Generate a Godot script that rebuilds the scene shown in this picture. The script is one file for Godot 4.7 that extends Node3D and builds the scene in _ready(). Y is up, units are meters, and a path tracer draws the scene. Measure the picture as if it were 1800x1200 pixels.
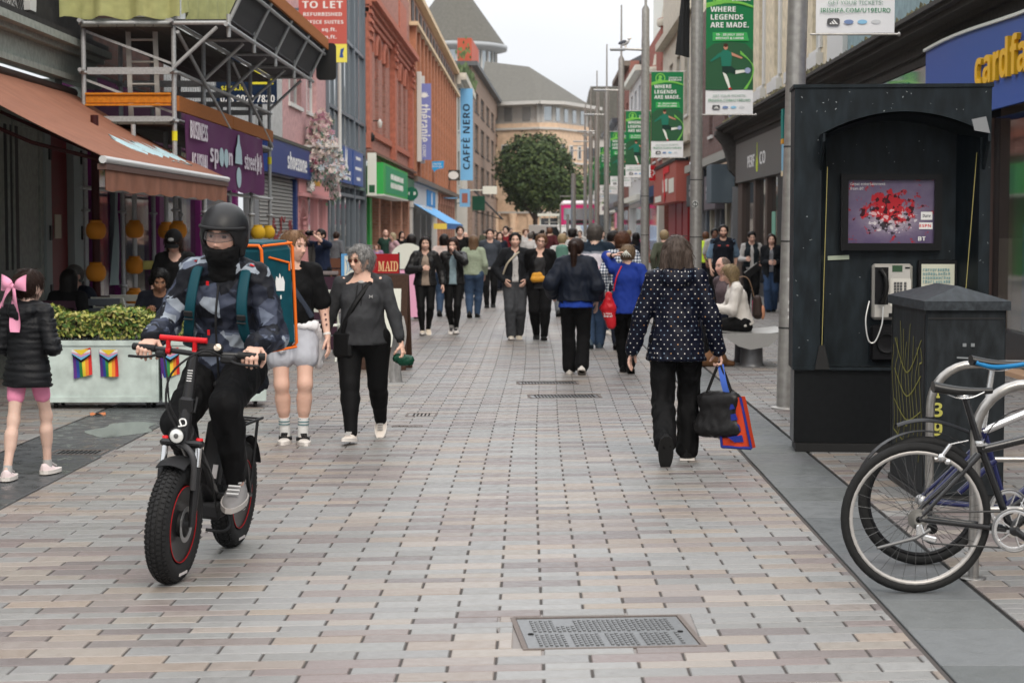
extends Node3D
const F:=3200.0      # focal length in pixels of the 1800 x 1200 photograph
const EYE:=1.65
func V3(x:float,y:float,z:float)->Vector3:return Vector3(x,y,z)
var rng:=RandomNumberGenerator.new()
# ---------------------------------------------------------------- helpers
class MB:
	var v:=PackedVector3Array()
	var n:=PackedVector3Array()
	var c:=PackedColorArray()
	var ix:=PackedInt32Array()
	var col:=Color(1,1,1)
	func tri3(a: int,b: int,d: int)->void:
		var nn:=n[a]+n[b]+n[d]
		if (v[b]-v[a]).cross(v[d]-v[a]).dot(nn)>.0:
			ix.append_array([a,d,b])
		else:
			ix.append_array([a,b,d])
	func vert(p: Vector3,nn: Vector3)->int:
		v.append(p);n.append(nn);c.append(col)
		return v.size()-1
	func face(ps: Array,nn: Vector3)->void:
		var s:=v.size()
		for p in ps: vert(p,nn)
		for i in range(1,ps.size()-1): tri3(s,s+i,s+i+1)
	# faces of a convex solid: every normal points away from the middle
	func out_face(ps: Array,mid: Vector3)->void:
		var p0: Vector3=ps[0];var p1: Vector3=ps[1];var p2: Vector3=ps[2]
		var nn:=(p1-p0).cross(p2-p0).normalized()
		if nn.dot((p0+p2)*.5-mid)<.0: nn=-nn
		face(ps,nn)
	func box(m: Vector3,s: Vector3,b:=Basis())->void:
		var h:=s*.5
		for a in 3:
			for g in [-1.0,1.0]:
				var o:=Vector3.ZERO;o[a]=g*h[a]
				var e:=Vector3.ZERO;e[(a+1)%3]=h[(a+1)%3]
				var f:=Vector3.ZERO;f[(a+2)%3]=h[(a+2)%3]
				face([m+b*(o+e+f),m+b*(o+e-f),m+b*(o-e-f),m+b*(o-e+f)],(b*(o/maxf(h[a],1e-6))).normalized())
	func span(a: Vector3,b: Vector3)->void:
		box((a+b)*.5,(b-a).abs())
	# box with all edges chamfered by r
	func cbox(m: Vector3,s: Vector3,r: float,b:=Basis())->void:
		var h:=s*.5
		r=minf(r,minf(h.x,minf(h.y,h.z))*.9)
		var i:=h-Vector3(r,r,r)
		for a in 3:
			var x:=(a+1)%3;var y:=(a+2)%3
			for g in [-1.0,1.0]:
				var ps:=[]
				for q in [[1,1],[1,-1],[-1,-1],[-1,1]]:
					var p:=Vector3.ZERO;p[a]=g*h[a];p[x]=q[0]*i[x];p[y]=q[1]*i[y]
					ps.append(m+b*p)
				out_face(ps,m)
			for g in [-1.0,1.0]:
				for k in [-1.0,1.0]:
					var ps:=[]
					for q in [[0,1],[1,1],[1,-1],[0,-1]]:
						var p:=Vector3.ZERO
						p[x]=g*(h[x] if q[0]==0 else i[x]);p[y]=k*(i[y] if q[0]==0 else h[y]);p[a]=q[1]*i[a]
						ps.append(m+b*p)
					out_face(ps,m)
		for g in [-1.0,1.0]:
			for k in [-1.0,1.0]:
				for l in [-1.0,1.0]:
					var e:=Vector3(g*i.x,k*i.y,l*i.z)
					out_face([m+b*(e+Vector3(g*r,0,0)),m+b*(e+Vector3(0,k*r,0)),m+b*(e+Vector3(0,0,l*r))],m)
	func bar(a: Vector3,b: Vector3,w: float,t: float,up:=Vector3.UP)->void:
		var z:=(b-a).normalized()
		var x:=up.cross(z)
		if x.length()<.01: x=Vector3.RIGHT.cross(z)
		if x.length()<.01: x=Vector3.FORWARD.cross(z)
		x=x.normalized()
		box((a+b)*.5,Vector3(w,t,a.distance_to(b)),Basis(x,z.cross(x),z))
	func tube(ps: Array,r,sides:=8,caps:=true,flat:=1.0,upd:=Vector3.UP)->void:
		var num:=ps.size()
		var s:=v.size()
		var t0: Vector3=(ps[1]-ps[0]).normalized()
		var x:=upd.cross(t0)
		if x.length()<.05: x=Vector3.RIGHT.cross(t0)
		if x.length()<.05: x=Vector3.FORWARD.cross(t0)
		x=x.normalized()
		for i in num:
			var t: Vector3=(ps[mini(i+1,num-1)]-ps[maxi(i-1,0)]).normalized()
			x=(x-t*x.dot(t)).normalized()
			var y:=t.cross(x)
			var rr: float=r[i] if r is Array else r
			for k in sides:
				var a:=TAU*k/sides
				var d:=x*cos(a)+y*sin(a)*flat
				vert(ps[i]+d*rr,(x*cos(a)+y*sin(a)/flat).normalized())
		for i in num-1:
			for k in sides:
				var a:=s+i*sides+k;var b:=s+i*sides+(k+1)%sides
				tri3(a,b,b+sides);tri3(a,b+sides,a+sides)
		if caps:
			for e in [0,num-1]:
				var t: Vector3=((ps[0]-ps[1]) if e==0 else (ps[num-1]-ps[num-2])).normalized()
				var m:=vert(ps[e],t)
				var q:=v.size()
				for k in sides: vert(v[s+e*sides+k],t)
				for k in sides: tri3(m,q+k,q+(k+1)%sides)
	func lathe(pr: Array,seg: int,xf:=Transform3D(),arc:=TAU)->void:
		var s:=v.size()
		var m:=pr.size()
		var rows:=seg+(0 if arc==TAU else 1)
		for i in rows:
			var a:=arc*i/seg
			for j in m:
				var p: Vector2=pr[j]
				var t: Vector2=pr[mini(j+1,m-1)]-pr[maxi(j-1,0)]
				var nn:=Vector3(cos(a)*t.y,-t.x,sin(a)*t.y).normalized()
				vert(xf*Vector3(cos(a)*p.x,p.y,sin(a)*p.x),(xf.basis*nn).normalized())
		for i in seg:
			for j in m-1:
				var a:=s+i*m+j;var b:=s+((i+1)%rows)*m+j
				tri3(a,b,b+1);tri3(a,b+1,a+1)
	func ball(m: Vector3,r: Vector3,seg:=12,b:=Basis())->void:
		var s:=v.size()
		var rows:=seg/2
		for i in rows+1:
			var e:=PI*i/rows-PI*.5
			for k in seg:
				var a:=TAU*k/seg
				var d:=Vector3(cos(e)*cos(a),sin(e),cos(e)*sin(a))
				vert(m+b*(d*r),(b*(d/r)).normalized())
		for i in rows:
			for k in seg:
				var a:=s+i*seg+k;var q:=s+i*seg+(k+1)%seg
				if i<rows-1: tri3(a,q+seg,a+seg)
				if i>0: tri3(a,q,q+seg)
	# polygon in the xy plane of xf, thick along -z
	func prism(poly: PackedVector2Array,depth: float,xf:=Transform3D())->void:
		var id:=Geometry2D.triangulate_polygon(poly)
		for z in [.0,-depth]:
			var s:=v.size()
			for p in poly: vert(xf*Vector3(p.x,p.y,z),(xf.basis.z if z==.0 else -xf.basis.z).normalized())
			for i in range(0,id.size(),3): tri3(s+id[i],s+id[i+1],s+id[i+2])
			if depth<=.0: return
		var area:=.0
		for i in poly.size(): area+=poly[i].cross(poly[(i+1)%poly.size()])
		for i in poly.size():
			var p:=poly[i];var q:=poly[(i+1)%poly.size()]
			var e:=(q-p).normalized()*signf(area)
			face([xf*Vector3(p.x,p.y,0),xf*Vector3(q.x,q.y,0),xf*Vector3(q.x,q.y,-depth),xf*Vector3(p.x,p.y,-depth)],(xf.basis*Vector3(e.y,-e.x,0)).normalized())
	# smooth sheet: f(u, v) -> point, with thickness th on the back
	func sheet(nu: int,nv: int,f: Callable,th:=.0)->void:
		var g:=[]
		for j in nv+1:
			for i in nu+1: g.append(f.call(float(i)/nu,float(j)/nv))
		var nn:=[]
		for j in nv+1:
			for i in nu+1:
				var du: Vector3=g[j*(nu+1)+mini(i+1,nu)]-g[j*(nu+1)+maxi(i-1,0)]
				var dv: Vector3=g[mini(j+1,nv)*(nu+1)+i]-g[maxi(j-1,0)*(nu+1)+i]
				nn.append(du.cross(dv).normalized())
		for z in ([.0] if th==.0 else [.0,1.0]):
			var s:=v.size()
			for i in g.size(): vert(g[i]-nn[i]*th*z,nn[i]*(1.0-2.0*z))
			for j in nv:
				for i in nu:
					var a:=s+j*(nu+1)+i
					tri3(a,a+1,a+nu+2);tri3(a,a+nu+2,a+nu+1)
	func add(o: MB,xf:=Transform3D())->void:
		var s:=v.size()
		for i in o.v.size():
			v.append(xf*o.v[i]);n.append((xf.basis*o.n[i]).normalized());c.append(o.c[i])
		var flip:=xf.basis.determinant()<.0
		for i in range(0,o.ix.size(),3):
			if flip: ix.append_array([s+o.ix[i],s+o.ix[i+2],s+o.ix[i+1]])
			else: ix.append_array([s+o.ix[i],s+o.ix[i+1],s+o.ix[i+2]])
	func smooth()->void:
		n.fill(Vector3.ZERO)
		for i in range(0,ix.size(),3):
			var q:=(v[ix[i+2]]-v[ix[i]]).cross(v[ix[i+1]]-v[ix[i]])
			for k in 3: n[ix[i+k]]+=q
		for i in n.size(): n[i]=n[i].normalized()
	func mesh()->ArrayMesh:
		var m:=ArrayMesh.new()
		var a:=[];a.resize(Mesh.ARRAY_MAX)
		a[Mesh.ARRAY_VERTEX]=v;a[Mesh.ARRAY_NORMAL]=n;a[Mesh.ARRAY_COLOR]=c;a[Mesh.ARRAY_INDEX]=ix
		m.add_surface_from_arrays(Mesh.PRIMITIVE_TRIANGLES,a)
		return m

var taken:={}
func numbered(called: String)->String:
	taken[called]=taken.get(called,0)+1
	return called if taken[called]==1 else "%s_%03d"%[called,taken[called]-1]
func tag(o: Node,label: String,category: String,group:="")->void:
	o.set_meta("label",label);o.set_meta("category",category)
	if group: o.set_meta("group",group)
func thing(called: String,label: String,category: String,at:=Vector3.ZERO,turn:=.0,group:="")->Node3D:
	var o:=Node3D.new();o.name=numbered(called);add_child(o)
	o.position=at;o.rotation.y=deg_to_rad(turn);tag(o,label,category,group)
	return o
func part(parent: Node,called: String,what,m: Material,at:=Transform3D(),label:="")->MeshInstance3D:
	var o:=MeshInstance3D.new();o.name=called if parent!=self else numbered(called)
	o.mesh=what.mesh() if what is MB else what
	o.material_override=m;parent.add_child(o,true);o.transform=at
	if label: o.set_meta("label",label)
	return o
func struct(called: String)->Node3D:
	var o:=Node3D.new();o.name=numbered(called);add_child(o);o.set_meta("kind","structure");return o
func dup(o: Node3D,at: Vector3,label:="")->Node3D:
	var base:=String(o.name).rstrip("0123456789").trim_suffix("_")
	var r: Node3D=o.duplicate();r.name=numbered(base);add_child(r);r.position=at
	if label: r.set_meta("label",label)
	return r

# materials: col is a linear base colour
var mats:={}
var tex:={}
func noise_tex(key: String,freq: float,octaves: int,lo: float,hi: float,type:=FastNoiseLite.TYPE_SIMPLEX_SMOOTH,size:=512)->NoiseTexture2D:
	if tex.has(key): return tex[key]
	var f:=FastNoiseLite.new();f.noise_type=type;f.frequency=freq;f.fractal_octaves=octaves;f.seed=7+tex.size()
	if type==FastNoiseLite.TYPE_CELLULAR: f.cellular_return_type=FastNoiseLite.RETURN_CELL_VALUE;f.fractal_type=FastNoiseLite.FRACTAL_NONE
	var t:=NoiseTexture2D.new();t.width=size;t.height=size;t.seamless=true;t.noise=f
	var g:=Gradient.new();g.set_color(0,Color(lo,lo,lo));g.set_color(1,Color(hi,hi,hi));t.color_ramp=g
	tex[key]=t
	return t
func mat(key: String,col:=Color(.5,.5,.5),rough:=.8,metal:=.0,o:={})->StandardMaterial3D:
	if mats.has(key): return mats[key]
	var m:=StandardMaterial3D.new()
	m.resource_name=key
	m.albedo_color=Color(clampf(col.r,0,1),clampf(col.g,0,1),clampf(col.b,0,1)).linear_to_srgb()
	m.roughness=rough;m.metallic=metal
	if o.get("vc",false): m.vertex_color_use_as_albedo=true;m.albedo_color=Color(1,1,1)
	if o.has("tex"):
		m.albedo_texture=tex[o.tex];m.uv1_triplanar=true;m.uv1_world_triplanar=o.get("world",false)
		var s=o.get("scale",1.0)
		m.uv1_scale=s if s is Vector3 else Vector3(s,s,s)
	if o.has("bump"):
		m.heightmap_enabled=true;m.heightmap_texture=tex[o.bump];m.heightmap_scale=o.get("bs",.1)
		m.uv1_triplanar=true;m.uv1_world_triplanar=o.get("world",false)
		var s=o.get("scale",1.0)
		m.uv1_scale=s if s is Vector3 else Vector3(s,s,s)
	if o.has("rt"): m.roughness_texture=tex[o.rt]
	if o.has("alpha"): m.transparency=BaseMaterial3D.TRANSPARENCY_ALPHA;m.albedo_color.a=o.alpha
	if o.has("sheen"): m.rim_enabled=true;m.rim=o.sheen;m.rim_tint=.6
	if o.has("coat"): m.clearcoat_enabled=true;m.clearcoat=o.coat;m.clearcoat_roughness=.15
	if o.has("back"): m.backlight_enabled=true;m.backlight=col.linear_to_srgb()*o.back
	if o.has("sss"): m.subsurf_scatter_enabled=true;m.subsurf_scatter_strength=o.sss
	m.metallic_specular=o.get("spec",.30 if metal<.2 else .5)
	if o.has("emit"): m.emission_enabled=true;m.emission=col.linear_to_srgb();m.emission_energy_multiplier=o.emit
	mats[key]=m
	return m
func c255(r: float,g: float,b: float)->Color:   # picture value->linear colour
	return Color(r/255.0,g/255.0,b/255.0).srgb_to_linear()
func paint(key: String,r: float,g: float,b: float,rough:=.6,o:={})->StandardMaterial3D:
	return mat(key,c255(r,g,b),rough,.0,o)

# the world point at depth d (metres along the street) of a spot measured on the photograph
var cam_basis:=Basis()
func at(px: float,py: float,d: float)->Vector3:
	var q:=cam_basis*Vector3((px-900.0)/F,(600.0-py)/F,-1.0)
	return Vector3(0,EYE,0)+q*(d/-q.z)
func gnd(px: float,py: float)->Vector3:
	var q:=cam_basis*Vector3((px-900.0)/F,(600.0-py)/F,-1.0)
	return Vector3(0,EYE,0)+q*(-EYE/q.y)

var fonts:={}
func font(fam: String,weight: int)->SystemFont:
	var k:=fam+str(weight)
	if not fonts.has(k):
		var f:=SystemFont.new();f.font_names=PackedStringArray([fam]);f.font_weight=weight;fonts[k]=f
	return fonts[k]
# raised lettering: height is that of the capitals; w fits it to a width
func text(parent: Node,s: String,h: float,xf: Transform3D,m: Material,w:=.0,weight:=700,fam:="Droid Sans",called:="lettering",depth:=.004)->MeshInstance3D:
	var t:=TextMesh.new();t.text=s;t.font=font(fam,weight);t.font_size=48;t.pixel_size=h/(48*.72);t.depth=depth;t.curve_step=2.0
	var b:=Basis()
	if w>.0: b=Basis.from_scale(Vector3(w/maxf(t.get_aabb().size.x,.001),1,1))
	return part(parent,called,t,m,Transform3D(xf.basis*b,xf.origin))
func yaw(deg: float)->Basis: return Basis(Vector3.UP,deg_to_rad(deg))
func pose(p: Vector3,deg:=.0)->Transform3D: return Transform3D(yaw(deg),p)
func arc_poly(cx: float,cy: float,rx: float,ry: float,seg:=20,a0:=.0,a1:=TAU)->PackedVector2Array:
	var q:=PackedVector2Array()
	var full:=is_equal_approx(a1-a0,TAU)
	for i in (seg if full else seg+1): q.append(Vector2(cx+cos(a0+(a1-a0)*i/seg)*rx,cy+sin(a0+(a1-a0)*i/seg)*ry))
	return q
func poly(a: Array)->PackedVector2Array:
	var q:=PackedVector2Array()
	for i in range(0,a.size(),2): q.append(Vector2(a[i],a[i+1]))
	return q
func rrect(w: float,h: float,r: float,seg:=4)->PackedVector2Array:
	var q:=PackedVector2Array()
	for k in 4:
		var c:=Vector2((w*.5-r)*[1,-1,-1,1][k],(h*.5-r)*[1,1,-1,-1][k])
		for i in seg+1: q.append(c+Vector2.from_angle(PI*.5*(k+float(i)/seg))*r)
	return q
func spline(ps: Array,sub:=6)->Array:
	var o:=[]
	var m:=ps.size()
	for i in m-1:
		for k in sub: o.append(ps[i].cubic_interpolate(ps[i+1],ps[maxi(i-1,0)],ps[mini(i+2,m-1)],float(k)/sub))
	o.append(ps[m-1])
	return o
# ---------------------------------------------------------------- everything in order
func _ready()->void:
	rng.seed=20240715
	# camera
	var cam:=Camera3D.new();cam.name="camera";add_child(cam)
	cam.position=Vector3(0,EYE,0);cam.rotation_degrees=Vector3(-3.4871,.8042,0)
	cam_basis=Basis(Vector3.UP,deg_to_rad(.8042))*Basis(Vector3.RIGHT,deg_to_rad(-3.4871))
	var at_:=CameraAttributesPhysical.new()
	at_.frustum_focal_length=64.0;at_.exposure_aperture=5.6;at_.frustum_focus_distance=11.0;cam.attributes=at_
	cam.keep_aspect=Camera3D.KEEP_HEIGHT
	cam.fov=21.2393;cam.near=.2;cam.far=1500.0
	# overcast sky
	var env:=Environment.new()
	env.background_mode=Environment.BG_SKY;env.tonemap_mode=Environment.TONE_MAPPER_LINEAR;env.tonemap_exposure=1.5
	env.sdfgi_enabled=true;env.ssao_enabled=true;env.ssil_enabled=true
	var sky:=Sky.new();var pm:=ProceduralSkyMaterial.new();sky.sky_material=pm;env.sky=sky
	pm.sky_top_color=Color(1.28,1.285,1.30);pm.sky_horizon_color=Color(.70,.712,.728);pm.sky_curve=.6;     # an even overcast: the zenith three times the horizon pm.sky_energy_multiplier=1.0
	pm.ground_bottom_color=Color(.3,.3,.3);pm.ground_horizon_color=Color(.6,.6,.6);pm.sun_angle_max=1.0
	env.fog_enabled=true;env.fog_density=.00012;env.fog_light_color=Color(.86,.88,.90)
	# soft cloud tones, over the whole sky
	var ci:=Image.create(1024,512,false,Image.FORMAT_RGBAF);var cn:=FastNoiseLite.new();cn.seed=8;cn.frequency=1.0;cn.fractal_octaves=4
	for y in 256:
		for x in 1024:
			var e:=PI*(.5-(y+.5)/512.0);var a:=TAU*x/1024.0
			var g:=clampf(.5+.9*cn.get_noise_3d(cos(a)*cos(e)*2.2,sin(e)*9.0,sin(a)*cos(e)*2.2),.0,1.0)
			ci.set_pixel(x,y,Color(g,g,g*.985,.13))
	pm.sky_cover=ImageTexture.create_from_image(ci)
	var we:=WorldEnvironment.new();we.name="sky";we.environment=env;add_child(we)
	var sun:=DirectionalLight3D.new();sun.name="sun";sun.light_energy=.5;sun.light_angular_distance=30.0;sun.light_color=Color(1.0,.97,.93);sun.shadow_enabled=true
	add_child(sun);sun.rotation_degrees=Vector3(-44,14,0)
	# setting
	ground()
	left_side()
	scaffold()
	right_side()
	far_end()
	# things
	lamp_posts()
	kiosk()
	bikes()
	cafe_front()
	people()
# ---------------------------------------------------------------- street surface
const XL:=-6.0
const XR:=5.6
const SKEW:=.10
const TONES:=[[.242,.240,.233],[.228,.225,.218],[.26,.257,.250],[.285,.236,.196],[.268,.226,.194],[.2,.165,.157],[.22,.186,.176],[.298,.262,.230],[.18,.156,.15],[.245,.212,.196]]
const COURSES:=[.104,.118,.132,.150]
var sett_mesh:={}
func sett_shape(mb: MB,o: Vector3,xa: float,xb: float,w: float,near: bool)->void:
	# corners: x across the street, depth away from the viewer, rows run askew
	var P:=func(x: float,dd: float,y: float)->Vector3: return o+V3(x,y,-(dd+SKEW*x))
	var d0:=.0042;var d1:=w-.0042
	if not near:
		mb.face([P.call(xa,d0,0),P.call(xb,d0,0),P.call(xb,d1,0),P.call(xa,d1,0)],Vector3.UP)
		return
	var r:=.0035
	var t:=[P.call(xa+r,d0+r,0),P.call(xb-r,d0+r,0),P.call(xb-r,d1-r,0),P.call(xa+r,d1-r,0)]
	var m:=[P.call(xa,d0,-r),P.call(xb,d0,-r),P.call(xb,d1,-r),P.call(xa,d1,-r)]
	var l:=[P.call(xa,d0,-.03),P.call(xb,d0,-.03),P.call(xb,d1,-.03),P.call(xa,d1,-.03)]
	var mid: Vector3=(t[0]+t[2])*.5-V3(0,.02,0)
	mb.face(t,Vector3.UP)
	for i in 4:
		var j:=(i+1)%4
		mb.out_face([t[i],t[j],m[j],m[i]],mid);mb.out_face([m[i],m[j],l[j],l[i]],mid)

func lay_setts(root: Node3D,x0: float,x1: float,d0: float,d1: float,singles: int,holes: Array,pitch:=.364,gap:=.005)->void:
	var rest:=MB.new();var m:=mat("granite_setts")
	var d:=d0;var row:=0;var made:=0
	while d<d1:
		var w: float=COURSES[rng.randi()%4]
		var k:=int(floor((x0+10.0)/pitch))-1
		while true:
			var a:=k*pitch-10.0+(.5*pitch if row%2==1 else .0)+.02*sin(d*.35)
			var b:=a+pitch
			k+=1
			if a>x1: break
			a=maxf(a,x0);b=minf(b,x1)
			if b-a<.022: continue
			var tone:=rng.randi()%TONES.size()
			if rng.randf()<.22: tone=rng.randi()%3
			var jit:=rng.randf_range(-.0012,.0012)
			var mid:=V3((a+b)*.5,0,-(d+w*.5+SKEW*(a+b)*.5))
			var cut:=false
			for h in holes:       # a cover set in the paving: trim the setts to its sides
				if d+w*.5>h[2] and d+w*.5<h[3]:
					if a<h[0] and b>h[0]: b=h[0]
					elif b>h[1] and a<h[1]: a=h[1]
					elif a>=h[0] and b<=h[1]: cut=true
			if cut or b-a<.022: continue
			mid=V3((a+b)*.5,0,-(d+w*.5+SKEW*(a+b)*.5))
			if absf(mid.x+.014*-mid.z)>.29*-mid.z+1.9: continue
			var jt:=rng.randi()%3
			var c: Array=TONES[tone].map(func(v): return v*[.93,1.0,1.06][jt])
			var near:=d<15.0
			if made<singles and absf(mid.x-.014*mid.z)<.283*-mid.z and -mid.z>6.7:
				var len:=snappedf(b-a,.001)
				var key:="%.3f_%.3f_%d_%d"%[w,len,tone,jt]
				if not sett_mesh.has(key):
					var q:=MB.new();q.col=Color(c[0],c[1],c[2])
					sett_shape(q,Vector3.ZERO,gap,len-gap,w,true)
					sett_mesh[key]=q.mesh()
				part(root,"sett",sett_mesh[key],m,Transform3D(Basis(),V3(a,jit,-(d+SKEW*a))))
				made+=1
			else:
				rest.col=Color(c[0],c[1],c[2])
				sett_shape(rest,V3(0,jit,-d),a+gap,b-gap,w,near)
		d+=w
		row+=1
	var o:=part(root,"far_setts",rest,m)
	o.set_meta("kind","stuff")

func ground()->void:
	noise_tex("grain",.22,3,.87,1.0);noise_tex("grime",.012,5,.6,1.0);noise_tex("blotch",.012,5,.85,1.0);noise_tex("fine",.09,4,.0,1.0)
	noise_tex("wet",.008,4,.10,.75);noise_tex("damp",.010,4,.28,.56);noise_tex("strand",.02,3,.45,1.0);noise_tex("stain",.02,5,.82,1.0)
	var sm:=mat("granite_setts",Color(1,1,1),.55,0,{"vc": true,"tex": "grain","bump": "fine","bs": .12,"scale": 2.2,"world": true,"spec": .5})
	sm.roughness=1.0;sm.roughness_texture=tex["damp"]
	var g:=struct("ground")
	var mb:=MB.new();mb.face([V3(-400,-.035,30),V3(400,-.035,30),V3(400,-.035,-900),V3(-400,-.035,-900)],Vector3.UP)
	part(g,"earth",mb,paint("earth",120,116,110,.9))
	var road:=struct("road")
	mb=MB.new();mb.face([V3(-3.2,-.0055,2),V3(1.53,-.0055,2),V3(1.53,-.0055,-72),V3(-3.2,-.0055,-72)],Vector3.UP)
	part(road,"joint_bed",mb,mat("jointing",Color(.078,.070,.066),.9,0,{"tex": "grain","scale": 3.0,"world": true}))
	mb=MB.new();mb.face([V3(-6.2,-.004,-60),V3(5.8,-.004,-60),V3(5.8,-.004,-240),V3(-6.2,-.004,-240)],Vector3.UP)
	part(road,"far_paving",mb,mat("far_paving",Color(.36,.34,.32),.5,0,{"tex": "blotch","scale": .4,"world": true}))
	lay_setts(road,-3.185,1.515,4.9,60.0,285,[[-.095,.655,7.09,7.69],[-.095,.635,17.89,18.25],[-.225,.445,19.53,19.85]])
	for sd in 2:
		var walk:=struct("pavement")
		var xa: float=[-6.0,2.03][sd];var xb: float=[-4.02,5.6][sd]
		mb=MB.new();mb.face([V3(xa,-.0055,2),V3(xb,-.0055,2),V3(xb,-.0055,-72),V3(xa,-.0055,-72)],Vector3.UP)
		part(walk,"joint_bed",mb,mats["jointing"])
		lay_setts(walk,xa,xb,4.9,50.0,150,[])
		# dark slab band
		var ba: float=[-4.0,1.535][sd];var bb: float=[-3.2,2.01][sd]
		var slab:={}
		var bed:=MB.new();bed.face([V3(ba-.02,-.009,2),V3(bb+.02,-.009,2),V3(bb+.02,-.009,-72),V3(ba-.02,-.009,-72)],Vector3.UP)
		part(walk,"band_bed",bed,mat("band_bed",Color(.02,.02,.02),.9))
		var d:=5.7;var n:=0
		var ms:=mat("wet_slab",Color(.085,.09,.092),1.0,0,{"vc": true,"tex": "grain","scale": 1.3,"bump": "fine","bs": .05,"world": true}) if sd==0 else mat("dark_slab",Color(.155,.16,.162),1.0,0,{"vc": true,"tex": "grain","scale": 1.3,"bump": "fine","bs": .08,"world": true})
		ms.roughness_texture=tex["wet"] if sd==0 else tex["damp"]
		while d<62.0:
			var l: float=[.60,.56,.63][n%3]
			var key:=n%12
			if not slab.has(key):
				var q:=MB.new()
				var tn:=rng.randf_range(.85,1.15)
				q.col=(Color(.088,.093,.096) if sd==0 else Color(.150,.157,.16))*tn
				q.cbox(V3(0,-.015,0),V3(bb-ba-.006,.03,l-.007),.003)
				slab[key]=q.mesh()
			part(walk,"paving_slab",slab[key],ms,Transform3D(Basis(),V3((ba+bb)*.5,rng.randf_range(-.0015,.001),-(d+l*.5))))
			d+=l;n+=1
	# covers set in the paving
	var steel:=mat("cover_iron",Color(.20,.205,.21),.38,.6,{"tex": "stain","scale": 3.0})
	var ring:=mat("cover_frame",Color(.16,.13,.115),.7,.2,{"tex": "stain","scale": 5.0})
	cover("drain_cover","studded rectangular steel access cover in the near setts",V3(.28,0,-7.42),.735,.60,steel,ring,5.7,true)
	cover("drain_grate","slotted steel drain grate in the road, nearer of two",V3(.27,0,-18.1),.72,.36,steel,ring,5.7,false)
	cover("drain_grate","slotted steel drain grate in the road, farther of two",V3(.11,0,-19.7),.66,.30,steel,ring,5.7,false)
	cover("valve_cover","small steel valve cover flush in the setts beside the walking pair",V3(-1.04,0,-16.25),.28,.30,steel,ring,.0,false)
	cover("valve_cover","small dark valve cover, nearer of two beside the pair",V3(-1.10,0,-15.3),.26,.10,steel,ring,.0,false)
	cover("slab_cover","sunken dark drain cover in the wet left slab band",V3(-3.42,0,-13.45),.40,.30,steel,ring,.0,false)
	var pud:=MB.new()
	pud.prism(arc_poly(0,0,.24,.6,28),.003,Transform3D(Basis(Vector3.RIGHT,Vector3.BACK,Vector3.UP),Vector3.ZERO))
	for i in pud.v.size(): pud.v[i]*=V3(1.0+.22*sin(pud.v[i].z*9.0),1,1)
	var po:=part(self,"puddle",pud,mat("rainwater",Color(.05,.055,.055),.03),Transform3D(Basis(),V3(-3.45,.0025,-15.0)))
	po.set_meta("kind","structure")

func cover(called: String,label: String,p: Vector3,w: float,l: float,m: Material,fm: Material,turn: float,studs: bool)->void:
	var t:=thing(called,label,"drain cover",p,turn)
	var sr:=MB.new();sr.box(V3(0,-.0245,0),V3(w+.14,.04,l+.16));part(t,"surround",sr,mat("cover_surround",Color(.24,.22,.21),.8,0,{"tex": "grain","scale": 3.0}))
	var f:=MB.new()
	for s in [-1.0,1.0]:
		f.box(V3(s*(w*.5-.01),-.008,0),V3(.02,.022,l));f.box(V3(0,-.008,s*(l*.5-.01)),V3(w-.04,.022,.02))
	part(t,"frame",f,fm)
	var b:=MB.new();b.box(V3(0,-.011,0),V3(w-.05,.02,l-.05));part(t,"plate",b,m)
	if studs:
		var q:=MB.new()
		for i in 29:
			for j in 13:
				if (i%7==6 and j>5) or (j==6) or (i<9 and i>4 and j<3): continue
				q.box(V3((i-14)*.0205,.0012,(j-6)*.037+(.012 if i%2 else .0)),V3(.012,.006,.020))
		part(t,"studs",q,m)
		var k:=MB.new()
		for s in [-1.0,1.0]: k.lathe([Vector2(.012,-.002),Vector2(.012,.003),Vector2(.0,.003)],10,Transform3D(Basis(),V3(s*.31,.0,.02)))
		part(t,"keyhole",k,mat("hole",Color(.01,.01,.01),.9))
	else:
		var q:=MB.new()
		var n:=int((w-.08)/.034)
		for i in n: q.box(V3((i-(n-1)*.5)*.034,.0005,0),V3(.013,.005,l-.10))
		part(t,"slots",q,mat("hole",Color(.01,.01,.01),.9))

# ---------------------------------------------------------------- building kit
# s = -1 left side, +1 right side; x is the face, the solid lies behind it
func wall(mb: MB,s: float,x: float,d0: float,d1: float,y0: float,y1: float,th: float,ops:=[])->void:
	var ds:=[d0,d1];var ys:=[y0,y1]
	for o in ops:
		ds.append_array([clampf(o[0],d0,d1),clampf(o[1],d0,d1)]);ys.append_array([clampf(o[2],y0,y1),clampf(o[3],y0,y1)])
	ds.sort();ys.sort()
	for i in ds.size()-1:
		if ds[i+1]-ds[i]<.004: continue
		var run:=y0
		for j in ys.size()-1:
			if ys[j+1]-ys[j]<.004: continue
			var hole:=false
			for o in ops:
				if (ds[i]+ds[i+1])*.5>o[0] and (ds[i]+ds[i+1])*.5<o[1] and (ys[j]+ys[j+1])*.5>o[2] and (ys[j]+ys[j+1])*.5<o[3]: hole=true
			if hole:
				if ys[j]>run: mb.span(V3(x,run,-ds[i]),V3(x+s*th,ys[j],-ds[i+1]))
				run=ys[j+1]
		if y1>run+.004: mb.span(V3(x,run,-ds[i]),V3(x+s*th,y1,-ds[i+1]))
func block(t: Node,called: String,s: float,x: float,d0: float,d1: float,y0: float,y1: float,th: float,m: Material)->MeshInstance3D:
	var q:=MB.new();q.span(V3(x,y0,-d0),V3(x+s*th,y1,-d1))
	return part(t,called,q,m)
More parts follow.
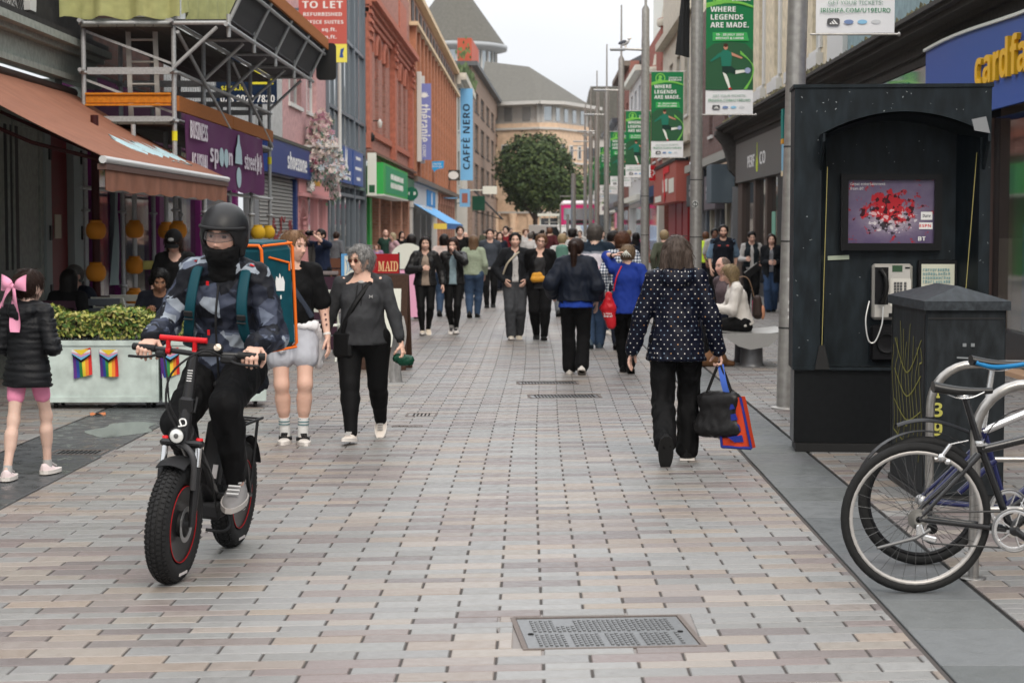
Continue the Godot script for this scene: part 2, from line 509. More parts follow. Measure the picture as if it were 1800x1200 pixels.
func window(t: Node,s: float,x: float,d0: float,d1: float,y0: float,y1: float,fm: Material,gm: Material,nv:=1,nh:=1,fw:=.07,rec:=.12,sill:=true)->void:
	var q:=MB.new()
	var xa:=x+s*rec;var xb:=x+s*(rec+.07)
	q.span(V3(xa,y0,-d0),V3(xb,y1,-d0-fw));q.span(V3(xa,y0,-d1+fw),V3(xb,y1,-d1))
	q.span(V3(xa,y0,-d0-fw),V3(xb,y0+fw,-d1+fw));q.span(V3(xa,y1-fw,-d0-fw),V3(xb,y1,-d1+fw))
	for i in range(1,nv):
		var d:=lerpf(d0,d1,float(i)/nv);q.span(V3(xa+s*.01,y0+fw,-d+fw*.4),V3(xb,y1-fw,-d-fw*.4))
	for i in range(1,nh):
		var y:=lerpf(y0,y1,float(i)/nh);q.span(V3(xa+s*.012,y-fw*.4,-d0-fw),V3(xb-s*.002,y+fw*.4,-d1+fw))
	if sill: q.span(V3(x-s*.06,y0-.10,-d0+.05),V3(x+s*rec,y0-.004,-d1-.05))
	var w:=part(t,"window",q,fm)
	var g:=MB.new();g.span(V3(x+s*(rec+.03),y0+fw*.5,-d0-fw*.5),V3(x+s*(rec+.045),y1-fw*.5,-d1+fw*.5))
	part(w,"pane",g,gm)
# several mouldings stacked into one cornice: rows of [y0, y1, projection]
func cornice(t: Node,s: float,x: float,d0: float,d1: float,rows: Array,m: Material,called:="cornice")->void:
	var q:=MB.new()
	for r in rows: q.span(V3(x-s*r[2],r[0],-d0),V3(x+s*.05,r[1],-d1))
	part(t,called,q,m)
func dl(px: float,x:=XL)->float: return x*F/(px-945.0)      # depth at which the plane x=const shows at column px
# ---------------------------------------------------------------- left side of the street
func brick_tex(key: String,base: Color,mortar: Color)->StandardMaterial3D:
	if mats.has(key): return mats[key]
	var im:=Image.create(256,256,false,Image.FORMAT_RGB8)
	var r:=RandomNumberGenerator.new();r.seed=11
	im.fill(mortar.linear_to_srgb())
	for j in 16:
		for i in 9:
			var c:=base*r.randf_range(.78,1.18)
			im.fill_rect(Rect2i(i*32-(16 if j%2 else 0),j*16,30,14),Color(c.r,c.g,c.b).linear_to_srgb())
	var m:=mat(key,Color(1,1,1),.85)
	m.albedo_texture=ImageTexture.create_from_image(im);m.uv1_triplanar=true;m.uv1_world_triplanar=true;m.uv1_scale=Vector3.ONE*.55
	return m
func glass(key:="dark_glass")->StandardMaterial3D:
	return mat(key,{"dark_glass": Color(.018,.022,.025),"blue_glass": Color(.42,.46,.48),"shop_glass": Color(.03,.035,.036)}[key],.05,.55 if key=="blue_glass" else .0,{"spec": .7,"alpha": .3} if key=="shop_glass" else {"spec": .7})
# the shop behind a front: floor, back wall, ends and ceiling, 3.5 m deep, with shelves of goods
func room(t: Node,s: float,x: float,d0: float,d1: float,h: float)->void:
	var q:=MB.new();var D:=3.5
	q.span(V3(x+s*D,0,-d0),V3(x+s*(D+.1),h,-d1));q.span(V3(x+s*.45,h-.06,-d0),V3(x+s*D,h-.02,-d1))
	for d in [d0+.02,d1-.06]: q.span(V3(x+s*.45,0,-d),V3(x+s*D,h-.06,-d-.04))
	var r:=part(t,"room",q,paint("room_plaster",150,138,126,.9))
	q=MB.new();q.span(V3(x+s*.2,.0,-d0-.1),V3(x+s*D,.02,-d1+.1));part(r,"floor",q,paint("shop_floor",112,96,82,.6))
	var d:=d0+.8
	while d<d1-1.2:
		q=MB.new();q.span(V3(x+s*1.6,.02,-d),V3(x+s*2.1,rng.randf_range(.9,1.9),-d-rng.randf_range(.6,1.1)))
		part(r,"display",q,mat("goods_%d"%(rng.randi()%5),[Color(.45,.16,.12),Color(.16,.25,.4),Color(.5,.45,.35),Color(.25,.35,.2),Color(.35,.32,.34)][rng.randi()%5],.7));d+=rng.randf_range(1.6,2.6)

func left_side()->void:
	var gg:=paint("grey_green_paint",160,166,158,.55,{"tex": "stain","scale": .8})
	var dark:=mat("sooty_render",Color(.045,.043,.042),.9,0,{"tex": "stain","scale": .5})
	var wht:=paint("white_paint",205,205,202,.5)
	# restaurant with the awning
	var t:=thing("restaurant_building","sooty restaurant front with grey-green fascia, red door and terracotta awning","building",Vector3.ZERO)
	block(t,"upper_wall",-1,XL+.0,9.0,24.5,4.36,9.0,.5,dark)
	cornice(t,-1,XL,9.0,24.45,[[3.53,3.60,.16],[3.60,3.86,.10],[3.86,3.93,.20],[3.93,4.02,.30]],gg,"fascia")
	cornice(t,-1,XL,9.0,24.45,[[4.021,4.10,.26],[4.10,4.36,.05]],dark,"ledge")
	room(t,-1,XL,9.0,24.5,3.53)
	block(t,"stall_panel",-1,XL,9.0,dl(75),.0,3.30,.2,gg)
	var pf:=MB.new()
	for q in [[19.6,20.6],[20.75,21.9]]:
		for yy in [[.25,1.0],[1.15,2.9]]:
			pf.span(V3(XL+.025,yy[0],-q[0]),V3(XL,yy[0]+.05,-q[1]));pf.span(V3(XL+.025,yy[1]-.05,-q[0]),V3(XL,yy[1],-q[1]))
			for e in [q[0],q[1]-.05]: pf.span(V3(XL+.024,yy[0]+.05,-e),V3(XL,yy[1]-.05,-e-.05))
	part(t,"panel_moulding",pf,gg)
	var dp:=block(t,"dark_panel",-1,XL+.006,20.45,21.0,1.2,2.85,.01,mat("panel_dark",Color(.03,.033,.033),.5))
	block(t,"lintel",-1,XL+.04,9.0,24.4,3.12,3.30,.4,gg)
	for q in [[dl(75),dl(85)],[dl(125),dl(141)]]:
		var pp:=block(t,"door_post",-1,XL+.03,q[0],q[1],.0,3.115,.18,paint("pale_post",150,160,158))
		for y in [.9,1.62,2.6]:
			var hb:=MB.new();hb.span(V3(XL+.033,y-.09,-(q[1]-.13)),V3(XL+.05,y+.09,-(q[1]-.04)));part(pp,"hinge",hb,mat("hinge_black",Color(.01,.01,.01),.4))
	var dr:=block(t,"door",-1,XL-.06,dl(85)+.004,dl(125)-.004,.0,3.10,.06,paint("red_door",110,20,24,.4))
	block(dr,"letter_plate",-1,XL-.045,22.75,23.05,1.55,1.85,.012,paint("plate_cream",190,180,160))
	block(t,"window",-1,XL-.1,dl(141)+.004,24.38,.5,3.1,.03,glass())
	block(t,"poster",-1,XL-.06,24.0,24.3,2.2,2.75,.012,paint("poster_pink",190,110,120))
	for i in 2: block(t,"transom_pier",-1,XL+.02,[22.6,23.9][i],[22.95,24.2][i],3.302,3.528,.3,gg)
	var al:=thing("alarm_box","white alarm box on the sooty restaurant wall","alarm box",V3(XL+.004,4.20,-21.3))
	var ab:=MB.new();ab.prism(poly([-.12,0,.12,0,.14,.10,.14,.42,-.14,.42,-.14,.10]),.12,Transform3D(yaw(90),V3(.12,0,0)));part(al,"housing",ab,wht)
	ab=MB.new();ab.box(V3(.122,.21,0),V3(.008,.10,.16));part(al,"badge",ab,paint("badge_grey",160,165,170))
	var sp:=thing("bird_spikes","row of thin pigeon spikes on the restaurant ledge","bird spikes",V3(XL+.2,4.02,-20.8))
	var sb:=MB.new()
	for i in 36:
		var z:=1.3-i*.029
		sb.tube([V3(0,.08,z),V3(rng.randf_range(-.12,.08),.20+rng.randf()*.06,z+rng.randf_range(-.08,.08))],.0028,4,false)
	part(sp,"wires",sb,mat("spike_steel",Color(.35,.35,.34),.4,.6))
	sb=MB.new();sb.box(V3(0,.081,0),V3(.05,.012,2.6));part(sp,"base_strip",sb,paint("strip_grey",120,120,118))
	awning()
	# purple shop behind the scaffold
	t=thing("shop_building","purple fronted shop behind the scaffold with dark brown brick above","building")
	var bb:=brick_tex("dark_brown_brick",Color(.085,.042,.034),Color(.07,.06,.055))
	block(t,"upper_wall",-1,XL,24.502,29.3,3.75,9.0,.5,bb)
	room(t,-1,XL,24.5,38.6,3.45)
	block(t,"fascia",-1,XL+.05,24.502,38.6,3.0,3.745,.5,paint("fascia_purple",96,40,88,.5))
	var purple:=paint("purple_paint",110,34,98,.45)
	for q in [[24.52,24.75],[26.0,26.25],[28.72,29.4],[32.2,32.5],[36.0,36.3]]: block(t,"pilaster",-1,XL+.03,q[0],q[1],.0,2.995,.25,purple)
	for q in [[24.76,25.99],[26.26,28.71],[29.41,32.19],[32.51,35.99]]:
		block(t,"stall_riser",-1,XL,q[0],q[1],.0,.5,.15,paint("maroon",60,22,50,.45))
		block(t,"window",-1,XL-.06,q[0],q[1],.504,2.99,.03,glass("shop_glass"))
	var cv:=MB.new()
	cv.sheet(4,14,func(u,v): return V3(XL+.16+.05*sin(u*7.0+v*4.0),lerpf(2.9,.9,v),-(24.9+u*(.10+.30*v))),.004)
	part(t,"hanging_sheet",cv,paint("pale_sheet",150,165,165,.6))
	# white ribbed cladding
	t=thing("clad_building","white vertical ribbed cladding front above the scaffold boards","building")
	var clad:=paint("white_cladding",196,198,198,.55,{"tex": "stain","scale": .4})
	block(t,"backing",-1,XL-.05,29.302,43.0,3.75,9.5,.4,clad)
	var rb:=MB.new()
	var d:=29.32
	while d<42.9:
		rb.span(V3(XL,3.75,-d),V3(XL-.049,9.5,-d-.16));d+=.22
	part(t,"ribs",rb,clad)
	for q in [[30.4,31.5,4.6,6.6],[35.6,38.6,4.2,6.8]]:
		var fr:=MB.new();fr.span(V3(XL+.03,q[2],-q[0]),V3(XL+.003,q[3],-q[1]));var w:=part(t,"window",fr,paint("dark_frame",45,50,56,.4))
		block(w,"pane",-1,XL+.045,q[0]+.1,q[1]-.1,q[2]+.1,q[3]-.1,.012,glass("blue_glass"))
	for y in [34.0,38.9]:
		var dn:=MB.new();dn.tube([V3(XL+.09,3.8,-y),V3(XL+.09,9.4,-y)],.05,10);part(t,"downpipe",dn,mat("pipe_black",Color(.02,.02,.02),.5))
	# shoe shop
	t=thing("shoe_shop","blue signed shoe shop with its grey roller shutter down","shop")
	block(t,"wall",-1,XL,38.62,47.2,2.9,3.74,.3,paint("lilac_render",175,170,178))
	block(t,"pier",-1,XL,38.62,39.2,.0,2.896,.25,paint("shop_grey",120,122,126))
	block(t,"edge_strip",-1,XL+.08,44.62,44.95,.0,2.896,.25,paint("edge_blue",46,62,112))
	var sl:=MB.new()
	for i in 34: sl.box(V3(XL-.02,.05+i*.084,-41.9),V3(.05,.066,5.3),Basis(Vector3.BACK,.18))
	part(t,"roller_shutter",sl,paint("shutter_grey",150,150,148,.5,{"tex": "stain","scale": .7}))
	block(t,"shutter_backing",-1,XL-.06,39.2,44.6,.0,2.896,.05,paint("shutter_back",70,70,70))
	var gr:=MB.new()
	for i in 26:
		var z:=-(40.6+rng.randf()*3.6);var y:=1.35+rng.randf()*.6
		gr.tube(spline([V3(XL+.025,y,z),V3(XL+.025,y+rng.randf_range(-.25,.25),z-.15),V3(XL+.025,y+rng.randf_range(-.2,.2),z-.3)],3),.014,4)
	part(t,"graffiti",gr,paint("graffiti_red",130,60,62))
	var sg:=block(t,"sign",-1,XL+.22,39.4,47.0,2.93,3.66,.2,paint("shoe_blue",42,62,120,.4))
	text(sg,"shoezone",.38,Transform3D(yaw(90),V3(XL+.224,3.26,-43.9)),paint("sign_white",226,226,224),3.5)
	var lg:=MB.new();lg.span(V3(XL+.24,3.662,-39.3),V3(XL,3.74,-47.1));part(t,"ledge",lg,mat("mossy_lead",Color(.10,.10,.085),.9,0,{"tex": "stain","scale": 2.0}))
	# pink shop
	t=thing("pink_shop","pink painted shop with arched door under the flower garland","shop")
	var pink:=paint("pink_render",206,164,164,.7,{"tex": "stain","scale": .5})
	var q:=MB.new();wall(q,-1,XL,43.002,51.8,3.75,9.5,.4,[[44.0,46.4,4.75,6.1],[47.4,49.6,4.75,6.1]]);part(t,"upper_wall",q,pink)
	window(t,-1,XL,44.0,46.4,4.75,6.1,wht,glass("blue_glass"),2,1,.09)
	window(t,-1,XL,47.4,49.6,4.75,6.1,wht,glass("blue_glass"),2,1,.09)
	var pk:=paint("pink_trim",196,140,140,.55)
	block(t,"fascia",-1,XL+.10,45.0,51.6,2.60,3.74,.3,pk)
	cornice(t,-1,XL,44.96,51.7,[[2.50,2.596,.22]],pk)
	for p in [[45.0,45.35],[47.0,47.25],[49.2,49.5],[51.2,51.6]]: block(t,"pilaster",-1,XL+.05,p[0],p[1],.0,2.496,.3,pk)
	block(t,"window",-1,XL-.05,47.26,51.2,.5,2.49,.03,glass("shop_glass"));block(t,"stall_riser",-1,XL,47.26,51.2,.0,.497,.2,pk)
	block(t,"door",-1,XL-.12,45.36,46.99,.0,2.49,.03,glass("shop_glass"))
	var ar:=MB.new()
	for i in 14:
		var a:=PI*i/13.0
		ar.box(V3(XL+.02,1.72+.62*sin(a),-(46.18+.72*cos(a))),V3(.08,.20,.20),Basis(Vector3.RIGHT,-a))
	part(t,"door_arch",ar,pk)
	scribble(t,1.7,.2,1,Transform3D(yaw(90),V3(XL+.104,2.9,-48.6)),paint("gilt",190,150,60))
	garland()
	# steel and glass block
	t=thing("glass_building","grey steel and glass office block with blue lettered signs","building")
	var st:=paint("steel_grey",104,112,120,.4)
	block(t,"core",-1,XL-.5,51.8,63.0,.0,13.0,.3,mat("glass_back",Color(.05,.055,.06),.9))
	var fl:=[.0,2.75,3.05,4.25,5.25,7.55,9.9,12.2]
	var col:=[51.85,53.6,55.0,56.4,57.8,59.2,60.9,62.9]
	for i in col.size(): block(t,"mullion",-1,XL+(.08 if i in [0,5,7] else .03),col[i]-(.12 if i in [0,7] else .035),col[i]+(.12 if i in [0,5,7] else .035),.0,13.0,.25,st)
	for i in range(1,fl.size()): block(t,"rail",-1,XL+.05,51.9,62.8,fl[i]-.05,fl[i]+.05,.2,st)
	for i in col.size()-1:
		for j in fl.size()-1:
			if fl[j+1]-fl[j]<.5: continue
			block(t,"pane",-1,XL-.03,col[i]+.06,col[i+1]-.06,fl[j]+.071,fl[j+1]-.071,.03,glass("blue_glass") if j>2 else glass("shop_glass"))
	var bs:=paint("cafe_blue",52,84,150,.4)
	for i in 2:
		var sb2:=block(t,"blue_sign",-1,XL+.14,[54.2,58.0][i],[57.7,61.2][i],3.10,4.20,.04,bs)
		var sx=-[55.9,59.6][i]
		if i==0:
			var sa:=MB.new();sa.prism(poly([-.55,.0,.62,.0,.25,.14,.20,.62,-.05,.20,-.18,.70,-.42,.16]),.006,Transform3D(yaw(90),V3(XL+.147,3.55,sx)));part(sb2,"logo",sa,mats["sign_white"])
			scribble(sb2,2.3,.34,2,Transform3D(yaw(90),V3(XL+.144,3.34,sx)),mats["sign_white"])
		else:
			for k in 3: scribble(sb2,[1.6,2.0,1.2][k],.15,1,Transform3D(yaw(90),V3(XL+.144,3.98-k*.33,sx)),mats["sign_white"])
	t=thing("white_banner","narrow white vertical sign beside the green shop","sign",V3(XL+.35,2.85,-62.2))
	q=MB.new();q.box(V3(0,.72,0),V3(.30,1.44,.08));part(t,"panel",q,paint("off_white",222,224,214))
	q=MB.new();q.box(V3(0,.22,.045),V3(.20,.26,.01));part(t,"green_mark",q,paint("mark_green",40,90,60))
	q=MB.new();q.box(V3(-.22,1.2,0),V3(.15,.04,.04));part(t,"bracket",q,st)
	red_brick()
	pilaster_brick()
	far_left()
	# hanging boards that face along the street
	t=thing("sale_board","dark blue agents board with yellow block and phone number over the scaffold","sign",V3(-5.26,3.93,-33.0))
	q=MB.new();q.box(V3(0,.45,0),V3(1.10,.90,.05));part(t,"board",q,paint("agent_navy",22,38,62,.4))
	q=MB.new();q.box(V3(.30,.52,.029),V3(.38,.34,.008));part(t,"yellow_block",q,paint("agent_yellow",226,214,60))
	text(t,"028 9023 7820",.13,pose(V3(.02,.09,.027)),mats["sign_white"],.98)
	text(t,"sales.ie",.10,pose(V3(-.24,.29,.027)),mats["agent_yellow"],.42)
	q=MB.new();q.box(V3(-.65,.3,0),V3(.22,.05,.05));q.box(V3(-.65,.75,0),V3(.22,.05,.05));part(t,"bracket",q,st)
	t=thing("to_let_board","red and yellow TO LET office suites board high on the left","sign",V3(-5.28,5.77,-45.0))
	q=MB.new();q.box(V3(0,1.02,0),V3(1.18,1.14,.06));part(t,"red_panel",q,paint("let_red",188,92,82,.5))
	q=MB.new();q.box(V3(0,.225,0),V3(1.18,.445,.06));part(t,"yellow_panel",q,paint("let_yellow",232,220,96,.5))
	for r in [["TO LET",.17,1.40,1.0],["REFURBISHED",.085,1.17,.95],["OFFICE SUITES",.085,.98,1.02],["sq.ft.",.085,.80,.36],["sq.ft.",.085,.62,.36]]: text(t,r[0],r[1],pose(V3(.0 if r[3]>.9 else .16,r[2],.033)),mats["sign_white"],r[3])
	for r in [["IN",.12,.30,.20],["00",.10,.13,.18]]: text(t,r[0],r[1],pose(V3(.20,r[2],.033)),bs,r[3])
	q=MB.new();q.prism(poly([-.05,0,.05,0,.03,.1,.07,.24,-.02,.2]),.006,pose(V3(.46,.12,.037)));part(t,"crest",q,bs)
	q=MB.new();for y in [.3,1.3]: q.box(V3(-.66,y,0),V3(.16,.06,.06))
	part(t,"bracket",q,st)
	t=thing("sign_pole","white upright pole beside the flower garland","pole",V3(-5.05,3.7,-46.6))
	q=MB.new();q.tube([V3(0,.0,0),V3(0,2.2,0)],.045,8);q.box(V3(-.45,.1,0),V3(.95,.06,.06));part(t,"shaft",q,wht)
	hang_sign("therapie_banner","violet upright clinic banner with white flower on the brick front",V3(-5.46,5.05,-88.0),.66,3.65,paint("violet",122,128,186,.5),"thérapie",-90.0,.48,1.8,1.75,"flower")
	hang_sign("cafe_banner","pale blue upright banner lettered CAFFÈ NERO",V3(-5.25,5.35,-135.0),.92,6.75,paint("sky_blue",122,182,226,.5),"CAFFÈ NERO",90.0,.50,4.8,3.2,"")
	disc_sign("round_sign","round blue clinic sign beside the violet banner",at(722,275,86.0),.27,paint("disc_blue",70,92,176),"flower")
	disc_sign("round_sign","round dark green shop sign lettered H B",at(723,340,76.0),.28,paint("disc_green",22,92,72),"H   B")
	t=thing("speech_sign","bright blue speech bubble sign with a teal sign behind","sign",at(768,291,100.0))
	q=MB.new();q.prism(poly([-.36,-.18,-.2,-.22,-.16,-.36,-.02,-.2,.36,-.14,.38,.26,-.32,.22]),.06,Transform3D());part(t,"bubble",q,paint("bubble_blue",44,160,222))
	scribble(t,.5,.28,2,pose(V3(0,.02,.004)),mats["sign_white"])
	q=MB.new();q.prism(arc_poly(-.65,.06,.45,.20,16),.05,pose(V3(0,0,-.1)));q.box(V3(-.8,.02,-.14),V3(1.2,.05,.05));part(t,"teal_sign",q,paint("teal_sign",60,182,168))
	t=thing("oval_sign","dark square sign with a white oval under the cafe banner","sign",at(797,308,118.0))
	q=MB.new();q.box(Vector3.ZERO,V3(.85,.68,.08));q.box(V3(-.75,0,0),V3(.8,.06,.06));part(t,"board",q,paint("sign_charcoal",62,62,58))
	q=MB.new();q.prism(arc_poly(0,0,.33,.26,20),.01,pose(V3(0,0,.052)));part(t,"oval",q,mats["sign_white"])

func hang_sign(called: String,label: String,p: Vector3,w: float,h: float,m: Material,s: String,turn: float,th: float,tl: float,ty: float,extra: String)->void:
	var t:=thing(called,label,"sign",p)
	var q:=MB.new();q.box(V3(0,h*.5,0),V3(w,h,.05));part(t,"panel",q,m)
	q=MB.new();for y in [.06,h-.06]: q.box(V3(-w*.5-.12,y,0),V3(.26,.07,.06))
	part(t,"bracket",q,mats["steel_grey"])
	var dk:=paint("letter_navy",28,34,48)
	text(t,s,th,Transform3D(Basis(Vector3.BACK,deg_to_rad(turn)),V3(0,ty,.028)),mats["sign_white"] if extra else dk,tl,700)
	if extra=="flower":
		text(t,"CLINIC",.14,Transform3D(Basis(Vector3.BACK,deg_to_rad(turn)),V3(0,.42,.028)),mats["sign_white"],.6)
		part(t,"flower",petals(.25),mats["sign_white"],pose(V3(0,h-.62,.034)))
func petals(r: float)->MB:
	var q:=MB.new()
	for i in 7:
		var a:=PI*(.05+.9*i/6.0)
		var d:=Vector2(cos(a),sin(a));var e:=Vector2(-d.y,d.x)
		var pp:=PackedVector2Array([Vector2(0,-r*.3),d*r*.5+e*r*.16,d*r,d*r*.5-e*r*.16])
		q.prism(pp,.006,pose(V3(0,0,.0008*i)))
	return q
func disc_sign(called: String,label: String,p: Vector3,r: float,m: Material,s: String)->void:
	var t:=thing(called,label,"sign",p)
	var q:=MB.new();q.prism(arc_poly(0,0,r,r,28),.06,Transform3D());part(t,"disc",q,m)
	q=MB.new();q.box(V3(-r-.3,0,-.03),V3(.62,.04,.04));part(t,"bracket",q,mats["steel_grey"])
	if s=="flower": part(t,"flower",petals(r*.5),mats["sign_white"],pose(V3(0,.02,.008)))
	else: text(t,s,.13,pose(V3(0,0,.003)),mats["sign_white"],r*1.3)

func awning()->void:
	var t:=thing("awning","faded terracotta awning sloping over the cafe seats","awning")
	var cl:=paint("terracotta_canvas",148,100,80,.8,{"tex": "blotch","scale": .5,"bump": "fine","bs": .03})
	var q:=MB.new()
	q.sheet(10,30,func(u,v): return V3(lerpf(-5.98,-4.0,u),lerpf(3.42,2.33,u)-.05*sin(PI*u)-.012*sin(v*40.0)*sin(PI*u),-lerpf(16.7,23.3,v)),-.006)
	part(t,"canvas",q,cl)
	q=MB.new();q.sheet(3,40,func(u,v): return V3(-3.97+.012*sin(v*60.0)*u,2.22-.20*u-.012*sin(v*46.0)*u,-lerpf(16.72,23.28,v)),.005);part(t,"valance",q,cl)
	q=MB.new();q.tube([V3(-3.98,2.30,-16.66),V3(-3.98,2.30,-23.36)],.036,14);part(t,"front_bar",q,mat("bar_alu",Color(.6,.6,.6),.35,.3))
	q=MB.new();q.span(V3(-4.04,2.21,-16.7),V3(-3.955,2.262,-23.3));part(t,"bar_housing",q,paint("bar_brown",96,74,68))
	q=MB.new();q.tube([V3(-5.93,3.40,-16.7),V3(-5.93,3.40,-23.3)],.06,10);part(t,"roller",q,paint("roller_brown",52,38,34))
	for z in [17.4,20.0,22.7]:
		q=MB.new();q.tube([V3(-5.9,2.95,-z),V3(-4.9,2.50,-z-.25),V3(-4.0,2.28,-z)],.022,6);part(t,"arm",q,paint("arm_maroon",60,26,26))
	# the worn pale script on the canvas
	var P:=func(a: float,b: float)->Vector3:
		var u:=clampf(a,0,1)
		return V3(lerpf(-5.98,-4.0,u),lerpf(3.42,2.33,u)-.05*sin(PI*u)+.006,-b)
	q=MB.new()
	for i in 30:
		var v0:=19.8+i*.085+rng.randf()*.05
		var u0:=.70+rng.randf()*.08
		q.tube(spline([P.call(u0+.04,v0),P.call(u0-.06-rng.randf()*.06,v0+.06),P.call(u0+.06,v0+.16),P.call(u0,v0+.24)],3),.013,4,true,.25)
	for i in 12:
		var v0:=21.2+i*.10
		q.tube([P.call(.87,v0),P.call(.85+rng.randf()*.05,v0+.08)],.016,4,true,.25)
	part(t,"script_lettering",q,paint("pale_script",178,204,210,.8))

func garland()->void:
	var t:=thing("flower_garland","big artificial flower garland in pink, cream and blue on the shop front","flowers",V3(-5.62,3.45,-47.0))
	t.scale=V3(.78,.72,.78)
	var cols:=[c255(232,214,206),c255(226,196,200),c255(240,230,220),c255(212,150,176),c255(196,214,226),c255(238,222,200),c255(150,60,90),c255(240,236,232)]
	var b:=MB.new();var l:=MB.new()
	var clumps:=[[V3(.05,1.05,0),V3(.42,.75,.5),230,[0,2,3,3,5]],[V3(.15,.35,.0),V3(.62,.55,.8),360,[0,1,2,4,5,7]],[V3(.35,-.3,.1),V3(.50,.6,.7),240,[1,0,7,4]],[V3(-.35,-.05,.5),V3(.42,.45,.6),160,[1,0,2,6]],[V3(.45,-.9,-.2),V3(.22,.5,.3),60,[1,7]],[V3(-.3,-.75,.4),V3(.2,.4,.3),40,[4,7]]]
	for k in clumps:
		for i in k[2]*2:
			var d:=V3(rng.randfn(),rng.randfn(),rng.randfn()).normalized()*pow(rng.randf(),.35)
			var p: Vector3=k[0]+d*k[1]
			b.col=cols[k[3][rng.randi()%k[3].size()]]*rng.randf_range(.75,1.05)
			var r:=rng.randf_range(.05,.095)
			var up:=V3(rng.randfn()*.5+.5,rng.randfn()*.5,rng.randfn()*.5+.6).normalized()
			var x:=up.cross(Vector3.UP).normalized();var y:=up.cross(x)
			for j in 5:
				var a:=TAU*j/5.0
				var c:=(x*cos(a)+y*sin(a))*r
				b.face([p,p+c+(x*cos(a+1.2)+y*sin(a+1.2))*r*.4+up*r*.3,p+c*1.15+up*r*.35,p+c+(x*cos(a-1.2)+y*sin(a-1.2))*r*.4+up*r*.3],up)
			if i%2==0:
				l.col=Color(.06,.12,.06).lerp(Color(.16,.24,.20),rng.randf())
				var q:=p+V3(rng.randfn(),rng.randfn()-.4,rng.randfn())*.07-V3(0,0,.05)
				l.face([q,q+x*.04+y*.07,q+y*.17,q-x*.04+y*.07],up)
	part(t,"blossoms",b,mat("petal",Color(1,1,1),.8,0,{"vc": true}))
	part(t,"leaves",l,mat("garland_leaf",Color(1,1,1),.7,0,{"vc": true}))
	var f:=MB.new();f.tube(spline([V3(-.5,-.6,.4),V3(-.35,.2,.2),V3(.1,.9,0),V3(.35,-.3,0),V3(.45,-1.1,-.2)],5),.05,6);f.box(V3(-.3,.2,0),V3(.6,.06,.06));part(t,"wire_frame",f,mat("frame_green",Color(.04,.06,.04),.8))

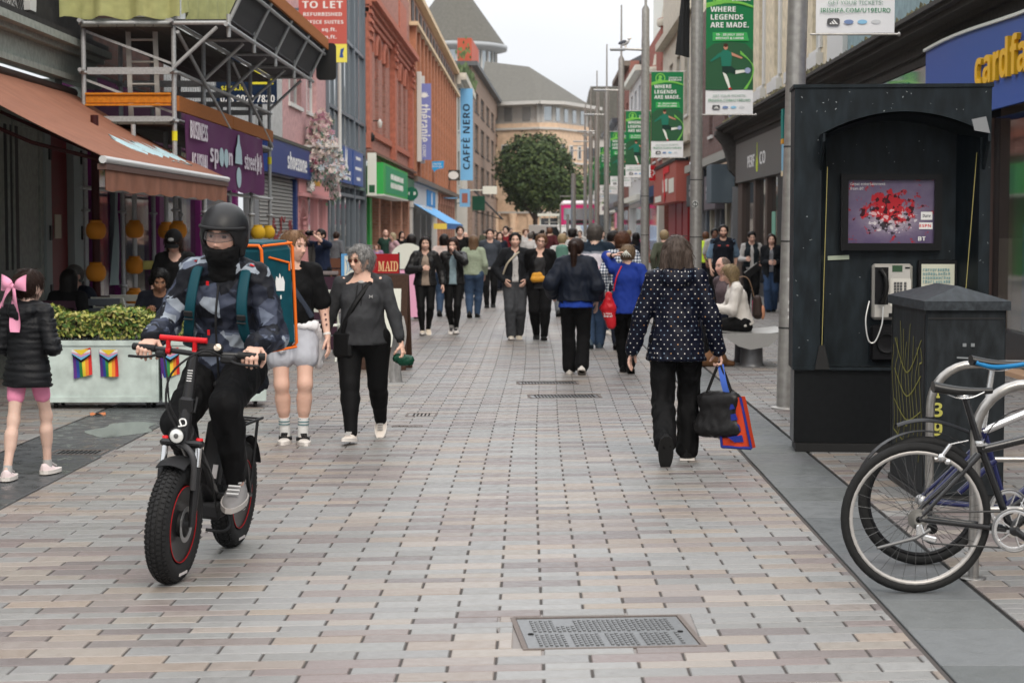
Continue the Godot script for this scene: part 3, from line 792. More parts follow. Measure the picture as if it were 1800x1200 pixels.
func red_brick()->void:
	var t:=thing("red_brick_building","ornate red brick and terracotta building above the green shop","building")
	var br:=brick_tex("red_brick",Color(.37,.17,.135),Color(.36,.25,.21))
	var tc:=paint("terracotta",192,120,100,.8,{"tex": "stain","scale": .4})
	var ops:=[]
	for k in 2:
		for i in 3:
			var d: float=[64.2,75.8][k]+i*[3.2,2.9][k]
			ops.append([d,d+1.5,5.3,8.2])
	var q:=MB.new();wall(q,-1,XL,63.0,85.4,4.3,12.2,.5,ops);part(t,"wall",q,br)
	for o in ops:
		window(t,-1,XL,o[0],o[1],o[2],7.35,paint("frame_brown",80,60,54),glass(),1,2,.08,.25)
		block(t,"transom",-1,XL-.1,o[0],o[1],7.352,7.60,.2,tc)
		var a:=MB.new()
		var dm: float=(o[0]+o[1])*.5
		var ps:=[]
		for i in 13: ps.append(V3(XL+.03,8.05+.75*sin(PI*i/12.0),-(dm+.85*cos(PI*i/12.0))))
		a.tube(ps,.11,6);part(t,"arch",a,tc)
		block(t,"tympanum",-1,XL-.12,o[0],o[1],7.602,8.198,.1,br)
	for d in [62.95,74.2,84.5]:
		var pl:=block(t,"pilaster",-1,XL+.22,d,d+.9,4.5,9.4,.22,tc)
		for k in 4: block(pl,"moulding",-1,XL+.30,d-.06,d+.96,8.2+k*.3,8.32+k*.3,.1,tc)
	cornice(t,-1,XL,62.95,85.4,[[5.02,5.25,.10]],tc,"sill_band")
	cornice(t,-1,XL,62.95,85.4,[[8.95,9.1,.12],[9.15,9.3,.2],[9.35,9.5,.3],[9.5,9.72,.48]],tc)
	block(t,"attic_panel",-1,XL+.06,79.0,83.0,10.2,11.6,.06,tc)
	cornice(t,-1,XL,62.9,85.4,[[4.30,4.40,.35],[4.10,4.298,.20]],paint("shop_cornice",120,92,80,.8),"shop_cornice")
	# green shop below
	var g:=thing("green_shop","bright green fronted shop on the ground floor of the red brick building","shop")
	var green:=paint("bright_green",62,168,84,.45);var dg:=paint("deep_green",24,92,62,.4)
	q=MB.new();q.span(V3(XL+.62,2.92,-63.6),V3(XL+.05,4.02,-75.5));part(g,"sign_box",q,green)
	q=MB.new();q.span(V3(XL+.64,2.86,-63.55),V3(XL,2.918,-75.6));part(g,"box_edge",q,mats["white_paint"])
	q=MB.new();q.span(V3(XL+.626,3.0,-64.6),V3(XL+.62,3.94,-75.0));var pn:=part(g,"sign_panel",q,paint("sea_green",40,150,104,.45))
	scribble(pn,6.2,.62,2,Transform3D(yaw(90),V3(XL+.63,3.46,-69.8)),mats["sign_white"])
	q=MB.new();q.span(V3(XL+.3,3.0,-75.8),V3(XL,3.95,-84.2));part(g,"side_sign",q,dg)
	scribble(g,4.0,.34,1,Transform3D(yaw(90),V3(XL+.304,3.4,-79.6)),mats["sign_white"])
	for p in [63.05,68.8,74.2,80.0,84.6]: block(g,"brick_pier",-1,XL,p,p+.85,.0,4.09,.4,brick_tex("orange_brick",Color(.42,.20,.135),Color(.38,.28,.22)))
	room(g,-1,XL,63.0,85.4,4.1)
	for p in [[63.95,65.6],[66.2,68.7]]: block(g,"green_column",-1,XL-.1,p[0],p[0]+.9,.0,2.85,.3,green)
	for p in [[69.7,74.1],[75.1,79.9],[80.9,84.5]]:
		block(g,"window",-1,XL-.2,p[0],p[1],.6,2.85,.03,glass("shop_glass"));block(g,"stall_riser",-1,XL-.1,p[0],p[1],.0,.597,.2,mats["frame_brown"])
	for i in 2:
		var lp:=thing("wall_lamp",["small black lantern on the red brick corner","second small lamp on the red brick corner"][i],"lamp",V3(XL+.25,[4.75,5.4][i],-[63.4,66.5][i]))
		q=MB.new();q.lathe([Vector2(.015,.30),Vector2(.06,.22),Vector2(.10,.2),Vector2(.07,.0),Vector2(.0,-.03)],8);part(lp,"housing",q,mats["pipe_black"] if i==0 else mats["white_paint"])
		q=MB.new();q.box(V3(-.14,.23,0),V3(.26,.04,.04));part(lp,"bracket",q,mats["pipe_black"])

func pilaster_brick()->void:
	var t:=thing("pilaster_building","long brown brick building ribbed with tall pilasters","building")
	var br:=brick_tex("brown_brick",Color(.42,.24,.17),Color(.4,.3,.24));var pb:=paint("pale_brick",186,128,100,.85,{"tex": "stain","scale": .3})
	var cream:=paint("cream_stone",206,184,152,.8)
	var ops:=[]
	var d:=87.0
	while d<130.0: ops.append([d,d+1.3,4.6,10.9]);d+=3.0
	var q:=MB.new();wall(q,-1,XL,85.42,132.0,4.2,12.9,.5,ops);part(t,"wall",q,br)
	for o in ops:
		block(t,"recess_panel",-1,XL-.25,o[0],o[1],o[2],10.9,.1,br)
		window(t,-1,XL-.1,o[0]+.1,o[1]-.1,5.2,7.2,cream,glass(),1,2,.08,.05);window(t,-1,XL-.1,o[0]+.1,o[1]-.1,8.2,10.2,cream,glass(),1,2,.08,.05)
		block(t,"pilaster",-1,XL+.3,o[0]-1.2,o[0]-.5,4.25,11.2,.3,pb)
	for o in ops: block(t,"attic_window",-1,XL+.05,o[0]-.2,o[0]+1.4,11.5,12.6,.04,paint("attic_dark",70,60,56))
	cornice(t,-1,XL,85.42,132.0,[[11.2,11.38,.42],[12.9,13.15,.35]],cream)
	for i in 2:
		q=MB.new();q.box(V3(XL+.42,7.0,-(86.2+i*2.4)),V3(.2,4.2,.35));part(t,"white_strip",q,mats["white_paint"])
	cornice(t,-1,XL,85.42,132.0,[[3.95,4.2,.4]],paint("old_ledge",112,102,94,.9),"shop_cornice")
	var sh:=thing("white_shop","white shopfront with a small blue sign below the brown brick building","shop")
	block(sh,"fascia",-1,XL+.15,85.6,107.0,2.75,3.94,.4,mats["white_paint"])
	room(sh,-1,XL,85.5,132.0,3.94)
	for p in [85.7,91.5,96.2,101.0,106.0]: block(sh,"column",-1,XL+.1,p,p+.8,.0,2.746,.4,mats["white_paint"])
	block(sh,"blue_sign",-1,XL+.20,96.0,103.5,2.95,3.8,.05,paint("sign_sky",60,140,196))
	block(sh,"sign_figure",-1,XL+.215,99.4,100.4,3.05,3.7,.012,mats["sign_white"])
	for k in 3: block(sh,"hanging_box",-1,XL+.55,88.0+k*3.0,88.4+k*3.0,2.45,2.85,.4,mats["white_paint"])
	var b2:=thing("brick_shop","brick cafe front with white window stickers beyond the white shop","shop")
	for p in range(8): block(b2,"brick_pier",-1,XL+.05,107.5+p*3.2,108.6+p*3.2,.0,3.94,.4,mats["orange_brick"])
	for p in range(7):
		block(b2,"window",-1,XL-.1,108.6+p*3.2,110.7+p*3.2,.6,3.3,.03,glass("shop_glass"))
		block(b2,"sticker",-1,XL-.06,108.8+p*3.2,110.4+p*3.2,2.2,3.0,.02,paint("sticker_grey",190,186,186))
		block(b2,"lintel",-1,XL,108.6+p*3.2,110.7+p*3.2,3.3,3.94,.3,paint("salmon",196,140,118))
	var aw:=thing("awning","sky blue awning over the far cafe tables","awning")
	q=MB.new();q.sheet(4,10,func(u,v): return V3(lerpf(XL+.1,-4.25,u),lerpf(2.95,1.98,u),-lerpf(86.0,103.0,v)),.03);part(aw,"canvas",q,paint("awning_blue",104,168,222,.7))
	q=MB.new();q.span(V3(-4.27,1.72,-86.0),V3(-4.23,1.99,-103.0));part(aw,"valance",q,paint("valance_blue",60,110,170,.7))
	q=MB.new();q.span(V3(-4.9,1.72,-85.96),V3(-4.28,1.98,-85.9));part(aw,"end_flap",q,paint("flap_yellow",224,200,90,.7))

func far_left()->void:
	var t:=thing("white_building","narrow weathered white building behind the cafe banner","building")
	var ws:=paint("weathered_white",205,200,188,.8,{"tex": "stain","scale": .25})
	var q:=MB.new();wall(q,-1,XL+.15,132.02,152.0,.0,13.0,.6,[[134,136.5,5,7.5],[139,141.5,5,7.5],[134,136.5,9,11.5],[139,141.5,9,11.5]]);part(t,"wall",q,ws)
	for o in [[134,136.5,5,7.5],[139,141.5,5,7.5],[134,136.5,9,11.5],[139,141.5,9,11.5]]: window(t,-1,XL+.15,o[0],o[1],o[2],o[3],mats["white_paint"],glass(),2,2,.1)
	cornice(t,-1,XL+.15,132.02,152.0,[[12.2,12.5,.3],[12.5,13.0,.7]],ws)
	for p in 4:
		q=MB.new()
		for i in 40:
			var c:=V3(rng.randfn()*.3,absf(rng.randfn())*.25-.1,rng.randfn()*.8)
			q.col=Color(.07,.10,.045)*rng.randf_range(.6,1.5)
			q.face([c,c+V3(.12,.3,.02),c+V3(.02,.5,.1),c+V3(-.12,.25,0)],V3(.3,.4,.8).normalized())
		part(t,"gutter_weeds",q,mat("weed",Color(1,1,1),.8,0,{"vc": true}),pose(V3(XL+.5,13.0,-134.0-p*5.0))).set_meta("kind","stuff")
	# dark brick building turning towards the camera
	t=thing("dark_brick_building","dark brick corner building with stacked black windows beyond the cafe banner","building",V3(-5.5,0,-153.0),-1.4)
	t.scale=V3(1,1.22,1.35)
	var db:=brick_tex("dull_brick",Color(.24,.165,.125),Color(.26,.22,.19))
	q=MB.new()
	var ops:=[]
	for j in 4:
		for i in 5: ops.append([3.0+i*7.0,7.2+i*7.0,[.6,4.2,7.0,9.8][j],[2.9,6.1,8.9,11.2][j]])
	wall(q,-1,0,.0,38.0,.0,12.6,.5,ops);part(t,"wall",q,db)
	for o in ops: window(t,-1,0,o[0],o[1],o[2],o[3],mats["pipe_black"],glass("blue_glass"),2,2,.1)
	block(t,"penthouse",-1,-.1,1.0,9.0,12.9,14.6,1.2,paint("rust_panel",176,84,62,.6))
	block(t,"roof_slab",-1,.5,-.4,38.4,12.602,12.9,5.0,paint("slab_grey",90,92,94))
	q=MB.new()
	for i in 36:
		var c:=V3(-.5+rng.randfn()*.35,13.0+absf(rng.randfn())*.5,.5+rng.randfn()*.8)
		q.col=Color(.08,.12,.045)*rng.randf_range(.6,1.6)
		q.face([c,c+V3(.09,.16,.02),c+V3(.02,.28,.1),c+V3(-.09,.16,0)],V3(.3,.4,.8).normalized())
	part(t,"roof_plants",q,mats["weed"]).set_meta("kind","stuff")
	for k in 3:
		q=MB.new();q.box(Vector3.ZERO,V3([.9,.65,.8][k],[.5,1.1,.9][k],.12));q.box(V3(-.9,0,0),V3(.9,.06,.06))
		var sg:=thing("hanging_sign",["white hanging sign near the street tree","pale blue poster sign above the dark pub front","dark green hanging pub sign"][k],"sign",[at(861,334,116.0),at(817,348,114.0),at(841,357,115.0)][k])
		part(sg,"board",q,[mats["off_white"],paint("poster_blue",120,172,214),paint("pub_green",20,66,50)][k])
		if k==1:
			q=MB.new();q.box(V3(0,0,.066),V3(.36,.6,.01));part(sg,"print",q,paint("print_brown",150,96,84))
	q=MB.new();q.sheet(3,4,func(u,v): return V3(lerpf(-4.2,-2.3,u),lerpf(4.3,2.4,u),-lerpf(117.0,117.0+9.0,v)),.04)
	var aw:=thing("awning","black awning of the dark pub front near the tree","awning");part(aw,"canvas",q,mat("black_canvas",Color(.012,.012,.013),.8))
	q=MB.new();for z in [117.2,125.6]: q.tube([V3(-4.2,2.9,-z),V3(-2.35,2.4,-z)],.03,6)
	part(aw,"arm",q,mats["pipe_black"])

# lettering too blurred to read: rows of small uneven strokes
func scribble(parent: Node,w: float,h: float,lines: int,xf: Transform3D,m: Material)->void:
	var q:=MB.new()
	var lh:=h/lines
	for l in lines:
		var x:=-w*.5
		var y:=h*.5-lh*(l+.5)
		while x<w*.5-lh*.3:
			var cw:=lh*rng.randf_range(.35,.55)
			var hh:=lh*rng.randf_range(.55,.78)
			var st:=lh*.14
			q.box(V3(x+st*.5,y,.003),V3(st,hh,.006))
			if rng.randf()<.7: q.box(V3(x+cw-st,y,.003),V3(st,hh*rng.randf_range(.6,1.0),.006))
			q.box(V3(x+cw*.5,y+hh*[-.42,.0,.42][rng.randi()%3],.003),V3(cw*.5,st,.005))
			x+=cw+st*1.2
	part(parent,"lettering",q,m,xf)
# ---------------------------------------------------------------- scaffold on the left
func scaffold()->void:
	var t:=thing("scaffold","galvanised scaffold with orange boards and a fan over the purple shop","scaffold")
	var gal:=mat("galvanised",Color(.50,.51,.515),.45,.25,{"tex": "stain","scale": 2.5})
	var wood:=paint("scaffold_board",172,104,50,.75,{"tex": "stain","scale": 2.0});var orange:=paint("orange_toeboard",214,132,38,.55,{"tex": "stain","scale": 1.5})
	var XO:=-4.5;var XI:=-5.62
	var zs:=[22.6,24.6,26.6,28.6,30.6]
	for z in zs:
		for x in [XO,XI]:
			var q:=MB.new();q.tube([V3(x,.0,-z),V3(x,6.6,-z)],.0305,10)
			for y in [.9,1.9,3.0,3.6,4.2]: q.lathe([Vector2(.032,-.02),Vector2(.058,-.012),Vector2(.058,.012),Vector2(.032,.02)],10,pose(V3(x,y,-z)))
			part(t,"standard",q,gal)
			q=MB.new();q.box(V3(x,.012,-z),V3(.15,.02,.15));part(t,"base_plate",q,gal)
		for y in [3.02,3.62,4.22]:
			var q:=MB.new();q.box(V3((XO+XI)*.5,y,-z),V3(XI-XO+.1,.085,.045).abs())
			for k in 8: q.lathe([Vector2(.012,.0),Vector2(.0,.001)],6,Transform3D(Basis(Vector3.RIGHT,PI*.5),V3(XI+.12+k*.03+(.6 if k>3 else .0),y,-z+.024)))
			part(t,"transom",q,gal)
	for x in [XO,XI]:
		for y in [2.18,3.02,3.62,4.22]:
			var q:=MB.new();q.tube([V3(x,y,-22.4),V3(x,y,-30.8)],.026,8);part(t,"ledger",q,gal)
	for k in [[22.6,26.6,3.05,4.1],[26.6,30.6,3.05,4.1]]:
		var q:=MB.new();q.tube([V3(XO+.05,k[3],-k[0]),V3(XO+.05,k[2],-k[1])],.024,8);part(t,"brace",q,gal)
	for k in 2:
		var q:=MB.new();q.bar(V3(XI,4.12-k*.6,-22.66),V3(XO,3.70-k*.6,-22.66),.05,.03);part(t,"end_brace",q,gal)
	for k in 5:       # decking planks,both lifts
		for y in [2.97,4.16]:
			var q:=MB.new();q.cbox(V3(XI+.11+k*.225,y,-26.6),V3(.215,.038,8.3),.006);part(t,"plank",q,paint("deck_grey",92,88,82,.85,{"tex": "stain","scale": 1.2}))
	var q:=MB.new();q.cbox(V3((XO+XI)*.5,3.27,-22.56),V3(1.06,.10,.03),.006);q.box(V3((XO+XI)*.5,3.335,-22.55),V3(1.06,.025,.06));q.box(V3((XO+XI)*.5,3.20,-22.55),V3(1.06,.025,.06));part(t,"end_toeboard",q,orange)
	for k in 2:
		q=MB.new();q.cbox(V3(XO+.045,3.22,-(24.6+k*4.02)),V3(.035,.19,4.0),.005);part(t,"toeboard",q,wood)
	# the fan reaching out over the street
	for z in zs:
		q=MB.new();q.tube([V3(XI,4.2,-z+.06),V3(-3.78,4.2,-z+.06)],.026,8);part(t,"fan_beam",q,gal)
		q=MB.new();q.tube([V3(XO,3.65,-z+.06),V3(-3.95,4.15,-z+.06)],.024,8);part(t,"fan_strut",q,gal)
		q=MB.new();q.tube([V3(-3.80,4.02,-z+.1),V3(-3.80,4.30,-z+.1)],.026,8);q.tube([V3(-3.80,4.2,-z+.1),V3(-3.56,4.68,-z+.1)],.024,8);part(t,"fan_upright",q,gal)
	q=MB.new();q.tube([V3(-3.80,4.16,-22.3),V3(-3.80,4.16,-30.9)],.028,8);part(t,"fan_rail",q,gal)
	q=MB.new();q.tube([V3(-3.60,4.62,-22.3),V3(-3.60,4.62,-30.9)],.026,8);part(t,"fan_rail",q,gal)
	var bd:=paint("fan_sheet",78,78,80,.6,{"tex": "stain","scale": 1.0})
	for k in 4:
		for i in 3:
			q=MB.new()
			var a:=V3(-3.80-.18*0,4.24,0);var b:=V3(-3.57,4.72,0)
			var c:=a.lerp(b,(i+.5)/3.0)
			q.box(V3(c.x-.02,c.y+.03,-(23.65+k*2.06)),V3(.19,.03,2.04),Basis(Vector3.BACK,atan2(.48,.23)))
			part(t,"fan_board",q,bd)
		q=MB.new();q.box(V3(-4.13,4.245,-(23.65+k*2.06)),V3(.68,.02,2.04));part(t,"fan_board",q,bd)
	q=MB.new();q.cbox(V3(-3.55,4.78,-26.6),V3(.04,.18,8.6),.005);part(t,"fan_edge_board",q,wood)
	q=MB.new();q.prism(rrect(.34,.62,.07),.04,pose(V3(-3.58,4.5,-30.95)));part(t,"end_panel",q,mats["pipe_black"])
	# netting over the upper lift
	q=MB.new();q.sheet(24,8,func(u,v): return V3(lerpf(XI-.25,XO+.1,u) ,lerpf(6.2,4.26+.02*sin(u*21.0),v),-22.5+.06*sin(u*17.0+v*2.0)+.03*sin(u*41.0)),.002)
	q.sheet(40,8,func(u,v): return V3(XO+.12+.05*sin(u*40.0),lerpf(6.2,4.3+.05*sin(u*33.0),v),-lerpf(22.5,27.0,u)),.002)
	part(t,"debris_net",q,paint("net_yellow",186,188,130,.8,{"tex": "blotch","scale": 1.0,"back": .5}))
	# yellow tags
	for z in [22.6,28.6,30.6]:
		q=MB.new();q.lathe([Vector2(.033,-.06),Vector2(.035,-.06),Vector2(.035,.06),Vector2(.033,.06)],10,pose(V3(XO,2.82,-z)));part(t,"yellow_band",q,paint("tape_yellow",226,214,50))
	# ladder
	var l:=thing("ladder","aluminium ladder leaning inside the scaffold end","ladder",V3(-4.98,3.0,-22.85))
	for s in [-.17,.17]:
		q=MB.new();q.bar(V3(s+.06,0,0),V3(s-.10,3.2,-.35),.03,.06,Vector3.RIGHT);part(l,"stile",q,mat("ladder_alu",Color(.5,.48,.45),.4,.5))
	for i in 11:
		q=MB.new();var y:=.2+i*.28
		q.tube([V3(-.17+.06-y*.05,y,-y*.109),V3(.17+.06-y*.05,y,-y*.109)],.017,8);part(l,"rung",q,mats["ladder_alu"])
	# banner
	var b:=thing("scaffold_banner","purple business as usual banner tied along the scaffold","banner",V3(XO+.10,0,0))
	q=MB.new();q.sheet(60,10,func(u,v): return V3(.012*sin(u*31.0+v*3.0)+.01*sin(u*12.0-v*5.0),lerpf(3.10,2.22,v)+.015*sin(u*25.0)*v,-lerpf(22.75,29.2,u)),.004)
	part(b,"cloth",q,paint("banner_purple",92,40,86,.65))
	var W:=paint("banner_white",214,206,214,.7)
	for r in [["BUSINESS",.22,2.92,23.55,1.2],["AS USUAL",.22,2.52,23.6,1.15],["sp",.24,2.68,24.65,.62],["n",.22,2.68,25.95,.3],["street",.24,2.68,27.75,1.1]]:
		text(b,r[0],r[1],Transform3D(yaw(90),V3(.03,r[2],-r[3])),W,r[4])
	q=MB.new()
	for k in 2: q.prism(arc_poly(0,0,.17,.13,18),.006,Transform3D(yaw(90),V3(.034,2.66,-(25.2+k*.38))))
	part(b,"egg_letters",q,paint("banner_pale",176,200,206))
	q=MB.new();q.prism(poly([-.3,-.1,.3,-.1,.24,.1,.1,.2,.05,.32,-.05,.32,-.1,.2,-.24,.1]),.006,Transform3D(yaw(90),V3(.034,2.72,-26.65)));q.prism(arc_poly(0,0,.20,.15,16),.006,Transform3D(yaw(90),V3(.034,2.42,-26.65)));part(b,"cone_logo",q,mats["banner_pale"])
	scribble(b,.75,.5,1,Transform3D(yaw(90),V3(.03,2.68,-28.75)),W)
	# padded lanterns round the poles
	var lan:=paint("pole_pad",206,130,36,.6)
	var spots:=[[at(168,404,20.6),1],[at(168,478,20.6),1],[at(236,403,22.4),1],[at(236,466,22.4),1],[at(236,522,22.4),1],[at(292,405,24.0),1],[at(312,404,22.5),1],[at(453,408,28.5),2],[at(471,408,30.6),2]]
	var cap:={1: "amber",2: "yellow"}
	var where:=["upper one on the pole nearest the red door","lower one on the pole nearest the red door","top one on the pole left of the server","middle one on the pole left of the server","lowest one on the pole left of the server","behind the server's cap","on the scaffold corner behind the server","left of two in front of the shutter","right of two in front of the shutter"]
	for i in spots.size():
		var g:=thing("pole_pad","round %s pole pad, %s"%[cap[spots[i][1]],where[i]],"pole pad",spots[i][0],.0,"round pads on the poles")
		q=MB.new();q.lathe([Vector2(.0,-.105),Vector2(.06,-.105),Vector2(.095,-.08),Vector2(.113,-.035),Vector2(.115,.01),Vector2(.10,.06),Vector2(.072,.085),Vector2(.066,.088),Vector2(.07,.092),Vector2(.07,.112),Vector2(.0,.115)],18)
		part(g,"pad",q,lan if spots[i][1]==1 else paint("pole_pad_yellow",222,176,44,.6))
	for k in 3:
		var x: Vector3=[at(168,404,20.6),at(236,403,22.4),at(292,405,24.0)][k]
		var g:=thing("prop_pole",["dark pole with amber pads nearest the red door","grey prop pole with three amber pads","grey prop pole behind the server"][k],"pole",V3(x.x,0,x.z))
		q=MB.new();q.tube([Vector3.ZERO,V3(0,2.95,0)],.03 if k else .045,10);q.box(V3(0,.01,0),V3(.15,.02,.15));part(g,"tube",q,gal if k else mats["arm_maroon"])
	var hz:=thing("padded_rail","pale yellow padded rail between the prop poles","rail",at(236,466,22.4))
	q=MB.new();q.tube([V3(.1,0,0),V3(.42,0,-.1)],.055,12);part(hz,"padding",q,paint("pad_cream",176,168,96))
	q=MB.new();q.tube([V3(.0,0,0),V3(1.0,0,-.2)],.024,8);part(hz,"tube",q,gal)

# ---------------------------------------------------------------- right side of the street
func right_side()->void:
	var grime:=mat("grimy_cornice",Color(.075,.068,.062),.85,0,{"tex": "stain","scale": .8})
	var cream:=paint("cream_render",226,212,184,.8,{"tex": "stain","scale": .35});var wht=mats["white_paint"]
	var t:=thing("cream_building","cream rendered building with heavy dark cornice above the card shop","building")
	var ops:=[]
	for d in [27.4,30.6,36.4,39.4,42.4,45.4,48.4]: ops.append([d,d+1.1,5.25,8.6])
	var q:=MB.new();wall(q,1,XR,34.6,51.8,4.62,9.5,.5,ops);part(t,"upper_wall",q,cream)
	q=MB.new();wall(q,1,XR+.03,9.0,34.6,4.62,9.5,.5,[[27.4,28.5,5.6,8.6]]);part(t,"blue_wall",q,paint("duck_blue",150,172,176,.8,{"tex": "stain","scale": .4}))
	block(t,"white_pilaster",1,XR-.06,33.4,35.2,4.62,9.5,.2,wht)
	for o in ops:
		if o[0]>35.0:
			window(t,1,XR,o[0],o[1],o[2],o[3],wht,glass("blue_glass"),1,2,.1,.08)
			block(t,"architrave",1,XR-.05,o[0]-.28,o[0]-.003,o[2],o[3],.08,wht)
			block(t,"sill_block",1,XR-.14,o[0]-.35,o[1]+.3,o[2]-.36,o[2]-.11,.2,wht)
	cornice(t,1,XR,9.0,51.8,[[4.30,4.37,.20],[4.37,4.45,.42],[4.45,4.50,.52],[4.50,4.56,.58],[4.16,4.30,.12],[4.02,4.16,.06]],grime)
	q=MB.new();q.prism(poly([0,0,.6,0,.62,-.12,.42,-.35,.28,-.7,.2,-1.1,.0,-1.3]),.5,Transform3D(Basis.from_scale(V3(-1,1,1)),V3(XR,4.44,-51.3)));part(t,"scroll_bracket",q,grime)
	q=MB.new()
	for i in 1500:
		var d:=rng.randf_range(19.0,51.0)
		var c:=V3(XR-rng.randf_range(.0,.52),4.56,-d)
		q.col=Color(.13,.12,.07)*rng.randf_range(.5,1.6)
		var hh:=rng.randf_range(.02,.10)
		q.face([c,c+V3(.02,hh,.015),c+V3(-.01,hh*1.4,-.02),c+V3(-.03,hh*.5,.01)],V3(-.5,.5,.7).normalized())
	var ms:=part(t,"moss",q,mats["weed"]);ms.set_meta("kind","stuff")
	for p in [[36.0,36.35],[37.0,37.35]]: block(t,"bracket_block",1,XR-.3,p[0],p[1],4.05,4.62,.3,paint("bracket_brown",112,90,80))
	# card shop
	t=thing("card_shop","card shop with blue fascia and yellow lettering on the right","shop")
	q=MB.new();q.sheet(24,6,func(u,v): return V3(XR-.28,lerpf(3.06,4.06+.05*sin(u*10.0+.7),v),-lerpf(25.2,10.5,u)),.05);part(t,"fascia",q,paint("card_blue",46,82,158,.4))
	q=MB.new()
	for i in 24:
		var u0:=i/24.0;var u1:=(i+1)/24.0
		q.bar(V3(XR-.29,4.075+.05*sin(u0*10.0+.7),-lerpf(25.2,10.5,u0)),V3(XR-.29,4.075+.05*sin(u1*10.0+.7),-lerpf(25.2,10.5,u1)),.06,.035)
	part(t,"fascia_trim",q,mats["off_white"])
	text(t,"cardfactory",.42,Transform3D(yaw(-90),V3(XR-.305,3.58,-20.05)),paint("card_yellow",236,182,40,.4),4.3,800,"Droid Sans","lettering",.05)
	block(t,"transom_light",1,XR-.05,25.25,30.6,3.35,4.0,.03,glass("blue_glass"))
	q=MB.new();q.prism(poly([-.9,0,.9,0,.6,.35,.1,.5,-.3,.3]),.02,Transform3D(yaw(-90),V3(XR-.065,3.36,-27.6)));part(t,"green_sticker",q,paint("sticker_green",20,130,84))
	var dk:=mat("shopfront_black",Color(.016,.017,.019),.4)
	room(t,1,XR,9.0,34.0,4.0)
	for p in [[23.3,24.6],[25.2,26.0],[29.6,30.8]]: block(t,"pier",1,XR-.02,p[0],p[1],0,3.34,.3,dk)
	block(t,"corner_post",1,XR-.10,22.9,23.26,0,3.05,.2,paint("post_brown",92,74,68))
	block(t,"window",1,XR+.1,9.0,22.88,.45,3.05,.03,glass("shop_glass"));block(t,"stall_riser",1,XR+.02,9.0,22.88,0,.446,.2,dk)
	block(t,"window",1,XR+.1,26.01,29.59,.45,3.34,.03,glass("shop_glass"))
	block(t,"keypad",1,XR-.04,23.85,24.0,1.42,1.58,.02,paint("keypad_grey",150,152,152))
	for i in 22:
		q=MB.new();q.box(V3(XR+.25,.6+(i%8)*.33,-(18.3+(i/8)*.45+rng.randf()*.2)),V3(.05,.22,.16));part(t,"window_card",q,mat("card_%d"%(i%6),[Color(.35,.08,.2),Color(.1,.3,.45),Color(.5,.45,.3),Color(.4,.4,.42),Color(.25,.1,.3),Color(.1,.25,.15)][i%6],.6))
	block(t,"doorstep",1,XR-.25,20.0,24.0,.0,.05,.25,paint("tan_step",186,150,120))
	# perfume shop
	t=thing("grey_sign_shop","dark shop with grey fascia and white and lime logo","shop")
	block(t,"fascia",1,XR-.12,41.0,50.6,2.95,4.0,.2,paint("fascia_grey",98,96,94,.5))
	block(t,"sky_poster",1,XR-.14,39.0,40.98,2.98,4.0,.05,paint("poster_sky",130,180,206));block(t,"poster_edge",1,XR-.15,39.0,40.98,2.86,2.976,.05,paint("poster_sand",214,196,160))
	text(t,"PERF",.30,Transform3D(yaw(-90),V3(XR-.124,3.42,-47.0)),mats["sign_white"],1.5);text(t,"CO",.30,Transform3D(yaw(-90),V3(XR-.124,3.42,-44.6)),mats["sign_white"],1.1)
	q=MB.new();q.prism(poly([-.12,-.3,.12,-.3,.2,-.1,.05,.1,.04,.42,-.04,.42,-.05,.1,-.2,-.1]),.006,Transform3D(yaw(-90),V3(XR-.126,3.42,-45.7)));part(t,"bottle_logo",q,paint("lime",190,206,60))
	room(t,1,XR,34.0,52.0,4.0)
	for p in [[34.1,35.0],[39.0,39.3],[41.0,42.3],[44.2,44.6],[46.6,47.0],[49.6,50.6]]: block(t,"pier",1,XR-.05,p[0],p[1],0,2.94,.3,dk if p[0]<44 else paint("pier_brown",84,72,66))
	for p in [[42.31,44.19],[44.61,46.59],[47.01,49.59]]: block(t,"window",1,XR+.06,p[0],p[1],.4,2.94,.03,glass("shop_glass"));block(t,"stall_riser",1,XR,p[0],p[1],0,.396,.2,dk)
	block(t,"poster",1,XR-.01,43.0,43.6,.9,2.1,.02,paint("poster_mint",120,170,150))
	t=thing("teal_flag_sign","small teal sign with orange foot on the cornice of the grey shop","sign",at(1379,222,38.6))
	q=MB.new();q.box(V3(0,.05,0),V3(.10,.62,.30));q.box(V3(.25,.2,0),V3(.5,.04,.04));part(t,"panel",q,paint("teal_panel",16,120,112));q=MB.new();q.box(V3(.0,-.315,0),V3(.10,.10,.30));part(t,"foot",q,paint("foot_orange",214,150,40))
	# brown brick with small box signs
	t=thing("brown_brick_building","purplish brown brick building with weedy shop ledge","building")
	var bb:=brick_tex("purple_brick",Color(.165,.10,.09),Color(.16,.13,.12))
	q=MB.new();wall(q,1,XR,51.82,66.0,3.95,9.0,.5,[[53.6,54.9,4.7,7.0],[58.5,59.8,4.7,7.0],[62.4,63.7,4.7,7.0]]);part(t,"upper_wall",q,bb)
	for d in [53.6,58.5,62.4]: window(t,1,XR,d,d+1.3,4.7,7.0,wht,glass(),1,2,.1)
	block(t,"corner_strip",1,XR-.1,51.85,52.6,4.0,9.0,.3,paint("strip_blue",70,92,122))
	cornice(t,1,XR,51.9,66.0,[[3.70,3.95,.30]],paint("ledge_white",170,168,160,.9,{"tex": "stain","scale": 1.5}),"ledge")
	var bx:=[[52.4,53.9,.62,2.45,3.55,paint("box_steel",92,104,112)],[54.6,58.2,.30,2.3,3.35,paint("box_mauve",104,98,104)],[58.5,59.3,.3,2.3,3.6,dk],[59.6,65.8,.24,2.5,3.6,paint("box_dark",70,76,78)]]
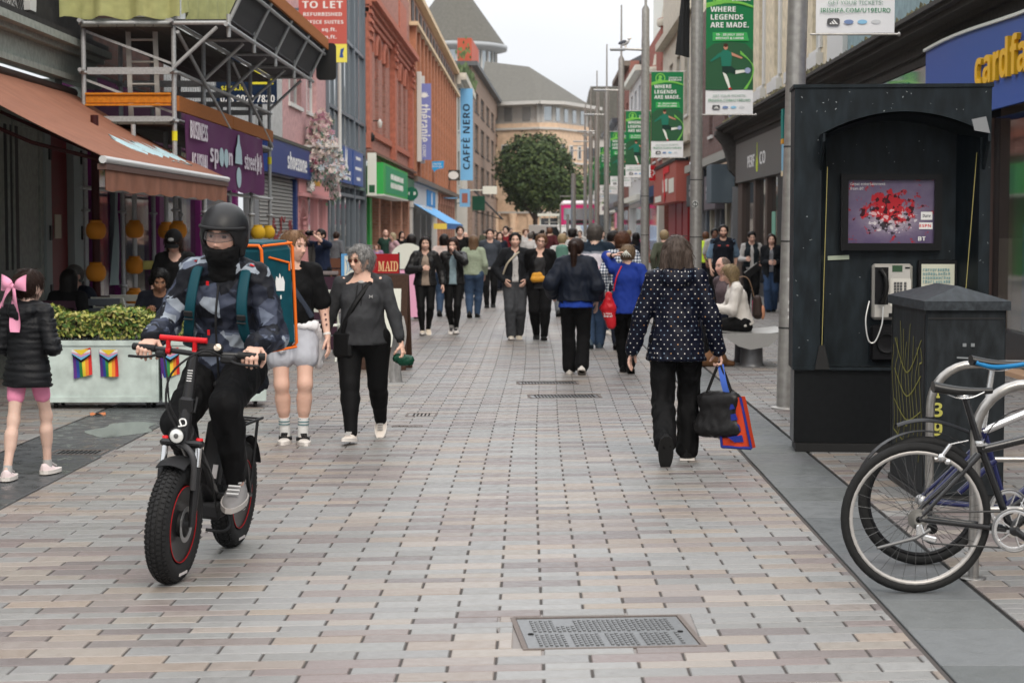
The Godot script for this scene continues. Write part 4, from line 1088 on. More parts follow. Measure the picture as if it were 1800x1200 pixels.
	for b in bx:
		var sg:=block(t,"box_sign",1,XR-b[2],b[0],b[1],b[3],b[4],b[2]+.05,b[5])
		if b[0]>54 and b[1]-b[0]>2: scribble(sg,(b[1]-b[0])*.6,.5,2,Transform3D(yaw(-90),V3(XR-b[2]-.003,(b[3]+b[4])*.5,-(b[0]+b[1])*.5)),mats["sticker_grey"])
	room(t,1,XR,51.9,66.0,3.7)
	for i in 9: block(t,"shop_pier",1,XR-.02,52.3+i*1.6,52.75+i*1.6,0,2.9,.3,[paint("pier_grey",130,132,134),paint("pier_cream",170,164,148),paint("pier_slate",96,104,112)][i%3])
	for i in 8: block(t,"window",1,XR+.1,52.76+i*1.6,53.88+i*1.6,.4,2.9,.03,glass("shop_glass"))
	# red shop
	t=thing("red_shop","red fronted shop with a streaked red and white fascia","shop")
	block(t,"fascia",1,XR-.45,68.0,81.0,2.75,4.25,.5,paint("streaky_red",168,92,82,.6))
	for p in [[69.0,71.6,3.1,3.65],[72.4,75.0,3.2,3.7],[76.0,80.0,2.85,3.1]]: block(t,"white_patch",1,XR-.47,p[0],p[1],p[2],p[3],.015,mats["off_white"])
	q=MB.new();q.bar(V3(XR-.48,4.0,-74.2),V3(XR-.48,2.9,-73.6),.5,.02,Vector3.RIGHT);q.box(V3(XR-.475,4.05,-73.0),V3(.02,.25,3.2));part(t,"red_mark",q,paint("mark_red",206,30,38))
	block(t,"top_edge",1,XR-.5,67.9,81.1,4.252,4.38,.5,mats["pipe_black"])
	for p in [[68.2,70.4],[71.0,73.6],[74.2,78.0]]: block(t,"red_door",1,XR,p[0],p[1],0,2.746,.2,paint("shop_red",138,26,30,.4))
	room(t,1,XR,66.0,82.0,4.2)
	# pale stone building
	t=thing("pale_stone_building","tall pale stone building rising behind the lamp posts","building")
	var ps:=paint("pale_stone",205,198,182,.8,{"tex": "stain","scale": .25})
	q=MB.new();wall(q,1,XR,66.02,82.0,4.38,13.5,.5,[[68,70,6,8.6],[72,74,6,8.6],[76,78,6,8.6]]);part(t,"wall",q,ps)
	for d in [68,72,76]: window(t,1,XR,d,d+2.0,6,8.6,wht,glass(),2,2,.1)
	cornice(t,1,XR,66.0,82.0,[[4.9,5.15,.2],[9.6,9.9,.35]],ps)
	t=thing("turret_building","red brick turreted building with stone finials on the right","building")
	var rb:=brick_tex("bright_brick",Color(.30,.085,.06),Color(.3,.2,.17))
	q=MB.new();wall(q,1,XR+.1,82.0,98.0,.0,11.0,.5,[[84,86,5,7.5],[88,90,5,7.5],[92,94,5,7.5],[84,96,.4,3.0]]);part(t,"wall",q,rb)
	for d in [84,88,92]: window(t,1,XR+.1,d,d+2.0,5,7.5,wht,glass(),2,2,.1)
	block(t,"shopfront",1,XR+.2,84,96,.4,3.0,.05,glass("shop_glass"));block(t,"white_column",1,XR-.15,82.2,83.4,0,3.7,.3,mats["off_white"]);block(t,"blue_fascia",1,XR-.1,86,97.8,3.02,3.8,.2,paint("fascia_navy",30,62,104))
	for k in 2:
		q=MB.new();q.lathe([Vector2(.42,0),Vector2(.42,2.6),Vector2(.55,2.7),Vector2(.55,2.95),Vector2(.36,3.0),Vector2(.30,3.5),Vector2(.12,3.7),Vector2(.05,4.5),Vector2(.0,4.6)],8,pose(V3(XR+.35,[8.2,6.6][k],-[82.6,88.5][k])));part(t,"turret",q,rb)
		q=MB.new();q.lathe([Vector2(.56,0),Vector2(.6,.1),Vector2(.6,.3),Vector2(.4,.38),Vector2(.32,.9),Vector2(.1,1.1),Vector2(.05,1.9),Vector2(0,2.0)],8,pose(V3(XR+.35,[10.8,9.2][k],-[82.6,88.5][k])));part(t,"finial",q,ps)
	block(t,"white_gable",1,XR+.5,84,97,11.0,14.5,2.0,mats["off_white"])
	block(t,"chimney",1,XR+.8,86,88.5,14.5,16.0,1.2,paint("chimney_slate",86,104,114))
	# farther fronts
	var far:=[[98.0,112.0,10.5,paint("far_white",202,204,204),"white and grey front with teal gutters far down the right side"],[112.0,128.0,12.0,brick_tex("far_red",Color(.24,.09,.07),Color(.2,.15,.13)),"tall red brick front far down the right side"],[128.0,150.0,9.5,paint("far_grey",150,156,162),"grey front near the far end of the right side"]]
	for i in 3:
		var f: Array=far[i]
		t=thing("far_building",f[4],"building")
		var o:=[]
		for k in 3:
			for j in 2: o.append([f[0]+1.5+k*4.2,f[0]+3.6+k*4.2,4.6+j*3.0,6.6+j*3.0])
		o.append([f[0]+1.0,f[1]-1.0,.4,3.0])
		q=MB.new();wall(q,1,XR,f[0]+.01,f[1],.0,f[2],.6,o);part(t,"wall",q,f[3])
		for k in 6: window(t,1,XR,o[k][0],o[k][1],o[k][2],o[k][3],wht,glass(),2,2,.12)
		block(t,"shopfront",1,XR+.2,f[0]+1.0,f[1]-1.0,.4,3.0,.05,glass("shop_glass"))
		cornice(t,1,XR,f[0],f[1],[[3.3,3.6,.3],[f[2]-.3,f[2],.4]],[mats["off_white"],mats["old_ledge"],mats["steel_grey"]][i])
		if i==1: q=MB.new();q.prism(poly([0,0,5,0,5,2.5]),15.9,Transform3D(Basis(),V3(XR,f[2],-f[0]-.02)));part(t,"roof",q,paint("slate",78,80,84))
	t=thing("exchange_sign","red oval hanging sign with white letters EX","sign",at(1147,304,80.0))
	q=MB.new();q.prism(arc_poly(0,0,.30,.34,26),.06,Transform3D());part(t,"disc",q,paint("oval_red",200,34,44));text(t,"EX",.24,pose(V3(0,0,.003)),mats["sign_white"],.4)
	q=MB.new();q.box(V3(.5,0,-.03),V3(.5,.04,.04));part(t,"bracket",q,mats["pipe_black"])
	var aw:=thing("awning","dark awning with pale edge far down the right side","awning")
	q=MB.new();q.sheet(3,4,func(u,v): return V3(lerpf(XR,3.6,u),lerpf(3.3,2.55,u),-lerpf(86.0,90.0,v)),.04);part(aw,"canvas",q,paint("awning_slate",70,84,96))
	q=MB.new();q.tube([V3(3.6,2.55,-85.9),V3(3.6,2.55,-90.1)],.07,8);part(aw,"front_bar",q,mats["off_white"])
# ---------------------------------------------------------------- far end of the street
func far_end()->void:
	var sand:=paint("sandstone",226,196,168,.85,{"tex": "stain","scale": .15});var slate:=paint("roof_slate",104,102,96,.85,{"tex": "stain","scale": .2});var wht=mats["white_paint"]
	var pale:=paint("pale_trim",186,184,180,.7)
	var t:=thing("sandstone_building","large peach sandstone building with grey roof closing the street","building",V3(0,0,-200))
	var q:=MB.new()
	# two faces meeting at a blunt corner
	var A:=V3(-6.5,0,0);var B:=V3(.2,0,4.0);var C:=V3(2.2,0,3.0);var D:=V3(6.2,0,-6.0)
	var pts:=[A,B,C,D]
	for i in 3:
		var a: Vector3=pts[i];var b: Vector3=pts[i+1]
		var n:=(b-a).cross(Vector3.UP).normalized()*-1.0
		if n.z<0: n=-n
		q.box((a+b)*.5-n*.5+V3(0,6.6,0),V3(a.distance_to(b),13.2,1.0),Basis((b-a).normalized(),Vector3.UP,(b-a).normalized().cross(Vector3.UP)))
	part(t,"wall",q,sand)
	for i in 3:
		var a: Vector3=pts[i];var b: Vector3=pts[i+1]
		var dir:=(b-a).normalized();var bs:=Basis(dir,Vector3.UP,dir.cross(Vector3.UP))
		var n:=bs.z
		for r in [[9.0,.18,.25],[12.6,.22,.25],[3.6,.2,.3]]:
			q=MB.new();q.box((a+b)*.5+n*.1+V3(0,r[0],0),V3(a.distance_to(b)+.2,r[1],r[2]),bs);part(t,"string_course",q,pale)
		q=MB.new();q.box((a+b)*.5-n*.9+V3(0,14.2,0),V3(a.distance_to(b),2.0,.6),bs);part(t,"attic",q,pale)
		q=MB.new();q.box((a+b)*.5+n*.2+V3(0,15.3,0),V3(a.distance_to(b)+.8,.35,1.6),bs);part(t,"eaves",q,pale)
		var L:=a.distance_to(b)
		var k:=1.2
		while k<L-.6:
			for y in [7.2,10.2]:
				q=MB.new();q.box(a+dir*k+n*.04+V3(0,y,0),V3(.9,1.5,.14),bs);var w:=part(t,"window",q,wht)
				q=MB.new();q.box(a+dir*k+n*.08+V3(0,y,0),V3(.66,1.26,.1),bs);part(w,"pane",q,glass())
			q=MB.new();q.box(a+dir*k-n*.58+V3(0,14.2,0),V3(1.0,1.5,.1),bs);part(t,"attic_window",q,glass("blue_glass"))
			k+=2.3
	var ar:=MB.new();ar.prism(PackedVector2Array([Vector2(-.9,0),Vector2(.9,0)])+arc_poly(0,1.2,.9,.9,10,.0,PI),.1,Transform3D(Basis(),V3(1.0,9.4,4.0)));var aw:=part(t,"arched_window",ar,wht)
	for i in 3:
		q=MB.new();q.box(V3(1.0+(i-1)*.52,10.2,4.06),V3(.36,1.3,.05));part(aw,"pane",q,glass())
	q=MB.new()
	for i in 3:
		var a: Vector3=pts[i]+V3(0,15.45,.8);var b: Vector3=pts[i+1]+V3(0,15.45,.8)
		var ra:=V3(-6.0,20.8,-8.0);var rb:=V3(-1.0,20.2,-8.0)
		q.out_face([a,b,rb if i>0 else rb,ra if i==0 else rb],V3(0,10,-10))
	part(t,"roof",q,slate)
	q=MB.new();q.span(V3(-9.0,.0,-1.2),V3(8.0,3.4,-1.6));part(t,"ground_floor",q,glass())
	for i in 7:
		q=MB.new();q.lathe([Vector2(.5,0),Vector2(.45,.3),Vector2(.4,2.9),Vector2(.55,3.3),Vector2(.55,3.5)],12,pose(V3(-6.5+i*1.9,0,3.6-absf(i-4)*.6)));part(t,"column",q,sand)
	t=thing("slate_roofed_building","distant building with a steep slate roof right of the sandstone block","building",V3(8.2,0,-215))
	q=MB.new();q.span(V3(-2.8,0,0),V3(6,12.5,-8));part(t,"wall",q,pale)
	q=MB.new();q.prism(poly([-3.2,12.5,6,12.5,3.0,18.5,-2.0,18.5]),8.5,pose(V3(0,0,.3)));part(t,"roof",q,slate)
	for i in 4:
		q=MB.new();q.box(V3(-1.6+i*1.4,10.5,.05),V3(.8,1.6,.1));part(t,"window",q,glass())
	t=thing("round_tower","round glazed tower with a grey conical roof above the left roofs","tower",V3(-10.6,0,-232))
	q=MB.new();q.lathe([Vector2(5.6,0),Vector2(5.6,20.0)],40);part(t,"drum",q,sand)
	q=MB.new();q.lathe([Vector2(5.3,20.0),Vector2(5.3,24.2)],40);part(t,"lantern_glass",q,glass("blue_glass"))
	for i in 30:
		var a:=TAU*i/30.0
		q=MB.new();q.box(V3(cos(a)*5.4,22.1,sin(a)*5.4),V3(.18,4.2,.18));part(t,"mullion",q,pale)
	q=MB.new();q.lathe([Vector2(5.3,24.0),Vector2(6.7,24.3),Vector2(6.8,24.9),Vector2(6.3,25.0)],48);part(t,"eaves",q,paint("eaves_grey",170,174,178))
	q=MB.new();q.lathe([Vector2(6.5,25.0),Vector2(.1,34.0)],48);part(t,"cone_roof",q,slate)
	street_tree()
	# bus and van at the crossing
	t=thing("double_decker_bus","pink and white double-decker bus crossing the end of the street","bus",V3(3.4,0,-150))
	var pk:=paint("bus_pink",214,50,120,.35);var bw:=paint("bus_white",226,214,218,.35)
	q=MB.new();q.cbox(V3(0,2.15,-4.5),V3(2.9,3.7,9.0),.25);part(t,"body",q,pk)
	q=MB.new();q.cbox(V3(0,3.86,-4.5),V3(2.94,.5,9.04),.2);part(t,"roof_band",q,bw)
	q=MB.new();q.box(V3(0,3.0,.0),V3(2.5,.95,.06));part(t,"upper_windscreen",q,glass("blue_glass"))
	q=MB.new();q.box(V3(0,1.55,.0),V3(2.5,1.2,.06));part(t,"windscreen",q,glass("blue_glass"))
	q=MB.new();q.box(V3(0,2.35,.02),V3(1.9,.28,.06));part(t,"blind",q,mats["pipe_black"])
	for i in 4:
		q=MB.new();q.box(V3(-1.46,3.0,-1.4-i*2.0),V3(.03,.85,1.7));part(t,"side_window",q,glass())
		if i<2:
			for s in [-1.25,1.25]:
				q=MB.new();q.lathe([Vector2(0,-.14),Vector2(.46,-.14),Vector2(.5,0),Vector2(.46,.14),Vector2(0,.14)],18,Transform3D(Basis(Vector3.BACK,PI*.5),V3(s,.5,-1.8-i*5.0)));part(t,"wheel",q,mats["pipe_black"])
	for s in [-1.0,1.0]:
		q=MB.new();q.ball(V3(s*1.1,.75,.02),V3(.16,.12,.06),8);part(t,"headlight",q,bw)
	for k in 2:
		t=thing("parked_van",["white van parked at the far crossing","pale blue van parked behind the far lamp posts"][k],"van",[V3(1.25,0,-112),V3(3.1,0,-128)][k],[20.0,-8.0][k])
		var bd:=[wht,paint("van_blue",150,170,196,.35)][k] as Material
		q=MB.new();q.prism(poly([-2.2,.35,2.1,.35,2.15,.95,1.5,1.15,.85,1.95,-2.1,2.0,-2.25,1.0]),1.75,Transform3D(yaw(-75),V3(-.8,0,.5)));part(t,"body",q,bd)
		q=MB.new();q.prism(poly([1.42,1.18,.88,1.86,-.2,1.86,-.2,1.2]),1.79,Transform3D(yaw(-75),V3(-.82,0,.5)));part(t,"glazing",q,glass())
		for i in 4:
			q=MB.new();q.lathe([Vector2(0,-.1),Vector2(.3,-.1),Vector2(.33,0),Vector2(.3,.1),Vector2(0,.1)],14,Transform3D(Basis(),Vector3.ZERO));part(t,"wheel",q,mats["pipe_black"],Transform3D(yaw(-75)*Basis(Vector3.RIGHT,PI*.5),yaw(-75)*V3([-1.3,1.3][i%2],.33,-.1-1.55*(i/2))+V3(-.8,0,.5)))
	t=thing("bus_shelter","pale framed glass shelter at the foot of the tree","shelter",V3(.9,0,-140))
	q=MB.new();for x in [-.7,.0,.7]: q.tube([V3(x,0,0),V3(x,2.8,0)],.06,6)
	q.span(V3(-.9,2.75,-.6),V3(.9,2.95,.3));part(t,"frame",q,mats["off_white"])
	q=MB.new();q.box(V3(0,1.5,-.1),V3(1.36,2.2,.02));part(t,"pane",q,glass())

func street_tree()->void:
	var t:=thing("street_tree","dense dark green round street tree at the end of the street","tree",V3(-.25,0,-170.0))
	var bark:=mat("bark",Color(.06,.045,.035),.95)
	var q:=MB.new();q.tube([V3(0,0,0),V3(.05,1.8,0),V3(.0,4.0,.1),V3(-.1,7.0,0)],[.30,.24,.20,.08],10)
	for i in 9:
		var a:=TAU*i/9.0+.3
		q.tube([V3(0,2.6+(i%3)*.8,0),V3(cos(a)*1.3,4.2+(i%3),sin(a)*1.3),V3(cos(a)*2.6,5.6+(i%4)*.8,sin(a)*2.6)],[.12,.08,.03],6)
	part(t,"trunk",q,bark)
	q=MB.new()
	var nz:=FastNoiseLite.new();nz.seed=4;nz.frequency=.55
	for i in 15000:
		var d:=V3(rng.randfn(),rng.randfn(),rng.randfn()).normalized()
		var r:=pow(rng.randf(),.28)
		var edge:=1.0+.22*nz.get_noise_3dv(d*5.0)
		var low:=1.0 if d.y>-.25 else .86
		var p:=V3(0,6.75,0)+d*V3(3.75,4.1,3.6)*r*edge*low
		if nz.get_noise_3dv(p*1.1)<-.22 and r>.72: continue
		var n:=(d+V3(rng.randfn(),rng.randfn()+.7,rng.randfn())*.6).normalized()
		var x:=n.cross(V3(rng.randfn(),rng.randfn(),rng.randfn())).normalized();var y:=n.cross(x)
		var s:=rng.randf_range(.10,.20)
		q.col=Color(.034,.056,.022).lerp(Color(.10,.135,.042),rng.randf()*rng.randf())
		q.face([p-y*s*1.4,p+x*s*.7,p+y*s*1.4+n*s*.3,p-x*s*.7],n)
	part(t,"crown",q,mat("leaf",Color(1,1,1),.65,0,{"vc": true}))
	t=thing("street_tree","smaller lighter green tree behind the far banners","tree",V3(3.4,0,-176.0))
	q=MB.new();q.tube([V3(0,0,0),V3(.1,2.5,0),V3(.0,5.5,0)],[.2,.15,.05],8);part(t,"trunk",q,bark)
	q=MB.new()
	for i in 3500:
		var d:=V3(rng.randfn(),rng.randfn(),rng.randfn()).normalized()
		var p:=V3(0,4.9,0)+d*V3(2.6,3.2,2.2)*pow(rng.randf(),.35)*(1.0+.25*nz.get_noise_3dv(d*4.0))
		var n:=(d+V3(rng.randfn(),.8,rng.randfn())*.6).normalized();var x:=n.cross(V3(rng.randfn(),rng.randfn(),1)).normalized();var y:=n.cross(x);var s:=rng.randf_range(.10,.2)
		q.col=Color(.07,.105,.035)*rng.randf_range(.7,1.5)
		q.face([p-y*s*1.4,p+x*s*.7,p+y*s*1.4,p-x*s*.7],n)
	part(t,"crown",q,mats["leaf"])

# ---------------------------------------------------------------- lamp posts and their banners
func lamp_posts()->void:
	var steel:=mat("brushed_steel",Color(.44,.425,.40),.34,.5,{"tex": "stain","scale": .9})
	var proto: Node3D
	var ds:=[16.9,27.9,41.2,53.1,64.2,74.8,83.5,92.8]
	var names:=["nearest steel lamp post, beside the dark phone kiosk","second steel lamp post, with a round sticker and a banner","third steel lamp post along the right side","fourth steel lamp post along the right side","fifth steel lamp post along the right side","sixth steel lamp post along the right side","seventh steel lamp post along the right side","farthest steel lamp post of the right-hand row"]
	for i in ds.size():
		var t:=thing("lamp_post",names[i],"lamp post",V3(2.42 if i else 2.315,0,-ds[i]),.0,"steel lamp posts")
		if i==0: t.rotation.z=-.02
		var q:=MB.new();q.lathe([Vector2(.092,.0),Vector2(.092,5.9),Vector2(.086,5.95),Vector2(.086,6.6),Vector2(.03,6.7),Vector2(.022,8.15),Vector2(0,8.16)],24);part(t,"shaft",q,steel)
		for y in ([.75,1.55,2.42] if i<3 else [1.55]):
			q=MB.new();q.lathe([Vector2(.0921,-.008),Vector2(.094,-.006),Vector2(.094,.006),Vector2(.0921,.008)],24,pose(V3(0,y,0)));part(t,"seam",q,mat("seam_dark",Color(.04,.04,.04),.6,.3))
		q=MB.new();q.lathe([Vector2(.14,.0),Vector2(.14,.012),Vector2(.093,.02)],24);part(t,"base_flange",q,steel)
		q=MB.new();q.tube([V3(-.08,5.70,0),V3(-.80,5.72,0)],[.03,.02],8);part(t,"arm",q,steel)
		q=MB.new();q.cbox(V3(-.62,5.70,0),V3(.36,.05,.14),.02);part(t,"lamp_head",q,paint("head_grey",150,152,154,.4))
		if i==1:
			q=MB.new();q.prism(rrect(.09,.10,.03),.003,pose(V3(-.02,2.05,.095)));var st:=part(t,"sticker",q,paint("sticker_white",190,192,190),Transform3D(),"white round sticker with a dark ring")
			q=MB.new()
			for k in 16:
				var a:=TAU*k/16.0
				q.box(V3(-.02+cos(a)*.035,2.05+sin(a)*.035,.097),V3(.014,.014,.003))
			q.box(V3(-.02,2.05,.097),V3(.012,.05,.003));part(st,"ring",q,mats["pipe_black"])
		if i==0:
			q=MB.new()
			for k in 7: q.box(V3(-.05+rng.randf()*.06,.85+k*.07,.088+rng.randf()*.004),V3(.02,.03,.004))
			part(t,"sticker_scraps",q,paint("scrap_white",196,196,194))
	# banners
	var wn:=["white foot of the nearest football banner, cut by the picture edge","large green football banner on the second post","green football banner on the third post","green football banner on the fourth post","green football banner on the fifth post","green football banner on the sixth post","green football banner on the seventh post","green football banner on the farthest post"]
	var first: Node3D
	for i in ds.size():
		var p:=V3(2.42+.135,[3.46,3.42,3.30,3.2,3.2,3.15,3.1,3.1][i],-ds[i])
		if i==0:
			first=football_banner(wn[0]);first.position=p
		else: dup(first,p,wn[i])
	var f:=thing("black_flag","limp dark flag hanging behind the second lamp post","flag",V3(2.33,4.28,-28.0))
	var q:=MB.new();q.sheet(10,14,func(u,v): return V3(-.02-u*(.05+.16*v) ,lerpf(1.6,.0,v)+.05*u,.03*sin(u*9.0+v*3.0)),.006);part(f,"cloth",q,mat("flag_black",Color(.02,.021,.022),.8))
	q=MB.new();q.box(V3(-.05,1.6,0),V3(.3,.03,.03));part(f,"rod",q,mats["brushed_steel"])
	# thinner poles in the middle distance
	var px:=[[1008,96.0,4.6,.16],[998,100.0,2.5,.10],[985,82.0,2.7,.05],[1052,78.0,7.6,.05],[1028,104.0,8.6,.06]]
	for i in px.size():
		var w:=at(px[i][0],405,px[i][1])
		var t:=thing("pole",["thick steel column standing in the far crowd","short steel column beside the thick far column","thin grey sign pole in front of the tree","slender steel mast between the far banners","tall slender mast at the far end of the row"][i],"pole",V3(w.x,0,w.z))
		q=MB.new();q.tube([Vector3.ZERO,V3(0,px[i][2],0),V3(0,px[i][2]+.05,0)],[px[i][3],px[i][3]*.8,px[i][3]*.4],10);part(t,"shaft",q,steel)
		q=MB.new();q.box(V3(-.35,px[i][2]*.75,0),V3(.7,.05,.08));part(t,"arm",q,steel)
	var gl:=thing("seagull","seagull perched on the lamp arm of the third post","bird",V3(1.96,5.745,-41.2),40.0)
	q=MB.new();q.ball(V3(0,.11,0),V3(.06,.06,.15),10,Basis(Vector3.RIGHT,-.25));q.ball(V3(0,.19,.13),V3(.035,.035,.045),8);q.tube([V3(0,.13,.09),V3(0,.18,.12)],.03,6);part(gl,"body",q,paint("gull_white",226,226,226))
	q=MB.new();for s in [-1.0,1.0]: q.ball(V3(s*.045,.12,-.04),V3(.02,.045,.15),8,Basis(Vector3.RIGHT,-.15))
	part(gl,"wings",q,paint("gull_grey",90,94,100))
	q=MB.new();for s in [-1.0,1.0]: q.tube([V3(s*.02,0,.02),V3(s*.02,.07,.02)],.006,5)
	q.tube([V3(0,.19,.17),V3(0,.185,.22)],[.012,.003],6);part(gl,"legs_and_bill",q,paint("gull_yellow",214,170,60))

func football_banner(label: String)->Node3D:
	var t:=thing("street_banner",label,"banner",Vector3.ZERO,.0,"green football banners on the lamp posts")
	var g:=paint("banner_green",26,112,66,.6);var lt:=paint("banner_lightgreen",58,160,84,.6);var wh:=paint("banner_foot",224,224,226,.6);var dk:=paint("banner_darkgreen",46,88,60,.65)
	var q:=MB.new();q.sheet(6,16,func(u,v): return V3(u*.72,lerpf(1.9,.36,v),.008*sin(u*6.0)*sin(v*5.0)),.004);part(t,"green_cloth",q,g)
	q=MB.new();q.sheet(6,4,func(u,v): return V3(u*.72,lerpf(.36,.0,v),.008*sin(u*6.0)*sin(5.0)),.004);part(t,"white_foot",q,wh)
	var Z:=.016
	q=MB.new();q.prism(poly([.0,.362,.717,.362,.717,.95,.6,1.06,.36,1.09,.12,1.06,.0,.97]),.002,pose(V3(0,0,Z-.003)));part(t,"photo_ground",q,dk)
	q=MB.new()
	for k in 12: q.tube(spline([V3(.0,1.60+k*.006,Z-.006),V3(.25,1.665+k*.004,Z-.006),V3(.5,1.66+k*.003,Z-.006),V3(.715,1.60+k*.002,Z-.006)],4),.005,4,false)
	for k in 5: q.tube(spline([V3(.58+k*.01,.37,Z),V3(.70+k*.002,.56,Z),V3(.70+k*.002,.75,Z),V3(.52,.95-k*.01,Z)],4),.006,4,false)
	part(t,"swoosh",q,paint("swoosh_lime",120,190,84,.6))
	q=MB.new();q.prism(poly([.10,1.10,.65,1.10,.62,1.23,.10,1.23]),.002,pose(V3(0,0,Z+.001)));part(t,"date_strip",q,lt)
	var W=mats["sign_white"]
	for k in 3: text(t,["WHERE","LEGENDS","ARE MADE."][k],.078,pose(V3([.26,.315,.36][k],1.575-k*.118,Z)),W,[.38,.49,.58][k],800)
	for k in 2: text(t,["15 - 28 JULY 2024","BELFAST & LARNE"][k],.032,pose(V3(.36,1.195-k*.055,Z+.003)),W,.42)
	for k in 2: text(t,["UNDER-19","EUROS"][k],.036,pose(V3(.53,1.77-k*.05,Z)),W,.28)
	q=MB.new();for k in 20:
		var a:=TAU*k/20.0
		q.box(V3(.20+cos(a)*.10,1.76+sin(a)*.10,Z),V3(.022,.035,.003),Basis(Vector3.BACK,a))
	q.prism(arc_poly(.20,1.79,.04,.04,10),.003,pose(V3(0,0,Z)));q.prism(arc_poly(.19,1.72,.05,.035,10),.003,pose(V3(0,0,Z)));part(t,"emblem",q,mats["swoosh_lime"])
	text(t,"GET YOUR TICKETS:",.036,pose(V3(.36,.275,Z)),paint("ticket_grey",150,176,162),.50,400)
	text(t,"IRISHFA.COM/U19EURO",.040,pose(V3(.36,.205,Z)),paint("ticket_green",50,136,92),.64,500)
	q=MB.new();q.prism(rrect(.115,.066,.02),.002,pose(V3(.16,.10,Z)));var lg:=part(t,"sports_logo",q,paint("logo_grey",84,84,86))
	q=MB.new();for k in 3: q.prism(poly([-.040+k*.028,-.026,-.018+k*.028,-.026,-.018+k*.014-.012,-.01+k*.014,-.030+k*.014-.008,-.016+k*.014]),.002,pose(V3(.165,.104,Z+.002)))
	part(lg,"bars",q,W)
	for k in 3:
		q=MB.new();q.prism(arc_poly(0,0,.045,.02,12),.002,pose(V3(.30+k*.125,.10,Z)));part(t,"sponsor_mark",q,[paint("spon_a",120,140,180),paint("spon_b",140,190,220),paint("spon_c",200,202,204)][k])
	# a running player in green kicking a ball
	var B:=func(a: Array,z: float,c: Material,nm: String)->void:
		var qq:=MB.new();qq.prism(poly(a),.002,pose(V3(0,0,Z+z)));part(t,nm,qq,c)
	var sk:=paint("print_skin",190,136,112)
	B.call([.22,.92,.27,.97,.33,.96,.40,.92,.38,.72,.24,.72],.004,paint("kit_green",34,112,92),"player_shirt")
	B.call([.23,.925,.20,.92,.06,.80,.085,.785,.23,.87],.005,paint("kit_green",34,112,92),"player_sleeve")
	B.call([.385,.93,.395,.88,.54,.83,.56,.85],.005,sk,"player_arm")
	B.call([.25,.72,.385,.72,.47,.66,.45,.60,.36,.63,.31,.60,.25,.63],.005,paint("kit_dark",26,52,44),"player_shorts")
	B.call([.45,.655,.58,.665,.60,.63,.45,.60],.006,mats["off_white"],"player_leg");B.call([.255,.63,.31,.60,.345,.52,.375,.40,.35,.385,.30,.50],.006,mats["off_white"],"player_leg")
	B.call([.375,.40,.40,.375,.355,.365,.345,.385],.007,mats["oval_red"],"player_boot")
	q=MB.new();q.prism(arc_poly(.30,1.01,.034,.045,12),.002,pose(V3(0,0,Z+.006)));part(t,"player_head",q,sk)
	q=MB.new();q.prism(arc_poly(.30,1.035,.036,.028,12),.002,pose(V3(0,0,Z+.008)));part(t,"player_hair",q,paint("print_hair",70,40,30))
	q=MB.new();q.prism(arc_poly(.635,.655,.045,.045,14),.002,pose(V3(0,0,Z+.006)));part(t,"ball",q,paint("print_ball",150,160,190))
	for y in [-.012,1.912]:
		q=MB.new();q.tube([V3(-.05,y,0),V3(.76,y,0)],.010,8);q.ball(V3(.765,y,0),V3(.018,.022,.018),8);part(t,"rod",q,mats["brushed_steel"])
	return t

